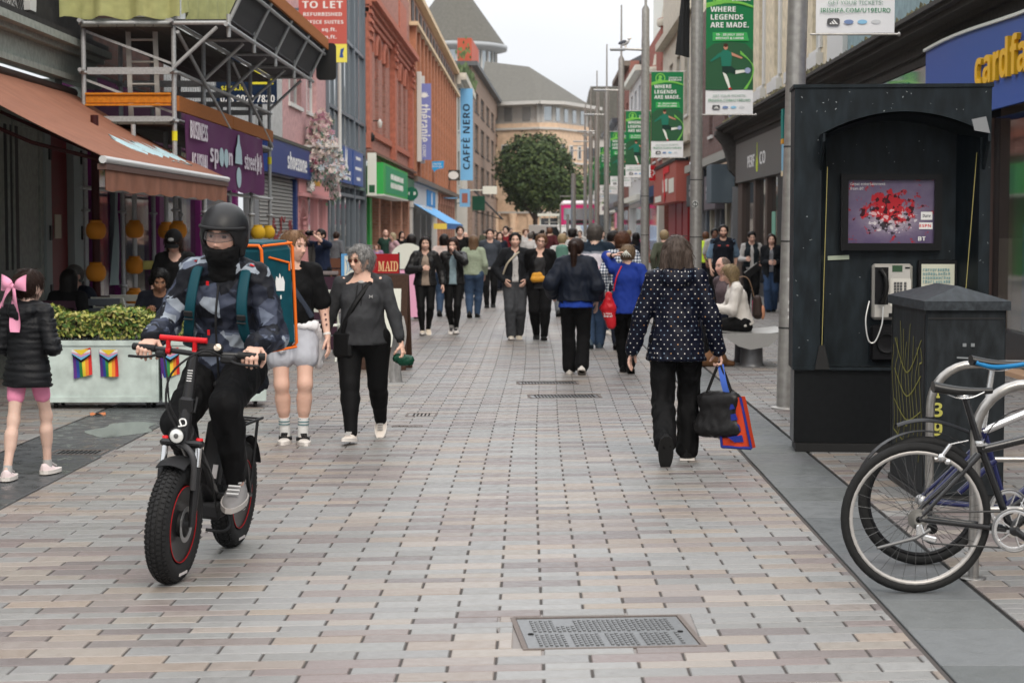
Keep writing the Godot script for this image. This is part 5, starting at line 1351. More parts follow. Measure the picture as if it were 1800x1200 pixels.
# ---------------------------------------------------------------- phone kiosk, cabinet
func kiosk()->void:
	var t:=thing("phone_kiosk","dark blue-green street phone kiosk with arched hood and scratched paint","phone kiosk",V3(1.90,0,-13.55),-4.0)
	var m:=mat("kiosk_paint",Color(.016,.024,.030),.5,0,{"tex": "grime","scale": V3(1.6,.5,1.6),"bump": "fine","bs": .012,"spec": .3})
	var W:=1.43;var H:=2.70
	var q:=MB.new()
	# front frame with an arched opening, 0.30 deep
	var out:=[Vector2(0,.62),Vector2(W,.62),Vector2(W,H),Vector2(0,H)]
	var ar:=[]
	for i in 25:
		var u:=i/24.0
		ar.append(Vector2(.20+(W-.28)*u,2.34+.16*(1.0-pow(2.0*u-1.0,2.0))))
	for i in 24:       # above the arch
		var a: Vector2=ar[i];var b: Vector2=ar[i+1]
		q.face([V3(a.x,a.y,0),V3(b.x,b.y,0),V3(b.x,H,0),V3(a.x,H,0)],Vector3.BACK)
	q.face([V3(0,.62,0),V3(.20,.62,0),V3(.20,H,0),V3(0,H,0)],Vector3.BACK)
	q.face([V3(W-.08,.62,0),V3(W,.62,0),V3(W,H,0),V3(W-.08,H,0)],Vector3.BACK)
	q.span(V3(0,.62,-.004),V3(.02,H,-.42));q.span(V3(W-.02,.62,-.004),V3(W,H,-.42));q.span(V3(.02,H-.02,-.004),V3(W-.02,H,-.42));q.span(V3(.02,.62,-.40),V3(W-.02,H-.02,-.42))
	part(t,"shell",q,m)
	q=MB.new();q.span(V3(-.012,H,.012),V3(W+.012,H+.025,-.43));part(t,"roof_cap",q,m)
	q=MB.new()
	q.face([V3(.20,.62,-.32),V3(W-.08,.62,-.32),V3(W-.08,2.5,-.32),V3(.20,2.5,-.32)],Vector3.BACK)
	q.face([V3(.20,.62,0),V3(.26,.62,-.32),V3(.26,2.36,-.32),V3(.20,2.36,0)],V3(.95,0,.2).normalized())
	q.face([V3(W-.08,.62,0),V3(W-.20,.62,-.32),V3(W-.20,2.36,-.32),V3(W-.08,2.36,0)],V3(-.95,0,.2).normalized())
	part(t,"recess",q,m)
	# the hood: arched lip standing forward
	q=MB.new()
	q.sheet(24,4,func(u,v): return V3(.18+(W-.25)*u,2.35+.16*(1.0-pow(2.0*u-1.0,2.0))-.02*v,.22-.54*v),.018);part(t,"hood",q,m)
	for s in [.18,W-.07]:
		q=MB.new();q.prism(poly([0,0,.22,.0,.22,-.06,0,-.26]),.018,Transform3D(yaw(-90),V3(s+.009,2.355,.0)));part(t,"hood_cheek",q,m)
	q=MB.new();q.prism(poly([0,0,.10,.02,.13,-.10,.02,-.08]),.03,pose(V3(W-.18,2.45,.235)));part(t,"torn_patch",q,paint("torn_grey",130,132,134))
	q=MB.new();q.span(V3(.015,.07,-.02),V3(W-.015,.615,-.41));part(t,"plinth",q,mat("plinth_black",Color(.010,.011,.012),.28,0,{"tex": "stain","scale": 1.5}))
	q=MB.new();q.span(V3(.03,.0,-.01),V3(W-.03,.067,-.40));part(t,"foot",q,mats["pipe_black"])
	q=MB.new();q.box(V3(W*.5,.626,.004),V3(W,.022,.016));part(t,"base_trim",q,m)
	# two straps
	for k in 2:
		var a: Vector3=[V3(.245,2.12,-.02),V3(1.33,2.22,-.02)][k];var b: Vector3=[V3(.215,.80,.012),V3(1.24,.90,.012)][k]
		q=MB.new();q.bar(a,b,.014,.004,Vector3.RIGHT);part(t,"strap",q,paint("strap_yellow",160,150,92,.7))
	q=MB.new();q.prism(poly([-.02,0,.02,0,.06,-.18,-.05,-.18]),.02,pose(V3(.215,.80,.022)));part(t,"strap_anchor",q,mats["pipe_black"])
	# advert frame
	q=MB.new()
	for r in [[.37,1.12,1.50,1.555],[.37,1.12,2.03,2.075]]: q.span(V3(r[0],r[2],-.315),V3(r[1],r[3],-.25))
	for r in [[.37,.425],[1.065,1.12]]: q.span(V3(r[0],1.555,-.315),V3(r[1],2.03,-.25))
	var ad:=part(t,"advert_frame",q,mat("frame_black",Color(.008,.008,.009),.35))
	part(ad,"poster",poster_quad(),poster_mat(),pose(V3(.745,1.7925,-.285)))
	text(ad,"Great entertainment",.020,pose(V3(.57,2.00,-.283)),mats["sign_white"],.26,400,"Droid Sans","lettering",.001)
	text(ad,"from BT",.020,pose(V3(.49,1.965,-.283)),mats["sign_white"],.10,400,"Droid Sans","lettering",.001)
	text(ad,"BT",.030,pose(V3(.975,1.588,-.281)),mats["sign_white"],.055,700,"Droid Sans","lettering",.001)
	q=MB.new();q.box(V3(1.01,1.76,-.2805),V3(.085,.06,.002));part(ad,"channel_card",q,mats["sign_white"]);text(ad,"Dave",.024,pose(V3(1.01,1.76,-.279)),mats["letter_navy"],.06,700,"Droid Serif","lettering",.001)
	q=MB.new();q.box(V3(1.005,1.685,-.2805),V3(.10,.05,.002));part(ad,"channel_card",q,mats["sign_white"]);text(ad,"ESPN",.022,pose(V3(1.0,1.685,-.279)),mats["oval_red"],.085,800,"Droid Sans","lettering",.001)
	q=MB.new();q.box(V3(.36,1.445,-.31),V3(.16,.032,.006),Basis(Vector3.BACK,.05));part(t,"paper_label",q,paint("label_green",168,178,160))
	# telephone
	var ph:=part(t,"telephone",_mb(func(b: MB): b.cbox(V3(.755,1.19,-.27),V3(.30,.42,.10),.02)),mat("phone_steel",Color(.52,.50,.46),.35,.5))
	part(ph,"handset_well",_mb(func(b: MB): b.box(V3(.675,1.235,-.219),V3(.10,.28,.004))),mats["frame_black"])
	part(ph,"handset",_mb(func(b: MB): b.tube(spline([V3(.672,1.35,-.20),V3(.70,1.30,-.175),V3(.705,1.20,-.172),V3(.678,1.11,-.20)],5),[.028,.026,.022,.019,.018,.018,.018,.018,.018,.018,.018,.018,.019,.022,.026,.028],10)),mat("handset_black",Color(.012,.012,.012),.35))
	part(ph,"keypad_plate",_mb(func(b: MB): b.prism(rrect(.155,.21,.01),.004,pose(V3(.815,1.185,-.215)))),paint("plate_white",200,198,190))
	part(ph,"screen",_mb(func(b: MB): b.box(V3(.79,1.365,-.219),V3(.075,.048,.006))),paint("lcd_green",58,82,62,.2))
	part(ph,"card_slot",_mb(func(b: MB): b.box(V3(.865,1.37,-.219),V3(.035,.012,.006));b.box(V3(.76,1.015,-.219),V3(.06,.03,.006))),mats["frame_black"])
	for i in 4:
		for j in 4: part(ph,"key",_mb(func(b: MB): b.box(V3(.775+(i+(.4 if i==3 else .0))*.022,1.255-j*.022,-.212),V3(.017,.017,.006))),mat("key_dark",Color(.10,.10,.10),.5))
	part(ph,"cord",_mb(func(b: MB): b.tube(spline([V3(.685,1.08,-.19),V3(.675,.95,-.17),V3(.625,.82,-.16),V3(.575,.83,-.16),V3(.555,.98,-.18),V3(.585,1.12,-.22)],8),.0062,8)),mat("cord_steel",Color(.6,.6,.58),.3,.6))
	part(ph,"coin_return",_mb(func(b: MB): b.cbox(V3(.70,.80,-.28),V3(.20,.28,.06),.02);b.lathe([Vector2(.02,.0),Vector2(.07,.0),Vector2(.075,.012),Vector2(.07,.02)],20,Transform3D(Basis(Vector3.RIGHT,PI*.5),V3(.72,.80,-.247)))),mats["frame_black"])
	q=MB.new();q.cbox(V3(1.10,1.27,-.30),V3(.30,.32,.03),.008);var np:=part(t,"notice_frame",q,mats["frame_black"])
	q=MB.new();q.box(V3(1.10,1.31,-.282),V3(.245,.175,.004));part(np,"notice",q,paint("notice_paper",196,196,178,.6))
	scribble(np,.2,.12,4,pose(V3(1.09,1.31,-.2795)),paint("notice_ink",120,156,160))
	# chips and scratches in the paint
	q=MB.new()
	for i in 44: q.box(V3(rng.randf_range(.02,W-.02),[rng.randf_range(2.52,2.68),rng.randf_range(.7,2.6)][i%2],.002) if i%2==0 else V3([rng.randf_range(.02,.18),rng.randf_range(W-.07,W-.01)][i%4/2],rng.randf_range(.7,2.6),.002),V3(rng.randf_range(.002,.006),rng.randf_range(.002,.014),.003),Basis(Vector3.BACK,rng.randf()*3.0))
	for i in 22: q.box(V3(rng.randf_range(.3,1.2),rng.randf_range(.75,2.4),-.318),V3(rng.randf_range(.002,.005),rng.randf_range(.002,.010),.003),Basis(Vector3.BACK,rng.randf()*3.0))
	part(t,"paint_chips",q,paint("chip_grey",150,156,158))
	# street cabinet in front
	t=thing("street_cabinet","charcoal telecom cabinet with hipped lid and yellow graffiti scrawl","cabinet",V3(2.59,0,-11.55))
	var cm:=mat("cabinet_paint",Color(.022,.027,.031),.55,0,{"tex": "grime","scale": V3(2.2,.8,2.2),"bump": "fine","bs": .03})
	q=MB.new();q.cbox(V3(0,.62,0),V3(.48,1.16,1.08),.008);part(t,"body",q,cm)
	q=MB.new();q.box(V3(0,.022,0),V3(.50,.04,1.10));part(t,"plinth",q,mats["pipe_black"])
	q=MB.new()
	var a:=.26;var b2:=.57
	q.span(V3(-a,1.17,-b2),V3(a,1.225,b2))
	var ap:=[V3(0,1.31,-.30),V3(0,1.31,.30)]
	var cr:=[V3(-a,1.2255,-b2),V3(a,1.2255,-b2),V3(a,1.2255,b2),V3(-a,1.2255,b2)]
	q.out_face([cr[0],cr[1],ap[0]],V3(0,1,0));q.out_face([cr[2],cr[3],ap[1]],V3(0,1,0));q.out_face([cr[1],cr[2],ap[1],ap[0]],V3(0,1,0));q.out_face([cr[3],cr[0],ap[0],ap[1]],V3(0,1,0))
	part(t,"lid",q,mat("lid_paint",Color(.046,.054,.062),.5,0,{"tex": "grime","scale": V3(3,3,1.2)}))
	q=MB.new();q.box(V3(.03,.88,.545),V3(.17,.010,.012),Basis(Vector3.BACK,-.05));for k in 2: q.box(V3(-.01+k*.05,.96,.544),V3(.022,.02,.008))
	part(t,"latch",q,paint("latch_grey",120,124,126,.5))
	q=MB.new();for x in [-.242]: for k in 2: q.box(V3(x,.62,.0+(k-.5)*1.0),V3(.006,1.05,.012))
	q.box(V3(0,1.12,.5425),V3(.46,.008,.006));part(t,"door_seam",q,mats["pipe_black"])
	q=MB.new()
	for k in 9:
		var z:=-.44+k*.105
		q.tube(spline([V3(-.2445,1.08-rng.randf()*.2,z),V3(-.2445,.85,z+.05*sin(k)),V3(-.2445,.6+rng.randf()*.2,z-.04),V3(-.2445,.45,z+.06),V3(-.2445,.12+rng.randf()*.3,z+.03*cos(k*2.0))],5),.0055,5,true,.18,Vector3.RIGHT)
	for k in 4: q.tube(spline([V3(-.2445,.95-k*.2,-.4),V3(-.2445,.75-k*.15,.0),V3(-.2445,.98-k*.22,.42)],5),.006,5,true,.18,Vector3.RIGHT)
	part(t,"graffiti_scrawl",q,paint("graffiti_yellow",128,124,66,.8))
	for k in 4: text(t,["I","3","9","I"][k],.085,Transform3D(Basis(),V3(-.165,.68-k*.115,.5435)),paint("stencil_yellow",168,164,84,.7),[.02,.06,.055,.02][k],700)

func _mb(f: Callable)->MB:
	var b:=MB.new();f.call(b);return b
func poster_quad()->ArrayMesh:
	var m:=ArrayMesh.new();var a:=[];a.resize(Mesh.ARRAY_MAX)
	a[Mesh.ARRAY_VERTEX]=PackedVector3Array([V3(-.32,.2375,0),V3(.32,.2375,0),V3(.32,-.2375,0),V3(-.32,-.2375,0)])
	a[Mesh.ARRAY_NORMAL]=PackedVector3Array([Vector3.BACK,Vector3.BACK,Vector3.BACK,Vector3.BACK])
	a[Mesh.ARRAY_TEX_UV]=PackedVector2Array([Vector2(0,0),Vector2(1,0),Vector2(1,1),Vector2(0,1)])
	a[Mesh.ARRAY_INDEX]=PackedInt32Array([0,1,2,0,2,3])
	m.add_surface_from_arrays(Mesh.PRIMITIVE_TRIANGLES,a)
	return m
func poster_mat()->StandardMaterial3D:
	var w:=320;var h:=238
	var im:=Image.create(w,h,false,Image.FORMAT_RGB8)
	var n1:=FastNoiseLite.new();n1.seed=21;n1.frequency=.018;n1.fractal_octaves=4
	var n2:=FastNoiseLite.new();n2.seed=31;n2.frequency=.05;n2.fractal_octaves=3
	for y in h:
		for x in w:
			var u:=float(x)/w;var v:=float(y)/h
			var c:=Color(.42,.38,.47).lerp(Color(.30,.25,.38),v*.6+.3*n1.get_noise_2d(x,y))
			var g:=exp(-pow((u-.52)/.30,2.0)-pow((v-.62)/.22,2.0))
			c=c.lerp(Color(.80,.76,.76),clampf(g*.75+.3*n2.get_noise_2d(x*.6,y*2.0)*g,0,1))
			var s:=exp(-pow((u-.48)/.27,2.0)-pow((v-.42)/.24,2.0))+.7*n1.get_noise_2d(x*1.1+90,y*1.1)+.25*n2.get_noise_2d(x,y)
			if s>.30: c=c.lerp(Color(.70,.12,.15),clampf((s-.30)*4.0,.0,.9))
			var k:=n2.get_noise_2d(x*.6+40,y*.6+7)+n1.get_noise_2d(x*2.0,y*2.0)*.5
			if k>.24 and g+s>.5: c=c.lerp(Color(.10,.08,.10),.75)
			if k<-.34 and g>.35: c=c.lerp(Color(.86,.84,.84),.7)
			im.set_pixel(x,y,c)
	var m:=mat("advert_print",Color(1,1,1),.25)
	m.albedo_texture=ImageTexture.create_from_image(im)
	return m

# ---------------------------------------------------------------- bicycles and stands
func bike_wheel(parent: Node,at_: Transform3D,r: float,tyre_r: float,rim_m: Material,tyre_m: Material,spokes: int)->void:
	# axle along local z
	var w:=part(parent,"wheel",_mb(func(b: MB): _torus(b,r-tyre_r,tyre_r,48,10)),tyre_m,at_)
	part(w,"rim",_mb(func(b: MB): b.lathe([Vector2(r-tyre_r*2.0-.012,-.010),Vector2(r-tyre_r*2.0+.008,-.0125),Vector2(r-tyre_r*2.0+.008,.0125),Vector2(r-tyre_r*2.0-.012,.010),Vector2(r-tyre_r*2.0-.012,-.010)],48,Transform3D(Basis(Vector3.RIGHT,PI*.5),Vector3.ZERO))),rim_m)
	part(w,"hub",_mb(func(b: MB): b.lathe([Vector2(.006,-.06),Vector2(.006,-.035),Vector2(.026,-.033),Vector2(.026,-.028),Vector2(.016,-.02),Vector2(.016,.02),Vector2(.026,.028),Vector2(.026,.033),Vector2(.006,.035),Vector2(.006,.06)],14,Transform3D(Basis(Vector3.RIGHT,PI*.5),Vector3.ZERO))),mat("hub_alu",Color(.4,.4,.4),.35,.7))
	part(w,"spokes",_mb(func(b: MB):
		for i in spokes:
			var a:=TAU*i/spokes
			var c:=a+(.55 if i%4<2 else -.55)
			b.tube([V3(cos(c)*.024,sin(c)*.024,.03 if i%2 else -.03),V3(cos(a),sin(a),0)*(r-tyre_r*2.0)],.0012,4,false)),mat("spoke_steel",Color(.10,.10,.10),.35,.6))
func _torus(b: MB,R: float,r: float,seg: int,sides: int)->void:
	var pr:=[]
	for i in sides+1: pr.append(Vector2(R+cos(-TAU*i/sides)*r,sin(-TAU*i/sides)*r))
	b.lathe(pr,seg,Transform3D(Basis(Vector3.RIGHT,PI*.5),Vector3.ZERO))

func bikes()->void:
	var steel:=mat("stand_steel",Color(.40,.385,.365),.3,.8,{"tex": "stain","scale": 1.4})
	for k in 3:
		var p: Vector3=[V3(2.075,0,-8.6),V3(2.27,0,-10.5),V3(2.45,0,-12.6)][k]
		if k==2: break
		var t:=thing("bike_stand",["nearer brushed steel bike stand with the black bicycle leaning on it","farther brushed steel bike stand beside the cabinet"][k],"bike stand",p,.0,"bike stands")
		var hh: float=[.925,.88][k]
		var ps:=[V3(0,0,0),V3(0,hh-.24,0)]
		for i in 9: ps.append(V3(.24-.24*cos(PI*.5*i/8.0),hh-.24+.24*sin(PI*.5*i/8.0),0))
		ps.append_array([V3(.55,hh,0),V3(.60,hh,0)])
		for i in 9: ps.append(V3(.60+.24*sin(PI*.5*i/8.0),hh-.24+.24*cos(PI*.5*i/8.0),0))
		ps.append(V3(.84,0,0))
		part(t,"hoop",_mb(func(b: MB): b.tube(ps,.025,14)),steel)
		part(t,"cross_bar",_mb(func(b: MB): b.tube([V3(.026,.33,0),V3(.815,.33,0)],.016,10)),steel)
		for x in [.0,.84]: part(t,"flange",_mb(func(b: MB): b.lathe([Vector2(.06,.0),Vector2(.06,.006),Vector2(.027,.010)],16,pose(V3(x,0,0)))),steel)
		if k==1: part(t,"black_band",_mb(func(b: MB): b.lathe([Vector2(.0255,-.008),Vector2(.030,-.006),Vector2(.030,.006),Vector2(.0255,.008)],14,pose(V3(0,.57,0)))),mats["frame_black"])
	var rub:=mat("tyre_rubber",Color(.018,.018,.018),.75,0,{"tex": "blotch","scale": 6.0});var alloy:=mat("alloy",Color(.62,.62,.62),.25,.85);var blk:=mat("frame_gloss_black",Color(.010,.010,.011),.22,0,{"coat": .6})
	var silver_rim:=mat("rim_brake_track",Color(.42,.40,.38),.4,.3)
	# black hybrid: rear wheel left, running out of the picture to the right
	var t:=thing("bicycle","black bicycle with pale rims, nearest at the bike stand","bicycle",V3(1.725,0,-8.25),2.0)
	var R:=.345
	bike_wheel(t,pose(V3(0,R,0)),R,.021,silver_rim,rub,32)
	bike_wheel(t,pose(V3(1.04,R,0)),R,.021,silver_rim,rub,32)
	var bbk:=V3(.435,.295,0);var st:=V3(.285,.685,0);var hd:=V3(.90,.80,0);var hl:=V3(.935,.68,0)
	var fr:=part(t,"frame",_mb(func(b: MB):
		b.tube([bbk,st],.0175,12);b.tube([st+V3(.01,-.03,0),hd],[.020,.020],12);b.tube([bbk,hl],.023,12);b.tube([hd+V3(-.01,.04,0),hl+V3(.01,-.04,0)],.024,12)
		for s in [-.055,.055]:
			b.tube([V3(0,R,s),bbk+V3(-.03,0,s*.5)],[.010,.014],8);b.tube([V3(0,R,s),st+V3(.0,-.05,s*.35)],[.009,.012],8)),blk)
	part(t,"fork",_mb(func(b: MB):
		for s in [-.055,.055]: b.tube([V3(1.04,R,s),V3(.965,.62,s),V3(.95,.66,s*.3)],[.010,.015,.016],8)),blk)
	part(t,"seat_post",_mb(func(b: MB): b.tube([st+V3(.01,-.04,0),V3(.215,.90,0)],.0155,10)),blk)
	part(t,"seat_clamp",_mb(func(b: MB): b.lathe([Vector2(.019,-.012),Vector2(.024,-.012),Vector2(.024,.012),Vector2(.019,.012)],12,pose(st));b.box(st+V3(0,0,.03),V3(.05,.008,.03))),alloy)
	part(t,"saddle_clamp",_mb(func(b: MB): b.ball(V3(.21,.90,0),V3(.03,.018,.022),8)),alloy)
	saddle(t,V3(.20,.935,0),mat("saddle_black",Color(.012,.012,.012),.38,0,{"coat": .3}),null)
	part(t,"mudguard",_mb(func(b: MB): b.sheet(16,4,func(u,v): return V3(.235-u*.33,.745+.075*sin(u*2.2)-.03*u,(v-.5)*.06)+V3(0,-.012*pow(2.0*v-1.0,2.0),0),.004)),mat("guard_black",Color(.015,.015,.016),.4))
	crankset(t,bbk,alloy,blk,.0)
	part(t,"cassette",_mb(func(b: MB):
		for i in 6: b.lathe([Vector2(.015,0),Vector2(.046-i*.004,0),Vector2(.046-i*.004,.0018),Vector2(.015,.0018)],24,Transform3D(Basis(Vector3.RIGHT,PI*.5),V3(0,R,.034+i*.005)))),mat("cog_steel",Color(.25,.24,.22),.35,.8))
	part(t,"derailleur",_mb(func(b: MB): b.cbox(V3(.0,R-.05,.07),V3(.03,.06,.02),.006);b.cbox(V3(.045,R-.085,.065),V3(.07,.028,.022),.006,Basis(Vector3.BACK,-.25));b.tube([V3(.0,R-.02,.07),V3(.015,R-.06,.07)],.012,8)),alloy)
	part(t,"chain",_mb(func(b: MB): b.tube([V3(0,R+.032,.045),bbk+V3(0,.085,.045)],.0045,5);b.tube([V3(.06,R-.11,.05),bbk+V3(0,-.085,.045)],.0045,5);b.tube(spline([V3(.02,R-.03,.05),V3(.03,R-.09,.05),V3(.06,R-.11,.05)],4),.0045,5)),mat("chain_dark",Color(.05,.05,.05),.45,.6))
	part(t,"rear_brake",_mb(func(b: MB): b.tube([V3(.10,.62,.03),V3(.145,.685,.035)],.010,8);b.ball(V3(.105,.625,.03),V3(.02,.02,.014),8);b.ball(V3(.135,.605,.03),V3(.016,.016,.014),8);b.tube([V3(.145,.685,.035),V3(.23,.70,.02)],.003,5)),alloy)
	part(t,"kickstand",_mb(func(b: MB): b.tube([V3(.05,.30,.06),V3(-.02,.265,.08),V3(-.20,.225,.11)],[.011,.010,.007],8)),mat("stand_grey",Color(.12,.12,.12),.4,.5))
	part(t,"brake_cable",_mb(func(b: MB): b.tube(spline([V3(.30,.68,.02),V3(.33,.76,.03),V3(.42,.83,.03),V3(.55,.86,.02)],5),.0028,5)),mats["frame_black"])
	part(t,"bottle_cage",_mb(func(b: MB): b.tube(spline([V3(.47,.40,.03),V3(.52,.50,.04),V3(.56,.46,.05),V3(.50,.38,.04),V3(.47,.42,.03)],4),.004,6)),alloy)
	# second bike: blue and silver, behind
	t=thing("bicycle","blue framed bicycle behind the black one, blue edged saddle","bicycle",V3(1.90,0,-8.95),4.0)
	bike_wheel(t,pose(V3(0,.32,0)),.32,.024,mats["frame_black"],rub,28)
	bike_wheel(t,pose(V3(1.05,.32,0)),.32,.024,mats["frame_black"],rub,28)
	var blue:=mat("frame_blue",Color(.006,.009,.06),.25,0,{"coat": .6})
	var b2:=V3(.42,.28,0)
	part(t,"frame",_mb(func(b: MB):
		for s in [-.05,.05]:
			b.tube([V3(0,.32,s),b2+V3(-.03,0,s*.5)],.011,8);b.tube([V3(0,.32,s),V3(.31,.62,s*.3)],.010,8)
		b.tube([b2,V3(.30,.68,0)],.017,10);b.tube([b2,V3(.90,.68,0)],.024,10);b.tube([V3(.18,.36,.02),V3(.36,.52,.02)],.016,8)),blue)
	part(t,"top_tube",_mb(func(b: MB): b.tube([V3(.30,.66,0),V3(.88,.90,0)],.019,10);b.tube([V3(.90,.66,0),V3(.86,.98,0)],.022,10)),mat("tube_silver",Color(.6,.6,.6),.25,.7))
	part(t,"seat_post",_mb(func(b: MB): b.tube([V3(.30,.66,0),V3(.345,.985,0)],.0155,10)),alloy)
	part(t,"fork",_mb(func(b: MB):
		for s in [-.05,.05]: b.tube([V3(1.05,.32,s),V3(.93,.64,s*.6)],.012,8)),blue)
	saddle(t,V3(.365,1.005,0),mats["saddle_black"],paint("saddle_blue",30,110,160,.4))
	crankset(t,b2,alloy,blk,1.2)
	part(t,"derailleur",_mb(func(b: MB): b.cbox(V3(.02,.26,.06),V3(.03,.07,.02),.006);b.lathe([Vector2(0,-.004),Vector2(.028,-.004),Vector2(.028,.004),Vector2(0,.004)],12,Transform3D(Basis(Vector3.RIGHT,PI*.5),V3(.035,.19,.06)))),mats["frame_black"])
	part(t,"rear_mudguard",_mb(func(b: MB):
		for i in 14:
			var a:=lerpf(.9,2.6,i/13.0);var c:=lerpf(.9,2.6,(i+1)/13.0)
			b.bar(V3(cos(a)*.345,.32+sin(a)*.345,0),V3(cos(c)*.345,.32+sin(c)*.345,0),.05,.004,V3(cos(a),sin(a),0))),mats["guard_black"])
func saddle(t: Node,p: Vector3,m: Material,edge)->void:
	var o:=part(t,"saddle",_mb(func(b: MB):
		for i in 15:
			var u:=i/14.0
			var w:=lerpf(.068,.018,smoothstep(.15,.72,u))*sqrt(minf(1.0,(u+.06)*7.0))
			var y:=.018*pow(1.0-u,2.0)-.006*sin(u*PI)
			for k in 12:
				var a:=TAU*k/12.0
				b.vert(p+V3(-.13+u*.27,y+sin(a)*lerpf(.026,.014,u)-.01,cos(a)*w),V3(0,sin(a),cos(a)))
		for i in 14:
			for k in 12: b.tri3(i*12+k,i*12+(k+1)%12,(i+1)*12+(k+1)%12);b.tri3(i*12+k,(i+1)*12+(k+1)%12,(i+1)*12+k)
		for e in [0,14]:
			var f:=[]
			for k in 12: f.append(b.v[e*12+k])
			b.face(f,V3(-1.0 if e==0 else 1.0,0,0))),m)
	part(o,"rails",_mb(func(b: MB):
		for s in [-.02,.02]: b.tube(spline([p+V3(-.09,-.01,s),p+V3(-.03,-.04,s),p+V3(.04,-.04,s),p+V3(.10,-.015,s)],3),.0035,6)),mats["alloy"])
	if edge: part(o,"blue_edge",_mb(func(b: MB):
		for s in [-1.0,1.0]: b.tube(spline([p+V3(-.12,.0,s*.055),p+V3(-.05,-.02,s*.062),p+V3(.04,-.022,s*.025),p+V3(.13,-.012,s*.016)],4),.012,6)),edge)
func crankset(t: Node,p: Vector3,m: Material,arm: Material,ang: float)->void:
	var c:=part(t,"crankset",_mb(func(b: MB):
		b.lathe([Vector2(.078,.0),Vector2(.092,.0),Vector2(.092,.004),Vector2(.078,.004),Vector2(.078,.0)],40,Transform3D(Basis(Vector3.RIGHT,PI*.5),p+V3(0,0,.048)))
		for i in 5:
			var a:=TAU*i/5.0+ang
			b.bar(p+V3(cos(a)*.02,sin(a)*.02,.05),p+V3(cos(a)*.082,sin(a)*.082,.05),.016,.006,V3(-sin(a),cos(a),0))),m)
	part(c,"crank_arm",_mb(func(b: MB): b.tube([p+V3(0,0,.06),p+V3(cos(-.6+ang)*.17,sin(-.6+ang)*.17,.065)],[.018,.012],10);b.lathe([Vector2(0,0),Vector2(.024,0),Vector2(.024,.012),Vector2(0,.012)],14,Transform3D(Basis(Vector3.RIGHT,PI*.5),p+V3(0,0,.062)))),arm)
	part(c,"pedal",_mb(func(b: MB): b.cbox(p+V3(cos(-.6+ang)*.17,sin(-.6+ang)*.17,.11),V3(.09,.022,.06),.006)),arm)
	part(c,"chainguard",_mb(func(b: MB): b.lathe([Vector2(.094,.0),Vector2(.102,.0),Vector2(.102,.006),Vector2(.094,.006),Vector2(.094,0)],40,Transform3D(Basis(Vector3.RIGHT,PI*.5),p+V3(0,0,.05)))),mat("guard_grey",Color(.18,.18,.18),.35,.4))
# ---------------------------------------------------------------- planters, boards, seats
func leafy(mb: MB,c: Vector3,half: Vector3,num: int,cols: Array,size: float)->void:
	for i in num:
		var d:=V3(rng.randf_range(-1,1),rng.randf_range(-.6,1),rng.randf_range(-1,1))
		var hgt:=.82+.18*sin(d.x*half.x*9.0+c.x*5.0)+.08*sin(d.x*half.x*23.0)
		if rng.randf()<.75:
			if rng.randf()<.5: d.z=(.75+.35*rng.randf())*signf(d.z+.4)
			else: d.y=.75+.35*rng.randf()
		var p:=c+V3(d.x*half.x,d.y*half.y*hgt,d.z*half.z)
		var n:=V3(d.x*.2+rng.randfn()*.5,d.y*.6+.4+rng.randfn()*.4,d.z*.7+rng.randfn()*.5).normalized()
		var x:=n.cross(V3(rng.randfn(),rng.randfn(),rng.randfn())).normalized();var y:=n.cross(x)
		var s:=size*rng.randf_range(.7,1.25)
		mb.col=(cols[rng.randi()%cols.size()] as Color)*rng.randf_range(.75,1.2)
		mb.face([p-y*s,p+x*s*.42-y*s*.2,p+x*s*.40+y*s*.35],(n+x*.25).normalized())
		mb.face([p-y*s,p+x*s*.40+y*s*.35,p+y*s],n)
		mb.face([p-y*s,p+y*s,p-x*s*.40+y*s*.35],n)
		mb.face([p-y*s,p-x*s*.40+y*s*.35,p-x*s*.42-y*s*.2],(n-x*.25).normalized())

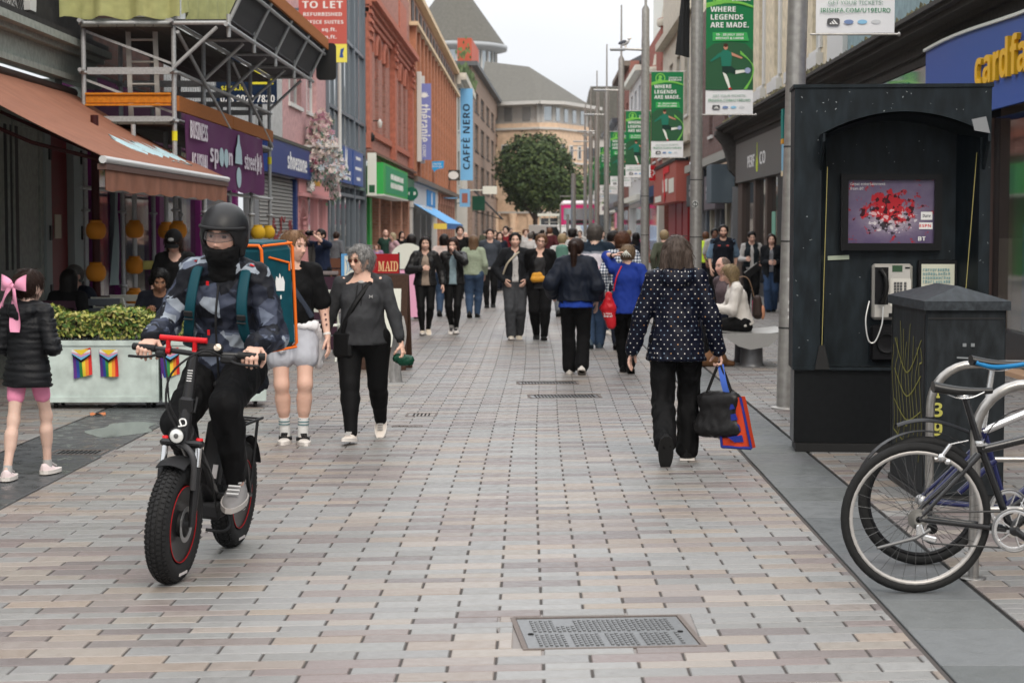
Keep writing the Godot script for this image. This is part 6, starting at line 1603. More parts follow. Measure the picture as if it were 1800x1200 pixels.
func cafe_front()->void:
	var mint:=paint("mint_paint",208,222,218,.5,{"tex": "blotch","scale": .8});var dark=mats["pipe_black"]
	var cols:=[Color(.30,.32,.07),Color(.38,.37,.10),Color(.10,.17,.04),Color(.06,.12,.03),Color(.16,.21,.05),Color(.45,.42,.16)]
	for k in 2:
		var w: float=[1.04,.94][k]
		var t:=thing("planter",["mint green planter box hung with two rainbow flags, beside the girl","mint green planter box behind the delivery cyclist"][k],"planter",[V3(-4.06,0,-16.98),V3(-3.05,0,-17.08)][k],[2.0,8.0][k],"mint planters")
		var q:=MB.new();q.cbox(V3(0,.345,0),V3(w,.57,.42),.006);part(t,"box",q,mint)
		q=MB.new()
		for r in [[0,.61,w+.02,.05],[0,.085,w,.05]]: q.box(V3(r[0],r[1],.214),V3(r[2],r[3],.016))
		for x in [-1.0,1.0]: q.box(V3(x*(w*.5-.025),.3475,.214),V3(.05,.474,.016))
		for z in [-1.0,1.0]: q.box(V3(w*.5+.007,.345,z*.185),V3(.014,.57,.05))
		q.box(V3(w*.5+.007,.61,0),V3(.0142,.05,.32));part(t,"trim",q,mint)
		for x in [-1.0,1.0]:
			for z in [-1.0,1.0]: part(t,"castor",_mb(func(b: MB): b.lathe([Vector2(0,-.015),Vector2(.028,-.015),Vector2(.03,0),Vector2(.028,.015),Vector2(0,.015)],12,Transform3D(Basis(Vector3.BACK,PI*.5),V3(x*(w*.5-.09),.03,z*.15)));b.box(V3(x*(w*.5-.09),.052,z*.15),V3(.05,.014,.05))),dark)
		q=MB.new();q.box(V3(0,.60,0),V3(w-.05,.06,.36));part(t,"soil",q,paint("soil",50,40,32,.95))
		var h:=thing("hedge",["yellow-green variegated hedge in the planter beside the girl","yellow-green variegated hedge in the planter behind the cyclist"][k],"hedge",t.position,[2.0,8.0][k])
		q=MB.new();leafy(q,V3(0,.75,0),V3(w*.5-.01,.18,.20),[3000,2700][k],cols,.026);part(h,"foliage",q,mat("hedge_leaf",Color(1,1,1),.5,0,{"vc": true}))
		q=MB.new()
		for i in 40:
			var b:=V3(rng.randf_range(-.46,.46),.62,rng.randf_range(-.15,.15));q.tube([b,b+V3(rng.randfn()*.05,.2,rng.randfn()*.04)],.005,4)
		part(h,"stems",q,mats["bark"])
		if k==1:
			q=MB.new();for i in 26:
				var p:=V3(-.02+rng.randfn()*.05,.68+rng.randfn()*.05,.21+rng.randf()*.02);q.ball(p,V3(.014,.014,.008),6)
			part(h,"orange_flowers",q,paint("marigold",220,130,30))
	var sx:=[[-4.22,-16.745,3.0],[-3.965,-16.752,-2.0],[-3.41,-16.81,6.0]]
	for k in 3:
		var f:=thing("rainbow_flag",["small progress rainbow flag on the planter, leftmost of three","small progress rainbow flag on the planter, middle of three","small rainbow flag half hidden by the handlebar"][k],"flag",V3(sx[k][0],.30,sx[k][1]),sx[k][2],"rainbow flags on the planters")
		var cs:=[[92,52,130],[52,78,158],[52,132,72],[226,200,62],[226,136,52],[206,52,50]]
		for i in 6:
			var q:=MB.new();var x0:=-.085+i*.0283
			q.sheet(2,8,func(u,v): return V3(x0+u*.0283+(.012*(1.0-v) if k==0 else -.008*v),v*.25+(.02*(x0+u*.0283)/.085 if k!=1 else .0),.012+.012*sin((x0+u*.0283)*40.0+v*3.0+k)),.0015);part(f,"stripe",q,paint("pride_%d"%i,cs[i][0],cs[i][1],cs[i][2],.7))
		for i in 5:
			var q:=MB.new();var y:=.13+i*.026
			var s:=1.0-i*.0
			q.prism(PackedVector2Array([Vector2(-.085,.252),Vector2(-.085,.252-(.052-i*.010)),Vector2(0,y),Vector2(.085,.252-(.052-i*.010)),Vector2(.085,.252)]) if i<4 else PackedVector2Array([Vector2(-.07,.252),Vector2(0,.20),Vector2(.07,.252)]),.001,pose(V3(0,0,.0275+i*.0016)))
			part(f,"chevron",q,paint("chev_%d"%i,[20,110,214,226,226][i],[20,176,150,226,196][i],[24,214,184,226,60][i],.7))
	var tl:=thing("litter","scrap of coloured paper litter on the wet slabs by the planter","litter",V3(-3.95,.001,-16.2),20.0)
	part(tl,"scrap",_mb(func(b: MB): b.sheet(5,3,func(u,v): return V3(u*.14-.07,.012+.012*sin(u*8.0+v*4.0),v*.08),.001)),paint("litter_orange",190,120,80))
	# cafe chairs and table seen over the hedge
	for k in 3:
		var p: Vector3=[at(205,520,20.4),at(172,530,20.0),at(228,525,21.2)][k]
		var c:=thing("cafe_chair",["pale slatted cafe chair behind the hedge, nearest the prop pole","grey cafe chair behind the hedge, beside the dark seated pair","pale cafe chair behind the seated man's table"][k],"chair",V3(p.x,0,p.z),[160.0,200.0,185.0][k],"cafe chairs")
		cafe_chair(c,mats["off_white"] if k!=1 else mats["steel_grey"])
	var tb:=thing("cafe_table","brown cafe table in front of the seated man","table",V3(-4.45,0,-19.6))
	part(tb,"top",_mb(func(b: MB): b.cbox(V3(0,.74,0),V3(.75,.05,.6),.01)),paint("table_brown",92,54,34,.5));part(tb,"pedestal",_mb(func(b: MB): b.tube([V3(0,.02,0),V3(0,.72,0)],.04,10);b.box(V3(0,.012,0),V3(.4,.024,.4))),dark)
	# purple barrier with white chairs
	var bw:=thing("cafe_barrier","dark purple slatted barrier round the far cafe seats","barrier",V3(-3.55,0,-24.4))
	for i in 5: part(bw,"board",_mb(func(b: MB): b.cbox(V3(-.1,.14+i*.2,0),V3(1.9,.18,.03),.004)),paint("barrier_plum",62,40,54,.6))
	for x in [-1.02,.82]: part(bw,"post",_mb(func(b: MB): b.box(V3(x,.53,-.03),V3(.06,1.06,.05))),dark)
	part(bw,"top_rail",_mb(func(b: MB): b.cbox(V3(-.1,1.08,0),V3(1.95,.05,.06),.008)),paint("rail_grey",120,112,112))
	for k in 2:
		var c:=thing("cafe_chair",["white slatted folding chair behind the tattooed woman's arm","white folding chair in front of the plum barrier"][k],"chair",[V3(-2.72,0,-23.0),V3(-3.15,0,-23.6)][k],[175.0,150.0][k],"cafe chairs");cafe_chair(c,mats["off_white"])
	# boards
	var ab:=thing("a_board","tall dark wooden sandwich board with a white sheet, beside the grey-hoodie woman","sandwich board",V3(-1.86,0,-21.7),-8.0)
	var wd:=paint("board_wood",74,54,44,.6,{"tex": "stain","scale": 2.0})
	for s in [-1.0,1.0]:
		var lf:=part(ab,"leaf",_mb(func(b: MB): b.cbox(V3(0,.57,0),V3(.66,1.14,.035),.006)),wd,Transform3D(Basis(Vector3.RIGHT,s*-.16),V3(0,.0,s*.19)))
		part(lf,"sheet",_mb(func(b: MB): b.box(V3(0,.62,s*.022),V3(.5,.7,.006))),mats["off_white"])
	part(ab,"hinge",_mb(func(b: MB): b.tube([V3(-.3,1.13,0),V3(.3,1.13,0)],.012,6)),dark)
	var sg:=[[-2.74,-27.5,.46,paint("pub_blue",96,160,214,.6),"blue and white patterned banner on the cafe fence",true],[-2.30,-27.4,.42,paint("pub_red",164,30,36,.5),"red banner lettered MAID in cream on the cafe fence",false]]
	for k in 2:
		var t:=thing("fence_banner",sg[k][4],"banner",V3(sg[k][0],0,sg[k][1]),.0)
		part(t,"panel",_mb(func(b: MB): b.box(V3(0,1.12,0),V3(sg[k][2],.36,.02))),sg[k][3])
		if k==0:
			part(t,"white_field",_mb(func(b: MB): b.box(V3(0,1.12,.011),V3(.36,.30,.004))),mats["off_white"]);part(t,"pattern",_mb(func(b: MB):
				for i in 9: b.tube(spline([V3(-.15+i*.036,1.0+(i%3)*.03,.015),V3(-.13+i*.036,1.1,.015),V3(-.16+i*.036,1.22-(i%2)*.05,.015)],3),.006,4)),sg[k][3])
		else: text(t,"MAID",.15,pose(V3(.05,1.11,.012)),paint("cream_ink",226,190,140),.30,700,"Droid Serif")
		part(t,"posts",_mb(func(b: MB):
			for x in [-.5,.5]: b.tube([V3(x*sg[k][2],0,-.01),V3(x*sg[k][2],1.32,-.01)],.015,6)),dark)
	var pb:=thing("arched_board","pink and white round-topped pavement board","sandwich board",V3(-2.42,0,-33.2),.0)
	part(pb,"white_top",_mb(func(b: MB): b.prism(PackedVector2Array([Vector2(-.26,.95),Vector2(.36,.95)])+arc_poly(.05,1.15,.31,.27,14,.0,PI),.03,Transform3D())),mats["off_white"]);part(pb,"pink_panel",_mb(func(b: MB): b.box(V3(.02,.5,-.015),V3(.54,.86,.03))),paint("board_pink",232,170,200,.6));part(pb,"feet",_mb(func(b: MB):
		for x in [-.24,.28]: b.box(V3(x,.035,-.015),V3(.05,.07,.36))),mats["steel_grey"])
	var dk:=thing("terrace_deck","low brown wooden terrace fence in front of the green shop","fence",V3(-4.15,0,-42.0))
	for i in 4: part(dk,"board",_mb(func(b: MB): b.box(V3(0,.15+i*.25,0),V3(1.7,.22,.05))),paint("deck_brown",96,62,48,.7))
	part(dk,"post",_mb(func(b: MB):
		for x in [-.8,.8]: b.box(V3(x,.53,-.05),V3(.08,1.06,.05))),paint("deck_brown",96,62,48))
	# stone and steel bench
	var bn:=thing("street_bench","curved brushed metal bench on a round steel foot","bench",V3(2.56,0,-22.3),.0)
	part(bn,"seat",_mb(func(b: MB): b.sheet(20,10,func(u,v): return V3(lerpf(-.36,.42,u),.43+.03*pow(2.0*u-1.0,2.0)-.03*pow(2.0*v-1.0,2.0),lerpf(.28,-.85,v)),.05)),mat("bench_steel",Color(.45,.44,.42),.35,.6))
	part(bn,"edge",_mb(func(b: MB): b.prism(poly([-.36,.46,.42,.46,.24,.30,.02,.26,-.12,.30]),.03,pose(V3(0,-.05,.29)))),mats["bench_steel"])
	for z in [.05,-.6]: part(bn,"foot",_mb(func(b: MB): b.lathe([Vector2(.16,0),Vector2(.14,.04),Vector2(.13,.38)],18,pose(V3(.06,0,z)))),mat("bench_foot",Color(.16,.16,.165),.4,.4))
	var bg:=thing("paper_bag","crumpled brown bag on the ground under the bench","bag",V3(2.12,0,-22.15),15.0)
	part(bg,"sack",_mb(func(b: MB): blob(b,[[V3(-.12,.07,0),V3(.10,.08,0),.075,.09],[V3(.0,.1,0),V3(.02,.17,.02),.07,.05],[V3(.15,.04,0),V3(.27,.03,.02),.045,.025]],.018,.03,[],[[V3(0,.004,0),Vector3.DOWN]]);crumple(b,.012,16.0)),paint("bag_brown",112,80,56,.85))

func cafe_chair(c: Node3D,m: Material)->void:
	part(c,"frame",_mb(func(b: MB):
		for x in [-.2,.2]:
			b.tube([V3(x,0,.22),V3(x,.9,-.2)],.013,6);b.tube([V3(x,0,-.22),V3(x,.46,.2)],.013,6)),m)
	for i in 4: part(c,"seat_slat",_mb(func(b: MB): b.box(V3(0,.455,-.13+i*.09),V3(.42,.015,.07))),m)
	for i in 3: part(c,"back_slat",_mb(func(b: MB): b.box(V3(0,.66+i*.105,-.10-i*.045),V3(.42,.075,.014),Basis(Vector3.RIGHT,-.35))),m)

# ---------------------------------------------------------------- delivery bicycle
func ebike()->Transform3D:
	var xf:=Transform3D(yaw(-6.6)*Basis(Vector3.BACK,deg_to_rad(-4.0)),V3(-1.664,.0,-8.94))
	var t:=thing("electric_bicycle","black fat-tyred electric bicycle with red rim lines, ridden towards the camera","bicycle",xf.origin)
	t.basis=xf.basis
	var blk:=mat("ebike_black",Color(.013,.013,.014),.35,0,{"coat": .25});var rub:=mat("fat_rubber",Color(.020,.020,.0205),.7,0,{"tex": "blotch","scale": 5.0})
	var chrome:=mat("chrome",Color(.7,.7,.7),.12,.95);var red:=paint("anodised_red",196,30,36,.3);var mb_:=mat("matte_black",Color(.016,.016,.017),.55)
	var R:=.281
	for k in 2:
		var c:=V3(0,R,[.5,-.5][k])
		var turn:=Basis(Vector3.UP,deg_to_rad(-2.0 if k==0 else .0))*yaw(90)      # local z of the wheel=axle
		var w:=part(t,"wheel",_mb(func(b: MB):
			_torus(b,R-.056,.056,64,14)
			for i in 64:
				var a:=TAU*i/64.0
				for j in 5:
					var th:=(j-2)*.42
					var rr:=R-.056+cos(th)*.057
					b.box(V3(cos(a+(.05 if j%2 else .0))*rr,sin(a+(.05 if j%2 else .0))*rr,sin(th)*.057),V3(.008,.017,.016),Basis(Vector3.BACK,a)*Basis(Vector3.UP,-th))),rub,Transform3D(turn,c))
		part(w,"rim",_mb(func(b: MB): b.lathe([Vector2(.06,-.03),Vector2(.155,-.036),Vector2(.172,-.042),Vector2(.178,-.044),Vector2(.178,.044),Vector2(.172,.042),Vector2(.155,.036),Vector2(.06,.03)],48,Transform3D(Basis(Vector3.RIGHT,PI*.5),Vector3.ZERO))),blk)
		part(w,"rim_line",_mb(func(b: MB):
			for s in [-.0455,.0455]: b.lathe([Vector2(.178,s-.0015),Vector2(.181,s-.0015),Vector2(.181,s+.0015),Vector2(.178,s+.0015)],48,Transform3D(Basis(Vector3.RIGHT,PI*.5),Vector3.ZERO))),red)
		part(w,"hub",_mb(func(b: MB): b.lathe([Vector2(.0,-.07),Vector2(.02,-.07),Vector2(.02,-.055),Vector2(.055,-.05),Vector2(.06,.05),Vector2(.02,.055),Vector2(.02,.07),Vector2(.0,.07)],20,Transform3D(Basis(Vector3.RIGHT,PI*.5),Vector3.ZERO))),mb_)
		part(w,"brake_disc",_mb(func(b: MB):
			b.lathe([Vector2(.062,.056),Vector2(.085,.056),Vector2(.085,.059),Vector2(.062,.059),Vector2(.062,.056)],32,Transform3D(Basis(Vector3.RIGHT,PI*.5),Vector3.ZERO))
			for i in 5: b.bar(V3(cos(i*1.257)*.02,sin(i*1.257)*.02,-.0575),V3(cos(i*1.257)*.063,sin(i*1.257)*.063,-.0575),.012,.003,Vector3.BACK)),mat("disc_steel",Color(.35,.35,.35),.3,.8))
		scribble(w,.10,.018,1,Transform3D(Basis(),V3(.0,-(R-.05),.054)),mats["sticker_grey"])
	part(t,"fork",_mb(func(b: MB):
		for s in [-.082,.082]: b.tube([V3(s,R-.01,.5),V3(s,.42,.482),V3(s,.55,.466)],[.017,.022,.023],12)
		b.cbox(V3(0,.655,.45),V3(.21,.035,.055),.012)),blk)
	part(t,"stanchion",_mb(func(b: MB):
		for s in [-.082,.082]: b.tube([V3(s,.55,.466),V3(s,.645,.452)],.016,12)),chrome)
	part(t,"fork_cap",_mb(func(b: MB):
		for s in [-.082,.082]: b.lathe([Vector2(0,.012),Vector2(.016,.010),Vector2(.018,.0)],12,pose(V3(s,.673,.448)))),red)
	part(t,"front_mudguard",_mb(func(b: MB): b.sheet(24,6,func(u,v): return V3((v-.5)*.135,R+sin(lerpf(1.15,2.6,u))*(.315-.020*pow(2.0*v-1.0,2.0)),.5+cos(lerpf(1.15,2.6,u))*(.315-.020*pow(2.0*v-1.0,2.0))),.004)),mb_)
	part(t,"guard_stay",_mb(func(b: MB): b.tube(spline([V3(.082,.45,.52),V3(.085,.585,.53),V3(.05,.64,.52),V3(.0,.655,.50)],5),.015,8)),mat("stay_grey",Color(.05,.05,.052),.4))
	part(t,"headlight",_mb(func(b: MB): b.lathe([Vector2(.012,-.055),Vector2(.030,-.035),Vector2(.040,.0),Vector2(.040,.012),Vector2(.034,.014)],24,Transform3D(Basis(Vector3.RIGHT,PI*.5),V3(.0,.70,.535)))),mb_)
	part(t,"headlight_lens",_mb(func(b: MB): b.lathe([Vector2(.034,.010),Vector2(.02,.016),Vector2(.0,.018)],24,Transform3D(Basis(Vector3.RIGHT,PI*.5),V3(.0,.70,.535)))),mat("lens",Color(.75,.76,.74),.1,.3))
	part(t,"lens_centre",_mb(func(b: MB): b.lathe([Vector2(.012,.019),Vector2(.008,.022),Vector2(0,.0225)],12,Transform3D(Basis(Vector3.RIGHT,PI*.5),V3(.0,.70,.535)))),mat("led_dark",Color(.1,.1,.1),.2))
	part(t,"steerer",_mb(func(b: MB): b.tube([V3(0,.64,.455),V3(0,.78,.42),V3(0,1.06,.345)],[.034,.030,.022],14)),blk)
	part(t,"fold_clamp",_mb(func(b: MB): b.cbox(V3(0,.83,.41),V3(.07,.08,.06),.012);b.tube([V3(.04,.80,.42),V3(.045,.87,.40)],.008,6)),blk)
	part(t,"height_scale",_mb(func(b: MB):
		for i in 5: b.box(V3(.0,.945+i*.012,.401-i*.003),V3(.024,.004,.003))),mats["sign_white"])
	part(t,"emblem",_mb(func(b: MB): b.tube(spline([V3(-.015,.735,.478),V3(.02,.745,.477),V3(.012,.77,.471),V3(-.012,.765,.472),V3(.0,.74,.478)],4),.004,5)),mats["sign_white"])
	part(t,"frame",_mb(func(b: MB):
		b.tube(spline([V3(0,.70,.42),V3(0,.60,.28),V3(0,.42,.05),V3(0,.33,-.06)],4),.045,14,true,1.25)
		b.tube([V3(0,.33,-.06),V3(0,.70,-.19)],.026,12)
		for s in [-.085,.085]:
			b.tube([V3(s*.5,.33,-.08),V3(s,.30,-.3),V3(s,R,-.5)],.014,8);b.tube([V3(s*.3,.60,-.17),V3(s,.58,-.3),V3(s,R,-.5)],.011,8)),blk)
	part(t,"battery",_mb(func(b: MB): b.cbox(V3(.0,.54,-.09),V3(.10,.34,.09),.02,Basis(Vector3.RIGHT,-.35))),mb_)
	part(t,"battery_label",_mb(func(b: MB): b.box(V3(.03,.46,-.015),V3(.025,.07,.004),Basis(Vector3.RIGHT,-.35))),mats["sticker_grey"])
	part(t,"seat_post",_mb(func(b: MB): b.tube([V3(0,.66,-.175),V3(0,.88,-.255)],.018,10)),blk)
	part(t,"saddle",_mb(func(b: MB): blob(b,[[V3(0,.885,-.34),V3(0,.89,-.27),.09,.03,.07,.03,Vector3.RIGHT],[V3(0,.89,-.25),V3(0,.885,-.08),.05,.028,.025,.022,Vector3.RIGHT]],.01,.02)),mb_)
	part(t,"rear_rack",_mb(func(b: MB):
		for s in [-.07,.07]: b.tube([V3(s,.66,-.25),V3(s,.66,-.72)],.008,6);b.tube([V3(s,.66,-.62),V3(s*1.2,R,-.5)],.008,6)
		for i in 5: b.tube([V3(-.07,.66,-.28-i*.1),V3(.07,.66,-.28-i*.1)],.006,5)),mb_)
	part(t,"rear_mudguard",_mb(func(b: MB): b.sheet(20,4,func(u,v): return V3((v-.5)*.12,R+sin(lerpf(.6,2.7,u))*.305,-.5+cos(lerpf(.6,2.7,u))*.305),.004)),mb_)
	part(t,"crank",_mb(func(b: MB):
		b.tube([V3(-.09,.33,-.06),V3(.09,.33,-.06)],.022,10)
		b.tube([V3(.09,.33,-.06),V3(.10,.31,-.06)],.02,8);b.bar(V3(.10,.33,-.06),V3(.11,.315,.09),.016,.024);b.bar(V3(-.10,.33,-.06),V3(-.11,.345,-.21),.016,.024)
		b.lathe([Vector2(.05,-.002),Vector2(.085,-.002),Vector2(.085,.002),Vector2(.05,.002)],28,Transform3D(Basis(Vector3.BACK,PI*.5),V3(-.075,.33,-.06)))),mb_)
	for k in 2: part(t,"pedal",_mb(func(b: MB): b.cbox(V3([.17,-.17][k],[.315,.345][k],[.09,-.21][k]),V3(.10,.024,.08),.006)),mb_)
	part(t,"kickstand",_mb(func(b: MB): b.tube(spline([V3(.05,.30,-.1),V3(.11,.20,-.05),V3(.10,.175,.03),V3(.02,.18,.05)],4),.008,8)),mb_)
	part(t,"controller_box",_mb(func(b: MB): b.cbox(V3(.02,.27,-.03),V3(.13,.08,.16),.015)),mb_)
	# bars
	part(t,"handlebar",_mb(func(b: MB): b.tube(spline([V3(-.31,1.075,.27),V3(-.12,1.075,.325),V3(0,1.07,.34),V3(.12,1.075,.325),V3(.31,1.075,.27)],5),.0135,10)),blk)
	for s in [-1.0,1.0]: part(t,"grip",_mb(func(b: MB): b.tube([V3(s*.20,1.075,.303),V3(s*.325,1.075,.265)],.018,12)),mb_)
	part(t,"accessory_bar",_mb(func(b: MB): b.tube([V3(-.17,1.135,.345),V3(.06,1.135,.345)],.0135,12)),red)
	part(t,"bar_clamp",_mb(func(b: MB):
		for x in [-.13,.0]: b.tube([V3(x,1.135,.345),V3(x,1.07,.335)],.012,8);b.lathe([Vector2(.016,-.01),Vector2(.02,-.01),Vector2(.02,.01),Vector2(.016,.01)],10,Transform3D(Basis(Vector3.BACK,PI*.5),V3(x,1.075,.33)))),red)
	part(t,"bell",_mb(func(b: MB): b.lathe([Vector2(.020,-.02),Vector2(.026,-.005),Vector2(.022,.008),Vector2(.0,.016)],16,Transform3D(Basis(Vector3.RIGHT,1.1),V3(.115,1.105,.345)))),mb_)
	part(t,"bell_cap",_mb(func(b: MB): b.lathe([Vector2(.018,.011),Vector2(.0,.019)],14,Transform3D(Basis(Vector3.RIGHT,1.1),V3(.115,1.105,.345)))),mat("bell_brass",Color(.6,.5,.4),.2,.8))
	for s in [-1.0,1.0]: part(t,"brake_lever",_mb(func(b: MB): b.tube(spline([V3(s*.16,1.06,.335),V3(s*.22,1.04,.37),V3(s*.32,1.035,.345)],4),.007,6)),mb_)
	part(t,"control_pod",_mb(func(b: MB): b.cbox(V3(.165,1.055,.335),V3(.07,.04,.05),.01);b.cbox(V3(-.165,1.055,.335),V3(.05,.035,.05),.01);b.cbox(V3(.06,1.10,.33),V3(.09,.05,.03),.01,Basis(Vector3.RIGHT,-.6))),mb_)
	part(t,"cable",_mb(func(b: MB):
		b.tube(spline([V3(.15,1.06,.345),V3(.06,1.09,.42),V3(-.07,.98,.45),V3(-.085,.83,.46),V3(-.03,.72,.45)],6),.0055,7)
		b.tube(spline([V3(-.15,1.055,.345),V3(-.10,.95,.42),V3(-.07,.82,.44),V3(.0,.70,.42)],6),.0045,7)
		b.tube(spline([V3(.0,.66,.42),V3(.09,.52,.3),V3(.10,.36,.2),V3(.07,.28,.05),V3(.05,.24,-.05)],6),.0045,7)),mb_)
	return xf
# ---------------------------------------------------------------- bodies
var wrinkle:=FastNoiseLite.new()
# prim: [a, b, ra, rb]  or  [a, b, rax, raz, rbx, rbz, side]   ; cut prims in the second list
func blob(mb: MB,prims: Array,cell: float,k: float,cuts:=[],planes:=[])->void:
	var lo:=Vector3.INF;var hi:=-Vector3.INF
	for p in prims:
		var r: float=maxf(p[2],p[3]) if p.size()<6 else maxf(maxf(p[2],p[3]),maxf(p[4],p[5]))
		var e:=Vector3.ONE*(r+cell*2.0)
		lo=lo.min(p[0]-e).min(p[1]-e);hi=hi.max(p[0]+e).max(p[1]+e)
	var nx:=int((hi.x-lo.x)/cell)+2;var ny:=int((hi.y-lo.y)/cell)+2;var nz:=int((hi.z-lo.z)/cell)+2
	var sy:=nx;var sz:=nx*ny
	var f:=PackedFloat32Array();f.resize(sz*nz);f.fill(1.0)
	var rlo:=PackedInt32Array();rlo.resize(ny*nz);rlo.fill(1 << 20)
	var rhi:=PackedInt32Array();rhi.resize(ny*nz);rhi.fill(-1)
	for pass_i in 2:
		for p in (prims if pass_i==0 else cuts):
			var a: Vector3=p[0];var b: Vector3=p[1]
			var ell: bool=p.size()>=6
			var ax: float=p[2];var az: float=p[3] if ell else p[2]
			var bx: float=p[4] if ell else p[3];var bz: float=p[5] if ell else p[3]
			var ab:=b-a
			var l2:=maxf(ab.length_squared(),1e-8)
			var axis:=ab/sqrt(l2) if l2>1e-7 else Vector3.UP
			var side: Vector3=p[6] if p.size()>6 else Vector3.RIGHT
			side=side-axis*side.dot(axis)
			side=side.normalized() if side.length()>.01 else axis.cross(Vector3.FORWARD).normalized()
			var fr:=axis.cross(side)
			var mr:=maxf(maxf(ax,az),maxf(bx,bz))+cell*1.6+(k if pass_i==0 else .0)
			var e:=Vector3.ONE*mr
			var i0:=((a.min(b)-e-lo)/cell).floor();var i1:=((a.max(b)+e-lo)/cell).ceil()
			var x0:=maxi(int(i0.x),0);var x1:=mini(int(i1.x),nx-1)
			for iz in range(maxi(int(i0.z),0),mini(int(i1.z),nz-1)+1):
				for iy in range(maxi(int(i0.y),0),mini(int(i1.y),ny-1)+1):
					var row:=iz*ny+iy
					var base:=iz*sz+iy*sy
					var q0:=Vector3(lo.x,lo.y+iy*cell,lo.z+iz*cell)-a
					var l:=rlo[row];var h:=rhi[row]
					for x in range(x0,x1+1):
						var pa:=Vector3(q0.x+x*cell,q0.y,q0.z)
						var t:=clampf(pa.dot(ab)/l2,.0,1.0)
						var q:=pa-ab*t
						var d: float
						if ell:
							var rx:=lerpf(ax,bx,t);var rz:=lerpf(az,bz,t);var m:=minf(rx,rz)
							var u:=q.dot(side)/rx;var w:=q.dot(fr)/rz;var g:=q.dot(axis)/m
							d=(sqrt(u*u+w*w+g*g)-1.0)*m
						else:
							d=q.length()-lerpf(ax,bx,t)
						var i:=base+x
						if pass_i==0:
							if d<.1:
								var o:=f[i]
								var hh:=k-absf(o-d)
								f[i]=minf(o,d)-(hh*hh*.25/k if hh>.0 else .0)
								if x<l: l=x
								if x>h: h=x
						elif -d>f[i]: f[i]=-d
					rlo[row]=l;rhi[row]=h
	for pl in planes:      # [point,normal]: what lies on the side of the normal is cut away
		var pp: Vector3=pl[0];var pn: Vector3=pl[1]
		for iz in nz:
			for iy in ny:
				var row:=iz*ny+iy
				for x in range(maxi(rlo[row],0),rhi[row]+1):
					var d:=(lo+Vector3(x,iy,iz)*cell-pp).dot(pn)
					var i:=iz*sz+iy*sy+x
					if d>f[i]: f[i]=d
	var vi:=PackedInt32Array();vi.resize(sz*nz);vi.fill(-1)
	var start:=mb.v.size()
	var cells:=PackedInt32Array()
	for iz in nz-1:
		for iy in ny-1:
			var r0:=iz*ny+iy
			var l:=mini(mini(rlo[r0],rlo[r0+1]),mini(rlo[r0+ny],rlo[r0+ny+1]))
			var h:=maxi(maxi(rhi[r0],rhi[r0+1]),maxi(rhi[r0+ny],rhi[r0+ny+1]))
			if h<0: continue
			for x in range(maxi(l-1,0),mini(h+1,nx-2)+1):
				var i:=iz*sz+iy*sy+x
				var d0:=f[i];var d1:=f[i+1];var d2:=f[i+sy];var d3:=f[i+sy+1]
				var d4:=f[i+sz];var d5:=f[i+sz+1];var d6:=f[i+sz+sy];var d7:=f[i+sz+sy+1]
				var mn:=minf(minf(minf(d0,d1),minf(d2,d3)),minf(minf(d4,d5),minf(d6,d7)))
				if mn>=.0: continue
				if d0<.0 and d1<.0 and d2<.0 and d3<.0 and d4<.0 and d5<.0 and d6<.0 and d7<.0: continue
				var s:=Vector3.ZERO;var num:=0
				if (d0<.0)!=(d1<.0): s+=Vector3(d0/(d0-d1),0,0);num+=1
				if (d2<.0)!=(d3<.0): s+=Vector3(d2/(d2-d3),1,0);num+=1
				if (d4<.0)!=(d5<.0): s+=Vector3(d4/(d4-d5),0,1);num+=1
				if (d6<.0)!=(d7<.0): s+=Vector3(d6/(d6-d7),1,1);num+=1
				if (d0<.0)!=(d2<.0): s+=Vector3(0,d0/(d0-d2),0);num+=1
				if (d1<.0)!=(d3<.0): s+=Vector3(1,d1/(d1-d3),0);num+=1
				if (d4<.0)!=(d6<.0): s+=Vector3(0,d4/(d4-d6),1);num+=1
				if (d5<.0)!=(d7<.0): s+=Vector3(1,d5/(d5-d7),1);num+=1
				if (d0<.0)!=(d4<.0): s+=Vector3(0,0,d0/(d0-d4));num+=1
				if (d1<.0)!=(d5<.0): s+=Vector3(1,0,d1/(d1-d5));num+=1
				if (d2<.0)!=(d6<.0): s+=Vector3(0,1,d2/(d2-d6));num+=1
				if (d3<.0)!=(d7<.0): s+=Vector3(1,1,d3/(d3-d7));num+=1
				vi[i]=mb.v.size()
				cells.append(i)
				mb.v.append(lo+(Vector3(x,iy,iz)+s/num)*cell)
				mb.n.append(Vector3.ZERO);mb.c.append(mb.col)
	for i in cells:
		for ax in 3:
			var st: int=[1,sy,sz][ax]
			var s1: int=[sy,sz,1][ax];var s2: int=[sz,1,sy][ax]
			var p:=f[i]<.0
			if p==(f[i+st]<.0): continue
			if i-s1-s2<0: continue
			var a:=vi[i];var b:=vi[i-s1];var c:=vi[i-s1-s2];var d:=vi[i-s2]
			if a<0 or b<0 or c<0 or d<0: continue
			if p: mb.ix.append_array([a,c,b,a,d,c])
			else: mb.ix.append_array([a,b,c,a,c,d])
	# smooth normals
	for j in range(0,mb.ix.size(),3):
		if mb.ix[j]<start: continue
		var q:=(mb.v[mb.ix[j+2]]-mb.v[mb.ix[j]]).cross(mb.v[mb.ix[j+1]]-mb.v[mb.ix[j]])
		for m in 3: mb.n[mb.ix[j+m]]+=q
	for j in range(start,mb.n.size()): mb.n[j]=mb.n[j].normalized()

